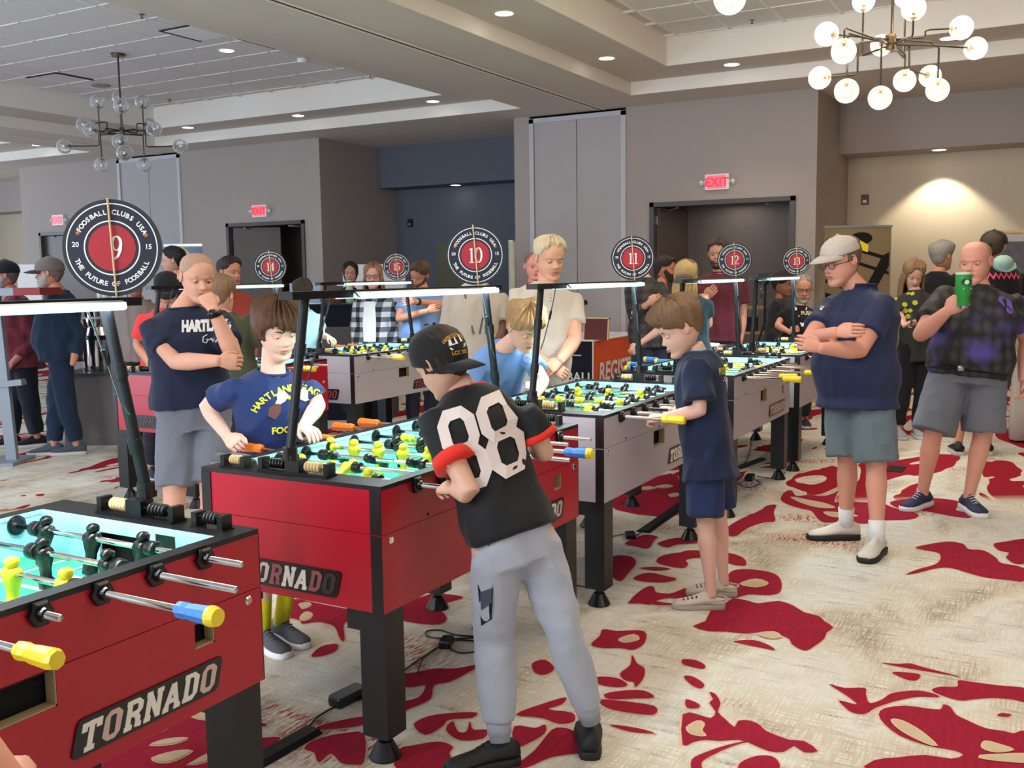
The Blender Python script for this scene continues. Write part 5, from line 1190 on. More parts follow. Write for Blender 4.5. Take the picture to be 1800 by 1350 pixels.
sh,e,w_=p.arms['L']; wa=MB(); q=w_.lerp(e,.1); wa.tube([q-(e-w_).normalized()*.012,q+(e-w_).normalized()*.012],[.034,.034],18); wo=p.child('wristwatch',wa.mesh('watch'),M_matte); d_=(-Vector(CF)); 
wm=MB(); c0=q+d_*.033; wm.cyl(c0,c0+d_*.012,.021,18); p.child('watch_face',wm.mesh('face'),M_blackp,wo)
# 4 blond boy in light blue
p=Person('blond boy in a light blue shirt leaning over the silver table',5.55,(921,575,-.25,38,36,8,1.06),(886,613,-.12),(862,.80,.2,Z),40,.86,.95,0,(232,184,162),None,True,sw=.19)
p.arm('R',(828,700,-.05),(868,722,-.3),(890,720,-.4),.7,UPV); p.arm('L',(956,668,-.2),(938,700,-.45),(958,712,-.5),.6,UPV)
stand(p,840,885); p.head(young=1,lid=.85,gaze=(0,-.5),brow=(150,116,80)); p.hair((178,142,98),'boy',.022,7,.007)
p.shirt(cloth('light_blue_tee',(112,150,206)),-.1,.68,.007,41,flare=.1); p.legwear(navy,.9); shoes(p,dshoe,gsole)
b=MB(); quadflat(b,stroke(ell(0,0,.02,.016,0,360,16)[:-1],lambda a,c:.0022,True)); text_to(b,'LC',lambda x,y,d:(x,y-.007,0),.018,.0); p.print_on(b,(928,632,-.2),camR,UPV,mat('mint_print',(176,216,220),.6),'chest_emblem')
# 5 white-haired man
p=Person('tall white-haired man in an oatmeal henley with his hands clasped in front',6.4,(966,456,0,24,12,0,1.14),(962,502,.0),(945,655,.03),18,1.05,1.08,.2,(214,158,132),None,True,sw=.215)
p.arm('R',(914,608,-.08),(966,646,-.36),(990,655,-.38),.6,-Vector(CF)+UPV*.4,.4,1.1); p.arm('L',(1010,598,-.1),(984,634,-.42),(962,650,-.46),.55,-Vector(CF)+UPV*.4,.4,1.1)
stand(p,915,975); p.head(heavy=.4,lid=.7,gaze=(.1,-.4),brow=(170,150,130)); p.hair((214,196,160),'back',.014,9,.004)
p.shirt(cloth('oatmeal_henley',(198,188,176)),-.07,.62,.008,51); p.legwear(cloth('pale_grey_shorts',(176,180,192)),.9,w=1.25); shoes(p,wht,wsole)
b=MB()
for i in range(3): flat(b,[(.004*math.cos(q),-.02*i+.004*math.sin(q)) for q in np.linspace(0,2*PI,9)[:-1]])
p.print_on(b,(968,518,-.1),camR,UPV,mat('henley_button',(90,84,84),.4),'buttons')
# 6 boy in clogs
p=Person('boy in a navy shirt and shorts and beige clogs, gripping a yellow handle',4.7,(1195,580,.02,-86,26,0,1.06),(1226,622,.04),(1243,775,.02),-106,.83,.95,0,(222,176,156),None,True,sw=.18)
p.arm('L',(1232,722,-.14),(1165,734,-.06),(1136,736,-.02),.9,UPV*.8-Vector(CF)*.5,.7,1.0); p.arm('R',(1225,705,.22),(1186,722,.3),(1160,716,.34),.85,UPV,.6,1.0)
p.leg('L',(1240,.42,-.06,Z),(1250,.07,-.06,Z),(1196,0,-.04,Z)); p.leg('R',(1262,.42,.1,Z),(1272,.07,.12,Z),(1220,0,.14,Z))
p.head(young=1,lid=.8,gaze=(0,-.4),brow=(120,90,60)); p.hair((122,92,66),'boy',.024,13,.008)
nv=cloth('navy_club_shirt',(24,36,64),.75); p.shirt(nv,-.22,.8,.008,61,flare=.16,loose=.03,slw=1.35,collar=cloth('teal_collar',(90,160,170)))
b=MB(); text_to(b,'FOOSBALL',lambda x,y,d:(x*.8,y,0),.042,.05); n_=cam_dir(45); rr=-n_.cross(UPV)
p.print_on(b,(1262,655,0),rr,UPV-rr*-.12,mat('gold_print',(190,168,60),.6),'club_lettering'); b=MB(); text_to(b,'- CLUB -',lambda x,y,d:(x,y-.035,0),.03,.02); p.print_on(b,(1262,655,0),rr,UPV,wht,'club_lettering')
p.legwear(cloth('navy_gym_shorts',(28,44,84),.7),.98,.007,62,w=1.24); cl=mat('beige_clog',(196,180,166),.6); shoes(p,cl,mat('clog_sole',(170,158,146),.6),kind='clog')
# 7 man in navy polo and grey cap
p=Person('man in a navy polo, slate shorts and pale grey cap with his arms crossed',5.6,(1478,461,.0,-66,12,0,1.1),(1510,512,.03),(1508,672,.05),-62,1.03,1.2,.55,(220,158,138),None,True,sw=.205)
p.arm('L',(1512,616,-.22),(1442,612,-.32),(1418,604,-.3),.3,-Vector(CF),.3,1.15); p.arm('R',(1420,600,-.06),(1470,584,-.3),(1502,580,-.36),.25,-Vector(CF)+UPV*.3,.35,1.15)
p.leg('R',(1490,.5,.1,Z),(1487,.09,.2,Z),(1424,0,.22,Z)); p.leg('L',(1540,.5,-.08,Z),(1542,.09,-.12,Z),(1500,0,-.42,Z))
p.head(heavy=.5,lid=.7,gaze=(0,-.4),brow=(110,80,60),glasses=True); p.hair((112,84,66),'cap',.008,15)
po=cloth('navy_polo',(38,46,80),.7); p.shirt(po,-.14,.66,.006,71,'polo_shirt',.13,.022,1.1)
c=MB(); tp=p.torso(grow=.012,lo=-.1,hi=1.03); r0,r1=tp[-1],tp[-2]; c.loft([[v.lerp(q,.75)+UPV*.0 for v,q in zip(r0,r1)],[v+UPV*.03 for v in r0],[v.lerp(q,.12)+UPV*.028 for v,q in zip(r0,r1)]],False); p.child('collar',c.mesh('collar'),po,p.shirt_o)
b=MB(); flat(b,[(-.012,-.008),(0,.006),(.014,.012),(.018,.006),(.004,-.002),(-.004,-.012)]); flat(b,[(-.016,.002),(0,-.002),(.012,-.01),(.01,.0),(0,.004)]); p.print_on(b,(1458,543,-.1),camR,UPV,wht,'chest_logo')
p.legwear(khaki,1.0,.008,72,w=1.27); ws=mat('white_trainer',(206,200,188),.7,noise_amt=.1); shoes(p,ws,bsole,M_lace,wht,.1)
p.cap((184,176,168),None,0,4,.7)
# 8 bald man with the green cup
p=Person('stocky bald man in a black and purple jersey raising a green tumbler',6.45,(1714,463,0,-42,4,0,1.17),(1722,505,.0),(1702,648,.03),-16,1.06,1.3,.45,(222,158,138),None,True,sw=.215)
p.arm('R',(1618,588,-.16),(1664,548,-.36),(1690,530,-.42),.62,Vector(CF)*-.9-camR*.4,.5,1.2,hsc=1.15); p.arm('L',(1806,600,.02),(1800,668,-.05),(1800,700,-.08),.4,camR,.4,1.2)
p.leg('R',(1640,.5,.02,Z),(1622,.09,.12,Z),(1578,0,-.05,Z)); p.leg('L',(1728,.5,.0,Z),(1703,.09,-.0,Z),(1738,0,-.3,Z))
p.head(heavy=.9,lid=.55,gaze=(.2,0),brow=(190,140,110)); p.hair((196,150,120),'horse',.0015,3,.0)
def jersey_pattern():
    M=bpy.data.materials.new('patterned_jersey'); M.use_nodes=True; N=M.node_tree.nodes; L=M.node_tree.links; b=N['Principled BSDF']; b.inputs['Roughness'].default_value=.75
    tc=N.new('ShaderNodeTexCoord'); mp=N.new('ShaderNodeMapping'); mp.inputs['Scale'].default_value=(16,16,11); L.new(tc.outputs['Object'],mp.inputs[0])
    v=N.new('ShaderNodeTexVoronoi'); v.inputs['Scale'].default_value=1; v.inputs['Randomness'].default_value=.25; L.new(mp.outputs[0],v.inputs[0])
    r=N.new('ShaderNodeValToRGB'); e=r.color_ramp.elements; e[0].position=.2; e[0].color=(.055,.052,.06,1); e[1].position=.62; e[1].color=(.012,.012,.014,1); L.new(v.outputs[0],r.inputs[0])
    n=N.new('ShaderNodeTexNoise'); n.inputs['Scale'].default_value=3.0; L.new(tc.outputs['Object'],n.inputs[0]); sp=N.new('ShaderNodeSeparateXYZ'); L.new(tc.outputs['Object'],sp.inputs[0])
    a=N.new('ShaderNodeMapRange'); a.inputs[1].default_value=1.35; a.inputs[2].default_value=.95; L.new(sp.outputs[2],a.inputs[0])
    s2=N.new('ShaderNodeMapRange'); s2.inputs[1].default_value=.5; s2.inputs[2].default_value=.62; L.new(n.outputs[0],s2.inputs[0])
    mu=N.new('ShaderNodeMath'); mu.operation='MULTIPLY'; L.new(a.outputs[0],mu.inputs[0]); L.new(s2.outputs[0],mu.inputs[1])
    mx=N.new('ShaderNodeMix'); mx.data_type='RGBA'; L.new(mu.outputs[0],mx.inputs[0]); L.new(r.outputs[0],mx.inputs[6]); mx.inputs[7].default_value=(.1,.07,.36,1); L.new(mx.outputs[2],b.inputs['Base Color']); return M
p.shirt(jersey_pattern(),-.05,.68,.006,81,'jersey',.0,.02,1.2)
b=MB(); flat(b,[(-.035,.03),(-.02,.055),(.0,.055),(.025,.04),(.045,.03),(.05,.0),(.04,-.035),(.02,-.055),(-.005,-.045),(-.01,-.015)]); p.print_on(b,(1758,536,-.1),camR,UPV,mat('purple_print',(110,84,170),.7),'ribbon_patch',None,.006,None,.4)
b=MB(); quadflat(b,stroke([(-.02,-.03),(.005,.01),(.012,.032),(.002,.038),(-.004,.026),(.004,0),(.03,-.034)],lambda a,c:.004)); p.print_on(b,(1758,536,-.1),camR,UPV,blk,'ribbon',None,.012,None,.4)
p.legwear(cloth('grey_golf_shorts',(112,116,128),.8),.99,.008,82,w=1.36)
bl=MB(); rg=p.torso(grow=.026,lo=-.1,hi=.4); xs=[rg[1][i].lerp(rg[2][i],.75) for i in range(28)]; bl.loft([xs,[v+UPV*.035 for v in xs]],False); bo=p.child('belt',bl.mesh('belt'),blk)
c=[v for v in xs]; f0=min(xs,key=lambda v:(v-Vector(CC)).length); bk=MB(); bk.bar(f0+camR*-.025+UPV*.017-Vector(CF)*.004,f0+camR*.025+UPV*.017-Vector(CF)*.004,.004,.034); p.child('belt_buckle',bk.mesh('buckle'),M_alu,bo)
shoes(p,mat('navy_runner',(34,42,74),.7,bump=.3),wsole,M_lace,None)
# the tumbler he holds
c=at(1693,512,6.45-.47); t=empty('tumbler','green insulated tumbler with a black oval emblem held by the bald man','cup',(c.x,c.y,c.z-.1)); gm=mat('green_powder_coat',(40,150,64),.4)
q=MB().lathe((0,0,0),[(.001,0),(.031,0),(.033,.006),(.035,.07),(.045,.085),(.047,.2),(.001,.2)],28).build('cup_body',gm,t); autosmooth(q); MB().lathe((0,0,0),[(.001,.2),(.047,.2),(.048,.204),(.046,.212),(.03,.214),(.001,.211)],28).build('cup_lid',mat('clear_lid',(206,220,200),.2),t)
MB().lathe((0,0,0),[(.0335,.001),(.0345,.012),(.0335,.012)],28,'z',False).build('steel_base_ring',M_chrome,t)
rd=-Vector(CF); rd.z=0; rd.normalize(); sd=rd.cross(UPV)*-1
def oncyl(r_,x,z,o): an=x/r_; return (rd*math.cos(an)+sd*math.sin(an))*(r_+o)+UPV*z
b=MB(); b.add([oncyl(.0468,.034*math.cos(a)*.0-.0+.034*math.cos(a),.155+.02*math.sin(a),.0012) for a in np.linspace(0,2*PI,25)[:-1]],[tuple(range(24))]); b.build('emblem_oval',M_blackp,t)
b=MB(); b.add([oncyl(.0468,.013*math.cos(a),.155+.013*math.sin(a),.002) for a in np.linspace(0,2*PI,25)[:-1]],[tuple(range(24))]); b.build('emblem_centre',M_white,t)
b=MB(); b.add([oncyl(.046,x,z,.0015) for x,z in ((-.02,.112),(.035,.112),(.035,.122),(-.02,.122))],[(0,1,2,3)]); b.build('name_strip',M_white,t)
# ---------------------------------------------------------------- people further back
def bg(label,D,head,neck,pel,phi,S,w,sk,hairs,shirt,legs,arms,sleeve=.62,belly=0,beard=None,glasses=False,pitch=0,roll=0,hs=1.08,legu=None,shoe=None,legcut=1.9,seed=1,lid=.5,sw=.19,fem=0,face=True,lift=0,hem=-.1,gaze=(0,-.2)):
    p=Person(label,D,(head[0],head[1],0,head[2],pitch,roll,hs),neck,(pel[0],(.92*S if len(pel)<2 else pel[1]),0,'z'),phi,S,w,belly,sk,None,False,sw=sw)
    for a in arms: p.arm(*a[:3],**(a[3] if len(a)>3 else {}))
    lu=legu or (pel[0]-.09*1751/D,pel[0]+.09*1751/D)
    if math.cos(math.radians(phi))<0: lu=(lu[1],lu[0])
    stand(p,lu[0],lu[1])
    p.head(lid=lid,brow=hairs[0] if hairs else (120,90,70),glasses=glasses,gaze=gaze)
    if hairs:
        if hairs[1]=='longhair': p.longhair(hairs[0])
        elif hairs[1]!='none': p.hair(hairs[0],hairs[1],hairs[2] if len(hairs)>2 else .014,seed)
    if beard: p.beard(beard)
    sm=shirt if not isinstance(shirt,tuple) else cloth('bg_cloth_%d_%d_%d'%shirt,shirt)
    p.shirt(sm,hem,sleeve,.008,seed)
    p.legwear(cloth('bg_legs_%d_%d_%d'%legs,legs),legcut,.008,seed+50,name='trousers' if legcut>1 else 'shorts',w=1.12 if legcut>1 else 1.25)
    p.shoe('R',shoe or dshoe,gsole); p.shoe('L',shoe or dshoe,gsole)
    return p
FR=-Vector(CF)
h_=lambda hand,curl=.5,nrm=None:dict(hand=hand,curl=curl,nrm=nrm or FR)
# 9 woman with lemon-pattern shirt
def dotcloth():
    M=bpy.data.materials.new('yellow_dotted_tee'); M.use_nodes=True; N=M.node_tree.nodes; L=M.node_tree.links; b=N['Principled BSDF']; b.inputs['Roughness'].default_value=.85
    tc=N.new('ShaderNodeTexCoord'); v=N.new('ShaderNodeTexVoronoi'); v.inputs['Scale'].default_value=15; L.new(tc.outputs['Object'],v.inputs[0]); r=N.new('ShaderNodeValToRGB'); e=r.color_ramp.elements; e[0].position=.33; e[0].color=(.45,.47,.04,1); e[1].position=.38; e[1].color=(.02,.022,.022,1); L.new(v.outputs[0],r.inputs[0])
    sp=N.new('ShaderNodeSeparateXYZ'); L.new(tc.outputs['Object'],sp.inputs[0]); m_=N.new('ShaderNodeMath'); m_.operation='GREATER_THAN'; m_.inputs[1].default_value=1.02; L.new(sp.outputs[2],m_.inputs[0]); m2=N.new('ShaderNodeMath'); m2.operation='LESS_THAN'; m2.inputs[1].default_value=1.4; L.new(sp.outputs[2],m2.inputs[0]); m3=N.new('ShaderNodeMath'); m3.operation='MULTIPLY'; L.new(m_.outputs[0],m3.inputs[0]); L.new(m2.outputs[0],m3.inputs[1])
    mx=N.new('ShaderNodeMix'); mx.data_type='RGBA'; L.new(m3.outputs[0],mx.inputs[0]); mx.inputs[6].default_value=(.02,.022,.022,1); L.new(r.outputs[0],mx.inputs[7]); L.new(mx.outputs[2],b.inputs['Base Color']); return M
p=bg('woman with long light brown hair in a dark yellow-spotted tee looking at her phone',9.3,(1606,483,-6),(1609,513),(1612,),-8,.96,.9,(222,172,152),((142,112,80),'longhair'),dotcloth(),(20,20,24),[('R',(1583,556,-.05),(1590,572,-.28),h_((1600,566,-.3),.5,UPV)),('L',(1640,560,-.05),(1618,570,-.28),h_((1606,566,-.3),.5,UPV))],sleeve=.8,pitch=28,lid=.8,hem=-.2,legu=(1580,1612),shoe=cloth('grey_runner',(150,154,160)))
c=at(1602,562,9.3-.36); tag(MB().box((c.x-.035,c.y-.004,c.z-.06),(c.x+.035,c.y+.004,c.z+.07)).build('phone',M_blackp),'black phone in the hands of the woman in the spotted tee','phone')
g=MB()
for sx in (-1,1): g.tube([p.hp(sx*.035+.026*math.cos(a),.1-.03,.2+.018*math.sin(a)) for a in np.linspace(0,2*PI,13)],.003,6)
p.child('sunglasses',g.mesh('g'),M_blackp)
bg('grey-haired man in a black suit jacket turned away by the cream wall',9.9,(1656,452,118),(1650,482),(1640,),130,1.04,1.05,(206,150,124),((150,146,140),'back',.022),(24,26,30),(24,26,30),[('R',(1610,560,.1),(1612,600,0),{}),('L',(1665,560,-.1),(1660,600,-.1),{})],sleeve=1.9,hs=1.15,legu=(1620,1650))
p=bg('man in black cap and black tee with pink print behind the man with the tumbler',8.4,(1745,436,150),(1752,466),(1735,),165,1.1,1.1,(196,136,110),((70,52,42),'cap',.008),(26,24,28),(60,62,60),[('L',(1712,560,0),(1705,600,-.1),{}),('R',(1792,540,0),(1795,590,-.1),{})],hs=1.1,legcut=.95,legu=(1684,1735),shoe=mat('black_shoe',(20,20,22),.6))
p.cap((30,34,34),None,150,0,.62)
b=MB(); quadflat(b,stroke([(-.15+.02*k,.0 if k%2 else .04) for k in range(16)],lambda a,c:.006)); quadflat(b,stroke([(-.16,.055),(.16,.055)],lambda a,c:.005)); p.print_on(b,(1762,489,-.1),camR,UPV,mat('pink_print',(226,70,110),.6),'back_print')
cp=at(1763,463,8.15); t=empty('hanging_cap','pale mint cap clipped to the back of the man in the black cap','cap',tuple(cp)); mm=cloth('mint_cloth',(150,190,180)); MB().sph((0,0,0),.1,16,10,(1,.8,.7)).build('crown',mm,t,smooth=True); bl_=MB(); bl_.loft([[Vector(camR*x+UPV*(-.02-.06*(1-(x/.1)**2))-Vector(CF)*y) for y in (.06,.066)]+[Vector(camR*x+UPV*.0-Vector(CF)*y) for y in (.05,.044)] for x in np.linspace(-.08,.08,7)]); bl_.build('bill',mm,t)
# 12 bearded man with lanyard and the figure beside him
p=bg('grey-bearded man in glasses, a black tee and a lanyard behind the farthest table',10.0,(1411,508,-6),(1408,540),(1400,),-10,.86,1.15,(212,152,130),((150,140,128),'buzz',.004),(18,18,20),(30,30,34),[('R',(1366,572,-.05),(1388,584,-.3),h_((1402,578,-.34),.6)),('L',(1450,580,-.0),(1432,592,-.3),h_((1420,590,-.34),.6))],beard=(176,168,158),glasses=True,pitch=12,hs=1.15,belly=.3)
b=MB(); text_to(b,'FUSA',lambda x,y,d:(x,y,0),.05,.03); quadflat(b,stroke([(-.09,-.015),(.09,-.015),(.09,.055),(-.09,.055)],lambda a,c:.004,True)); p.print_on(b,(1418,553,-.1),camR,UPV,mat('cream_print',(214,208,170),.6),'shirt_print')
b=MB(); quadflat(b,stroke([(-.09,.16),(.0,-.12)],lambda a,c:.007)); quadflat(b,stroke([(.07,.16),(.0,-.12)],lambda a,c:.007)); p.print_on(b,(1407,552,-.1),camR,UPV,wht,'lanyard',None,.012,None,.4)
bg('dark-haired person in a charcoal jacket beside the bearded man',10.9,(1376,502,55),(1370,528),(1362,),60,.88,1.0,(150,100,80),((24,20,20),'boy',.02),(44,44,50),(30,30,34),[('R',(1352,580,-.1),(1368,600,-.2),{}),('L',(1382,580,.1),(1390,600,-.1),{})],sleeve=1.8)
t=empty('camcorder','black camera on a tall stand against the dark double door','camera',tuple(Vector((at(1343,640,11.7).x,at(1343,640,11.7).y,0)))); q=at(1343,492,11.7); z0=q.z
MB().box((-.06,-.06,z0-.06),(.08,.06,z0+.08)).build('camera_body',M_blackp,t); MB().cyl((-.16,0,z0),(-.06,0,z0),.05,14).build('camera_lens',M_blackp,t)
for k in range(3): MB().cyl((0,0,z0-.5),(.32*math.cos(k*2.1),.32*math.sin(k*2.1),0.01),.013,8).build('leg',M_matte,t)
MB().cyl((0,0,z0-.55),(0,0,z0-.05),.016,10).build('stem',M_matte,t); MB().cyl((.0,.05,z0-.1),(.25,.08,z0-.16),.008,8).build('pan_handle',M_alu,t)
# 13 maroon tee
p=bg('tall bearded man in a maroon tee and jeans standing by the double doors',9.5,(1262,448,-22),(1266,482),(1262,),-12,1.08,1.1,(190,134,110),((70,54,44),'short',.02),(88,32,44),(52,66,96),[('R',(1228,560,-.1),(1240,524,-.26),h_((1250,514,-.3),.4)),('L',(1306,556,0),(1300,604,-.02),h_((1296,626,-.03),.4))],beard=(70,50,40),hs=1.12,sw=.215,legu=(1245,1285))
# 14 girl seen from behind
p=bg('blonde girl in a backwards grey cap and dark teal tee seen from behind',8.3,(1206,487,160),(1212,520),(1215,),155,.92,.95,(228,180,156),((196,162,104),'capkid',.014),(44,70,84),(60,66,80),[('L',(1168,574,.1),(1122,606,.25),h_((1108,622,.3),.3)),('R',(1246,572,0),(1240,536,.1),h_((1238,522,.12),.4))],hs=1.08,sw=.18,legu=(1200,1232))
p.cap((84,82,90),None,178,4,.56)
hl=MB()
for k in range(15):
    an=PI*.5+PI*k/14; x,y=math.sin(an)*.0,0
    u_=-1+2*k/14; hl.tube([p.hp(.075*u_,-.075+.03*abs(u_),.1),p.hp(.085*u_,-.09+.03*abs(u_),.03),p.hp(.095*u_,-.09+.03*abs(u_),-.05-.02*(k%3))],[.014,.016,.006],6)
p.child('hair_length',hl.mesh('hair'),hairmat((196,162,104)))
c=p.hp(0,.0,0); b=MB(); flat(b,[(-.04,.01),(.03,.02),(.03,.04),(-.04,.03)]); co_=[c for c in p.t.children if c.name.startswith('cap')][0]; p.print_on(b,(1193,478,-.1),camR,UPV,M_white,'cap_label',co_,.004)
# 15 plaid pair
def plaid(name,a,b_,c,sc=14):
    M=bpy.data.materials.new(name); M.use_nodes=True; N=M.node_tree.nodes; L=M.node_tree.links; bs=N['Principled BSDF']; bs.inputs['Roughness'].default_value=.9
    tc=N.new('ShaderNodeTexCoord'); mp=N.new('ShaderNodeMapping'); mp.inputs['Rotation'].default_value=(0,0,0); L.new(tc.outputs['Object'],mp.inputs[0]); sp=N.new('ShaderNodeSeparateXYZ'); L.new(mp.outputs[0],sp.inputs[0]); o=[]
    for k in (1,2):
        m_=N.new('ShaderNodeMath'); m_.operation='MULTIPLY'; m_.inputs[1].default_value=sc; L.new(sp.outputs[k],m_.inputs[0]); f=N.new('ShaderNodeMath'); f.operation='FRACT'; L.new(m_.outputs[0],f.inputs[0]); g=N.new('ShaderNodeMath'); g.operation='GREATER_THAN'; g.inputs[1].default_value=.5; L.new(f.outputs[0],g.inputs[0]); o.append(g)
    ad=N.new('ShaderNodeMath'); ad.operation='ADD'; L.new(o[0].outputs[0],ad.inputs[0]); L.new(o[1].outputs[0],ad.inputs[1]); dv=N.new('ShaderNodeMath'); dv.operation='MULTIPLY'; dv.inputs[1].default_value=.5; L.new(ad.outputs[0],dv.inputs[0])
    r=N.new('ShaderNodeValToRGB'); r.color_ramp.interpolation='CONSTANT'; e=r.color_ramp.elements; e.new(.4); 
    for k,(pp,cc) in enumerate(((0,a),(.3,b_),(.8,c))): e[k].position=pp; e[k].color=s2l([x/255 for x in cc])+(1,)
    L.new(dv.outputs[0],r.inputs[0]); L.new(r.outputs[0],bs.inputs['Base Color']); return M
bg('man in a dark plaid shirt and jeans with folded arms behind sign 11',9.3,(1122,456,40),(1134,492),(1140,),38,1.04,1.1,(214,160,134),((54,42,36),'short'),plaid('dark_plaid',(44,42,46),(58,56,58),(76,72,70),11),(44,50,68),[('R',(1112,556,-.1),(1140,533,-.3),h_((1158,524,-.34),.5)),('L',(1188,545,.0),(1164,530,-.26),h_((1150,528,-.3),.5))],sleeve=1.75,sw=.21)
bg('dark-haired bearded man in a taupe shirt in profile beside the door frame',10.5,(1170,474,72),(1162,503),(1158,),70,1.02,1.05,(188,122,98),((36,28,26),'short',.016),(120,110,106),(50,50,56),[('R',(1150,570,-.1),(1160,600,-.1),{}),('L',(1175,570,.2),(1180,600,.1),{})],beard=(48,34,28))
# 16 beige tee with lanyard, head behind sign 10
p=bg('person in a beige tee with a lanyard, head hidden by sign 10',6.9,(848,462,12),(838,502),(833,),10,1.0,1.0,(122,82,64),((26,22,22),'short'),(190,180,166),(40,42,50),[('R',(786,592,0),(800,640,-.1),{}),('L',(880,575,0),(868,620,-.1),{})],sleeve=.8,sw=.2,hs=.98)
b=MB(); quadflat(b,stroke([(-.07,.12),(-.01,-.16)],lambda a,c:.006)); quadflat(b,stroke([(.09,.12),(.03,-.16)],lambda a,c:.006)); p.print_on(b,(835,545,-.1),camR,UPV,mat('grey_lanyard',(80,92,104),.6),'lanyard',None,.01,None,.4)
# 17 18 19
p=bg('brown-bearded man in a light blue tee with crossed arms behind the silver back table',9.95,(737,484,-28),(744,512),(742,),-12,1.0,1.15,(206,142,116),((88,64,50),'short',.016),(118,146,198),(60,64,80),[('R',(700,560,-.1),(752,546,-.34),h_((770,540,-.36),.3)),('L',(786,536,-.05),(730,530,-.32),h_((712,530,-.34),.4))],beard=(92,68,56),pitch=24,roll=-14,lid=.7,belly=.2,sw=.205)
sh,e,w_=p.arms['L']; q=w_.lerp(e,.06); p.child('wrist_band',MB().tube([q,w_.lerp(e,.12)],.036,14).mesh('w'),M_blackp)
p=bg('woman with glasses and long hair in a black and white flannel over a white tee',10.1,(656,487,2),(656,520),(660,),4,.96,.95,(214,158,136),((150,112,84),'longhair'),plaid('flannel',(30,32,38),(110,114,124),(212,216,224),10),(22,22,26),[('R',(622,572,0),(628,615,-.05),{}),('L',(694,572,0),(692,615,-.05),{})],sleeve=1.9,glasses=True,lid=.7,hem=-.18,sw=.18)
b=MB(); flat(b,[(-.05,.2),(.055,.2),(.07,.0),(.065,-.2),(-.06,-.2),(-.065,0)]); p.print_on(b,(650,565,-.1),camR,UPV,wht,'white_tee',None,.035,None,.4)
bg('dark-haired woman in black standing behind the food table',11.9,(616,481,6),(615,508),(612,),6,.98,.95,(196,146,124),((28,22,22),'long'),(20,20,24),(20,20,24),[('R',(598,560,0),(604,590,-.1),{}),('L',(634,560,0),(630,590,-.1),{})],sleeve=1.8)
# 20 boy in pale blue at the back table
bg('boy in a pale blue tee and olive cap beside the silver back table',9.15,(532,516,14),(536,548),(542,),30,.84,.95,(230,190,168),((60,54,44),'boy',.018),(160,204,218),(40,44,60),[('R',(520,606,0),(534,628,-.2),h_((545,632,-.25),.5,UPV)),('L',(566,590,-.05),(578,592,-.25),h_((590,602,-.3),.5,UPV))],pitch=30,hs=1.02).cap((72,74,62),None,0,6,.62)
# 21 22 23
bg('smiling dark-haired man in a rust orange tee in profile',8.7,(404,480,58),(400,512),(410,),50,1.02,1.15,(196,132,108),((48,38,34),'short',.014),(150,58,44),(50,50,60),[('R',(392,590,-.1),(405,630,-.2),{}),('L',(450,570,.1),(455,610,.1),{})],sw=.21)
bg('sandy-haired kid in an olive shirt seen from behind at the red back table',6.7,(388,522,168),(396,556),(418,),165,.88,1.0,(222,170,146),((132,104,78),'boy',.018),(66,72,54),(50,52,60),[('L',(372,620,.1),(385,650,.2),{}),('R',(468,610,0),(468,650,.2),{})],sleeve=1.2,sw=.2)
bg('dark-haired man in a navy shirt in left profile in front of the banner',9.9,(304,460,-80),(312,488),(312,),-70,1.03,1.0,(206,152,130),((30,26,28),'back',.018),(34,44,84),(40,40,50),[('L',(325,560,-.1),(318,590,-.2),{}),('R',(300,560,.1),(300,590,.1),{})],sleeve=1.2)
# 24 red tee kid, 25 grey tee
p=bg('kid in a bright red tee and black cap reaching to the red back table',7.85,(294,510,18),(290,546),(286,),35,.92,.95,(190,138,112),((34,28,28),'capkid',.016),(236,62,66),(40,40,50),[('R',(240,605,0),(262,640,-.2),h_((272,650,-.3),.4,UPV)),('L',(312,600,-.1),(318,630,-.2),{})],pitch=22,hs=1.08,sleeve=.75); p.cap((26,26,30),None,0,5,.6)
bg('person in a grey tee behind sign 9, beside the coffee urns',8.9,(236,497,30),(243,530),(244,),20,1.0,1.0,(150,96,76),((40,32,30),'short'),(134,122,118),(40,40,46),[('R',(205,600,0),(212,640,-.1),{}),('L',(276,600,0),(272,640,-.1),{})],sw=.2)
# 26 27
p=bg('grey-bearded man in flat-billed cap, navy jacket and jeans facing left',8.95,(86,482,-82),(104,514),(108,.94),-78,1.06,1.25,(196,132,112),((110,104,100),'cap',.006),(24,44,64),(28,44,68),[('L',(140,585,-.08),(128,640,-.2),{}),('R',(95,590,.2),(85,640,.15),{})],sleeve=1.7,beard=(176,170,164),belly=.5,legu=(95,135),shoe=cloth('slate_shoe',(70,78,90)),hs=1.15,sw=.2); p.cap((112,100,96),(44,44,46),0,2,.6)
p=bg('man in maroon shirt and black cap with a long grey beard, leftmost person',9.4,(8,486,-70),(24,524),(40,.94),-62,1.08,1.3,(176,112,96),((90,84,82),'cap',.006),(98,34,46),(22,26,38),[('L',(60,600,-.15),(20,640,-.3),h_((6,650,-.3),.4)),('R',(0,600,.2),(-15,640,.1),{})],sleeve=1.7,beard=(140,136,136),belly=.6,legu=(20,66),shoe=blk,hs=1.15,sw=.21,hem=-.2); p.cap((22,24,30),None,0,2,.6)
# 29 red-eared man behind the white-haired man
bg('man with a ruddy bald head mostly hidden behind the white-haired man',9.2,(939,470,10),(939,500),(941,),10,1.0,1.0,(224,150,136),((120,90,80),'buzz',.001),(190,60,60),(60,60,70),[('R',(915,560,0),(918,600,0),{}),('L',(965,560,0),(962,600,0),{})],sw=.17)
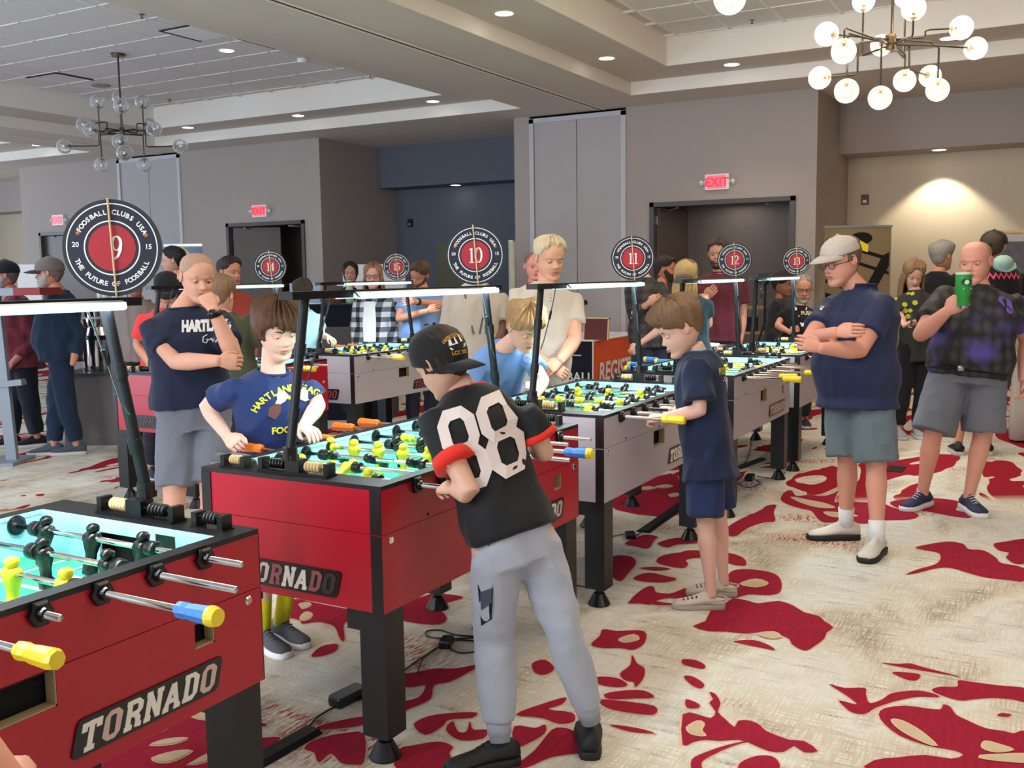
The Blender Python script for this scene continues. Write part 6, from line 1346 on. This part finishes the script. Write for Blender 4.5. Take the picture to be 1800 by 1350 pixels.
# 28 player at the nearest table: only the hand is in the picture
q=Vector((.805,1.27,.905)); dq=float((np.array(q)-CC)@CF)
p=Person('player at the nearest red table with only a gripping hand in view',dq,(-420,560,-.1,-110,20,0,1),(-430,640,-.1),(-470,1200,-.25),-118,.98,1.0,0,(232,166,142),None,False)
base=Vector((.42,1.17,0)); sh=[]
p.N=base+Vector((.02,.08,1.4)); p.P=base+Vector((0,0,.9)); p.H=base+Vector((.05,.16,1.58)); p.base=base; p.t.location=base; p.f=Vector((.1,1,0)).normalized(); p.rt=p.f.cross(UPV); p.rt2=p.rt; p.up=(p.N-p.P).normalized(); p.fw=p.f; p.hf=Matrix((p.rt,p.f,UPV)).transposed()
p.shR=p.N+p.rt*.17-UPV*.06; p.shL=p.N-p.rt*.17-UPV*.06; p.hpR=p.P+p.rt*.09; p.hpL=p.P-p.rt*.09
p.g=lambda z:Vector(z)
wq=q+Vector((-.05,-.1,.0)); p.arm('L',tuple(base+Vector((-.2,.1,1.08))),tuple(wq-Vector((.3,0,0))),tuple(wq-Vector((.28,-.08,0))),.9,UPV); p.arm('R',tuple(base+Vector((.26,.06,1.04))),tuple(wq),tuple(q+Vector((-.01,0,0))),.9,UPV)
for sd in ('R','L'):
    hp=p.hpR if sd=='R' else p.hpL; a=Vector((hp.x,hp.y,.08)); k=hp.lerp(a,.52); p.legs[sd]=(hp,k,a,a+p.f*.1); p.body.tube([hp,k,a],[.08,.055,.035],12)
p.head(); p.hair((60,46,38),'short'); p.shirt(cloth('grey_tee',(90,92,100)),-.1,.6,.006,9); p.legwear(navy,1.9); shoes(p,dshoe,gsole)
# ================================================================ OBJECTS AROUND THE ROOM
def box(a,b): return MB().box(a,b)
# registration table with fitted covers
t=empty('registration_table','registration table in a navy and orange fitted cover behind the near row','table',(11.6,5.3,0))
onv=cloth('navy_cover',(22,24,40)); oor=cloth('orange_cover',(226,84,30),.7)
cv=MB().loft([[Vector((x*k,y*k2,z)) for x,y in ((-.85,-.4),(.85,-.4),(.85,.4),(-.85,.4))] for z,k,k2 in ((0,.985,.97),(.4,.995,.985),(.755,1,1))]).build('navy_cover',onv,t)
sd=MB(); sd.add([(-.85,-.403,.755),(.85,-.403,.755),(.84,-.39,0),(-.84,-.39,0),(-.85,-.405,.75)],[(0,3,2,1)]).build('orange_cover_side',oor,t)
MB().box((-.86,-.41,.755),(.86,.41,.768)).build('tabletop',wht,t)
MB().bar((-.853,-.404,.755),(-.84,-.392,0),.012).build('white_piping',wht,t)
q=MB(); text_to(q,'REGISTRATION',lambda x,y,d:(-.7+x*.95,-.4075,.26+y),.32,.03,.12,'LEFT'); q.build('lettering',wht,t)
q=MB(); 
for z in (.58,.12): q.box((-.8535,-.25,z),(-.8525,.3,z+.012))
text_to(q,'FOOSBALL',lambda x,y,d:(-.8535,-.02-x,.27+y),.16,.02); q.box((-.853,-.3,.25),(-.852,.32,.262)); q.build('lettering',wht,t)
c=at(1047,596,11.9); fr=empty('framed_board','dark red board in a pale wood frame standing on the registration table','board',(c.x,c.y,.768))
fr.rotation_euler=(0,.12,0); w_=.15
MB().box((0,-w_,0.0),(.02,w_,.25)).build('board_panel',mat('oxblood_board',(96,36,32),.6,noise_amt=.2),fr)
for a_,b_ in (((-.01,-w_-.015,0),(.025,-w_,.265)),((-.01,w_,0),(.025,w_+.015,.265)),((-.01,-w_-.015,.25),(.025,w_+.015,.268))): box(a_,b_).build('frame_rail',M_wood,fr)
for k in range(3):
    tag(MB().box((11.35+.2*k,4.98+.05*k,.768+.0),(11.57+.2*k,5.26,.772+.006*k)).build('paper_stack',wht),('flat paper sheet on the registration table, left','thin paper stack in the middle of the registration table','paper stack on the registration table, farthest right')[k],'papers')
# banners
def banner(name,lab,u0,u1,vt,D,base,art):
    c0=at(u0,vt,D); c1=at(u1,vt,D); c=(c0+c1)/2; h=c.z; w_=(c1-c0).length/2; t=empty(name,lab,'banner',(c.x,c.y,0)); ang=math.atan2(c1.y-c0.y,c1.x-c0.x); t.rotation_euler=(0,0,ang)
    MB().box((-w_,-.004,.06),(w_,.004,h)).build('banner_sheet',base,t); MB().box((-w_-.01,-.012,h),(w_+.01,.012,h+.025)).build('top_rail',M_alu,t); MB().box((-w_-.02,-.12,0.0),(w_+.02,.12,.06)).build('banner_base',M_alu,t)
    for nm,m_,f in art: f(MB(),w_,h).build(nm,m_,t)
    return t
def rods_art(b,w_,h):
    for z0,z1,r in ((.93,.82,.022),(.86,.74,.02),(.7,.56,.02),(.62,.5,.03)): b.add([(-w_*.95,-.0055,h*z0+r),(w_*.95,-.0055,h*z1+r),(w_*.95,-.0055,h*z1-r),(-w_*.95,-.0055,h*z0-r)],[(0,1,2,3)])
    b.add([(w_*.15,-.006,h*.62),(w_*.75,-.006,h*.84),(w_*.95,-.006,h*.86),(w_*.95,-.006,h*.78),(w_*.3,-.006,h*.56)],[(0,1,2,3,4)])
    b.add([(w_*.1+.13*math.cos(a),-.0062,h*.94+.07*math.sin(a)) for a in np.linspace(0,2*PI,15)[:-1]],[tuple(range(14))]); return b
def yel_art(b,w_,h): b.add([(w_*.05,-.0064,h*.93),(w_*.32,-.0064,h*.9),(w_*.3,-.0064,h*.86),(w_*.0,-.0064,h*.88)],[(0,1,2,3)]); return b
banner('photo_banner','tall banner printed with dark foosball rods behind the man in the pale grey cap',1450,1567,400,11.6,mat('banner_print',(126,108,78),.6,noise_amt=.25,nscale=2),[('rod_print',M_blackp,rods_art),('yellow_print',M_yellow,yel_art)])
def star_art(b,w_,h):
    cz=h-.3
    b.prism([(.17*(1 if k%2==0 else .8)*math.sin(PI*k/6),.17*(1 if k%2==0 else .8)*math.cos(PI*k/6)) for k in range(12)],lambda x,y,t:(x,-.006-t,cz+y),.001); return b
def star2(b,w_,h):
    cz=h-.3
    for cx,cy in ((-.07,0),(0,.06),(.07,0)): b.prism([(cx+(.032 if k%2==0 else .013)*math.sin(PI*k/5),cy+(.032 if k%2==0 else .013)*math.cos(PI*k/5)) for k in range(10)],lambda x,y,t:(x,-.0075-t,cz+y),.001)
    return b
def diag_art(b,w_,h): b.add([(0,-.005,h-.01),(w_,-.005,h-.01),(w_,-.005,h-.2)],[(0,1,2)]); return b
banner('star_banner','tan banner with a blue and white star badge behind the man in profile',290,355,433,10.6,mat('tan_banner',(196,170,128),.7),[('blue_badge',mat('badge_blue',(58,84,150),.6),star_art),('stars',M_white,star2),('blue_corner',mat('corner_blue',(96,116,150),.6),diag_art)])
# framed print on an easel at the right
c=at(1785,470,10.8); t=empty('framed_print','large grey print in a pale wood frame at the right edge','picture',(c.x,c.y,0)); t.rotation_euler=(0,0,math.atan2(CR[1],CR[0])); w_,z0,z1=.3,1.15,1.93
MB().box((-w_,0,z0),(w_,.02,z1)).build('picture_mount',mat('picture_mount',(196,190,182),.7),t); MB().box((-w_+.08,-.004,z0+.08),(w_-.08,0,z1-.09)).build('grey_print',mat('grey_print',(96,98,104),.6,noise_amt=.5,nscale=16),t)
for a_,b_ in (((-w_-.03,-.015,z0-.03),(-w_,.03,z1+.03)),((w_,-.015,z0-.03),(w_+.03,.03,z1+.03)),((-w_,-.015,z1),(w_,.03,z1+.03)),((-w_,-.015,z0-.03),(w_,.03,z0))): box(a_,b_).build('frame_rail',M_wood,t)
for x0,x1,y in ((-.1,-.35,-.05),(.1,.35,-.05),(0,0,.5)): MB().cyl((x0,.05,1.9),(x1,y,0.01),.014,8).build('easel_leg',M_wood,t)
MB().box((-.3,-.06,1.1),(.3,.04,1.12)).build('easel_ledge',M_wood,t)
# draped table at right edge
c=at(1772,640,8.9); t=empty('draped_table','white draped table cut by the right edge','table',(c.x+.55,c.y-.45,0)); dr=cloth('white_drape',(214,204,196))
N_=48; rings=[]
for z,f_ in ((.02,1),(.3,.9),(.6,.5),(.74,.12),(.75,0)):
    ring=[]
    for k in range(N_):
        s_=k/N_*4; sd_=int(s_); u=(s_-sd_)*2-1; x,y=[(u,-1),(1,u),(-u,1),(-1,-u)][sd_]; w2=1+.05*f_*math.sin(k*2.6)
        ring.append(Vector((x*.55*w2,y*.42*w2,z)))
    rings.append(ring)
MB().loft(rings).build('tablecloth',dr,t,smooth=True)
# food table, board, laptop and things on it
t=empty('refreshment_table','navy draped refreshment table behind the silver back table','table',tuple(Vector((at(612,560,11.1).x,at(612,560,11.1).y,0)))); t.rotation_euler=(0,0,math.atan2(CR[1],CR[0]))
MB().box((-.62,-.35,0),(.5,.35,1.24)).build('tablecloth',onv,t); MB().box((-.63,-.36,1.24),(.51,.36,1.262)).build('tabletop',onv,t)
MB().box((-.34,-.365,.72),(.22,-.352,1.02)).build('grey_fabric_panel',mat('grey_lace',(96,94,98),.8,noise_amt=.5,nscale=30),t)
bt=t.location; RM=Matrix.Rotation(t.rotation_euler.z,3,'Z')
def onb(x,y,z): return bt+RM@Vector((x,y,z))
L=empty('laptop','open pale laptop on the refreshment table, seen from its lid side','laptop',tuple(onb(-.47,.05,1.262)),t.rotation_euler.z); MB().box((-.17,-.02,0),(.17,.2,.015)).build('laptop_base',M_alu,L); MB().box((-.17,-.05,.01),(.17,-.035,.23)).build('laptop_lid',mat('pale_blue_lid',(150,170,206),.4),L)
tag(MB().lathe(tuple(onb(.04,-.1,1.262)),[(.001,0),(.04,0),(.045,.02),(.045,.15),(.03,.19),(.03,.24),(.036,.25),(.001,.26)],18).build('spray_bottle',mat('pale_green_plastic',(176,206,160),.4),smooth=True),'pale green bottle standing on the refreshment table','bottle')
rs=random.Random(3)
bk=empty('snack_basket','low basket heaped with wrapped orange snacks on the refreshment table','basket',tuple(onb(-.16,-.1,1.262))); MB().lathe((0,0,0),[(.001,0),(.1,0),(.13,.05),(.12,.05),(.09,.01),(.001,.01)],24).build('basket_bowl',mat('wicker',(120,92,60),.8,bump=.5),bk)
for k in range(9): tag(MB().sph(tuple(onb(-.16+rs.uniform(-.08,.08),-.1+rs.uniform(-.08,.08),1.31+.035*(k//4))),.038,10,7,(1.3,.8,.7)).build('wrapped_snack',mat('snack_%d'%(k%3),[(214,150,96),(226,190,150),(190,110,70)][k%3],.5),smooth=True),('tan','cream','brown')[k%3]+' wrapped snack heaped in the basket on the refreshment table, '+('bottom layer, left','bottom layer, centre','bottom layer, right')[k//3],'snack','snacks in the basket')
wb=empty('white_board','plain white board standing behind the woman in flannel','board',(at(655,500,12.8).x,at(655,500,12.8).y,0),math.atan2(CR[1],CR[0])); MB().box((-.38,0,.7),(.42,.02,1.71)).build('board_panel',wht,wb); 
for x in (-.3,.34): MB().cyl((x,.03,0.0),(x,.03,1.7),.014,8).build('leg',M_alu,wb)
ds=empty('folding_screen','olive grey folding screen in the dark alcove beside sign 10','screen',(at(785,480,13.2).x,at(785,480,13.2).y,0),math.atan2(CR[1],CR[0])); sg=mat('olive_screen',(84,84,68),.8)
for k in range(2): MB().box((-.12+.26*k,0,.05),(.13+.26*k,.03,1.98)).build('screen_panel',sg,ds)
MB().box((-.14,-.01,.02),(.41,.04,.05)).build('screen_foot',M_matte,ds)
rb=empty('rolled_banner','rolled cream banner leaning by the alcove corner','banner',(at(899,480,13.0).x,at(899,480,13.0).y,0)); MB().cyl((0,0,.0),(.02,0,1.98),.045,16).build('banner_roll',mat('cream_roll',(190,190,170),.7,noise_amt=.2,nscale=10),rb); MB().cyl((.02,0,1.98),(.02,0,2.0),.05,16).build('roll_cap',M_alu,rb)
# coffee urns on their table, at left
cu=at(172,640,9.6); t=empty('urn_table','small grey table under the coffee urns','table',(cu.x,cu.y,0),math.atan2(CR[1],CR[0])); MB().box((-.25,-.25,0),(.25,.25,.66)).build('table_body',mat('grey_wood',(104,94,92),.7),t); MB().box((-.28,-.28,.66),(.28,.28,.69)).build('tabletop',mat('dark_top',(50,44,44),.5),t)
for dx,lab in ((0.02,'stainless steel coffee urn with a black band, beside the man in the flat-billed cap'),):
    p_=Vector((cu.x,cu.y,.69)); u_=empty('coffee_urn',lab,'coffee urn',tuple(p_)); o=MB().lathe((0,0,0),[(.001,0),(.13,0),(.135,.02),(.135,.3),(.001,.3)],28).build('urn_body',M_chrome,u_,smooth=False); autosmooth(o)
    autosmooth(MB().lathe((0,0,0),[(.137,.3),(.14,.3),(.14,.34),(.137,.34),(.001,.345)],28).build('urn_band',M_blackp,u_)); autosmooth(MB().lathe((0,0,0),[(.13,.345),(.11,.42),(.12,.44),(.12,.5),(.1,.52),(.1,.58),(.03,.6),(.001,.6)],28).build('urn_lid',M_chrome,u_)); MB().cyl((-.13,-.1,.05),(-.18,-.14,.05),.012,8).build('urn_tap',M_blackp,u_)
for k,(u,v) in enumerate(((176,520),(186,522),(203,522))):
    q=at(u,v,11.2); tag(MB().lathe((q.x,q.y,at(190,528,11.2).z+.002),[(.001,0),(.035,0),(.035,.12),(.015,.15),(.015,.17),(.001,.175)],14).build('white_bottle',M_white,smooth=True),('short white bottle under sign 9, leftmost of three','short white bottle under sign 9, middle of three','short white bottle under sign 9, rightmost of three')[k],'bottle')
sh=at(190,545,11.2); tag(MB().box((sh.x-.35,sh.y-.3,0),(sh.x+.35,sh.y+.3,at(190,528,11.2).z)).build('storage_cart',mat('cart_grey',(120,112,110),.6)),'tall grey cart behind the coffee urn','cart')
# grey metal stand at the left edge
p0=at(22,800,8.6); p0.z=0; t=empty('metal_stand','grey metal stand with a red and grey top board at the left edge','stand',tuple(p0),math.atan2(CR[1],CR[0])); gm=mat('galvanised_grey',(138,146,158),.5,metal=.3)
MB().bar((0,0,0),(-.06,0,1.44),.09,.05).build('post',gm,t); MB().bar((-.3,0,.66),(.14,0,.7),.09,.05).build('cross_bar',gm,t); MB().bar((-.3,0,.35),(-.02,0,.62),.04,.03).build('brace',gm,t); MB().bar((-.62,.0,0),(-.62,0,1.44),.09,.05).build('post',gm,t)
MB().box((-.9,-.2,1.44),(.2,.2,1.5)).build('top_board',gm,t); MB().box((.2,-.2,1.44),(.42,.2,1.5)).build('top_board_red',mat('brick_red',(140,44,44),.6),t); MB().box((-.7,-.2,0),(.1,.2,.03)).build('foot_plate',gm,t)
# small easel, wooden shelf, bag
c=at(46,490,13.6); t=empty('small_notice_board','small white notice board on a stand at the far left','board',(c.x,c.y,0),math.atan2(CR[1],CR[0])); MB().box((-.12,0,1.25),(.2,.02,1.78)).build('board_panel',wht,t); MB().cyl((0,.03,0),(0,.03,1.7),.012,8).build('stem',M_alu,t); MB().cyl((-.2,.03,.01),(.2,.03,.01),.012,8).build('foot',M_alu,t)
c=at(1318,600,12.2); t=empty('wooden_shelf','open wooden shelf stand between the man in maroon and the camera','shelf',(c.x,c.y,0),math.atan2(CR[1],CR[0])); wd=mat('tan_wood',(150,120,92),.6,noise_amt=.2)
for x in (-.26,.2): MB().box((x,-.15,0),(x+.05,.15,1.12)).build('upright',wd,t)
for z in (.5,.8,1.1): MB().box((-.28,-.17,z),(.27,.17,z+.03)).build('shelf_board',wd,t)
tag(box((c.x-.08,c.y-.08,.835),(c.x+.08,c.y+.08,1.0)).build('navy_bag',navy),'navy cloth bag on the wooden shelf stand','bag')
c=atz(1458,716,0); t=empty('black_backpack','black backpack on the carpet between the farthest table and the man in navy','bag',(c.x,c.y,0)); MB().sph((0,0,.17),.15,16,10,(1,.7,1.1)).build('bag_body',M_blackp,t,smooth=True); MB().sph((-.02,-.1,.11),.09,12,8,(1,.5,.9)).build('front_pocket',blk,t,smooth=True); MB().tube([(.0,.05,.32),(.03,.05,.37),(.07,.05,.32)],.008,6).build('carry_strap',blk,t)
c=atz(1575,825,0); tag(MB().box((c.x-.12,c.y-.06,0),(c.x+.12,c.y+.06,.006)).build('floor_box_lid',M_matte),'flat dark floor box lid set in the carpet','floor box')
# cables, adapters and cord covers
def cord(pts,lab,z=.006,r=.0035):
    P=[atz(u,v,0)+Vector((0,0,z)) for u,v in pts]; Q=[]
    for i in range(len(P)-1):
        p0,p1,p2,p3=P[max(i-1,0)],P[i],P[i+1],P[min(i+2,len(P)-1)]
        for s in range(5): t_=s/5; Q.append(.5*((2*p1)+(-p0+p2)*t_+(2*p0-5*p1+4*p2-p3)*t_*t_+(-p0+3*p1-3*p2+p3)*t_**3))
    Q.append(P[-1]); tag(MB().tube(Q,r,6).build('power_cord',M_blackp,smooth=True),lab,'cord')  # power cord lying on the carpet
cord([(543,1280),(560,1262),(590,1245),(632,1232),(650,1225)],'black cord from the long cover to the power brick by the front leg')
cord([(705,1185),(740,1160),(770,1140),(800,1128),(845,1130)],'black cord running behind the front leg of the middle red table')
cord([(845,1122),(800,1125),(755,1122),(750,1112),(775,1110),(800,1118),(840,1120),(846,1105)],'looped black cord on the carpet beside the grey joggers')
cord([(735,1185),(745,1160),(775,1138)],'short black cord joining the looped cord',.008)
cord([(788,1140),(810,1150),(850,1146)],'black cord curving under the grey joggers')
cord([(830,1108),(840,1090),(846,1075)],'black cord rising past the grey joggers')
cord([(1075,945),(1100,940),(1120,942),(1130,932)],'black cord behind the legs of the silver table')
cord([(1010,1030),(1030,1034)],'short dark cord behind the leg under the silver table')
cord([(1310,815),(1318,790),(1320,775)],'black cord hanging down under the silver table with yellow handles')
cord([(1296,852),(1315,858),(1336,852),(1330,845)],'small black cord loop by the adapter')
cord([(1330,838),(1360,842),(1380,832)],'black cord near the far table leg')
def adapter(u,v,l,w_,h,ang,lab,nm='power_adapter',cat='adapter'):
    c=atz(u,v,0); t=empty(nm,lab,cat,(c.x,c.y,0),ang); b=MB().loft([[Vector((x*k,y*k2,z)) for x,y in rrect(-l/2,l/2,-w_/2,w_/2,min(l,w_)*.15)] for z,k,k2 in ((.0025,.97,.95),(h*.3,1,1),(h*.8,1,1),(h,.96,.93))]).build('casing',M_blackp,t); return t
adapter(612,1232,.15,.065,.04,-.1,'black power brick beside the front leg of the middle red table')
adapter(785,1136,.08,.05,.035,.3,'small black adapter in the cord loop by the joggers'); adapter(1318,843,.14,.06,.035,.1,'black power brick near the legs of the two silver tables')
adapter(1108,945,.09,.06,.03,.5,'small black plug block behind the silver table leg')
def cover(p,q,w_,lab):
    A_,B_=atz(*p,0),atz(*q,0); d=(B_-A_).normalized(); n=Vector((-d.y,d.x,0)); sec=[(-w_/2,0.002),(-w_*.3,.016),(w_*.3,.016),(w_/2,.002)]
    t=MB().loft([[P+n*x+Vector((0,0,z)) for x,z in sec] for P in (A_,B_)]).build('cable_cover',M_matte); tag(t,lab,'cord cover')
cover((440,1348),(550,1285),.09,'black rubber cord cover lying between the two red tables'); cover((1130,936),(1222,872),.09,'black rubber cord cover running under the silver tables'); cover((1296,824),(1340,808),.07,'dark cord cover under the silver table with yellow handles')
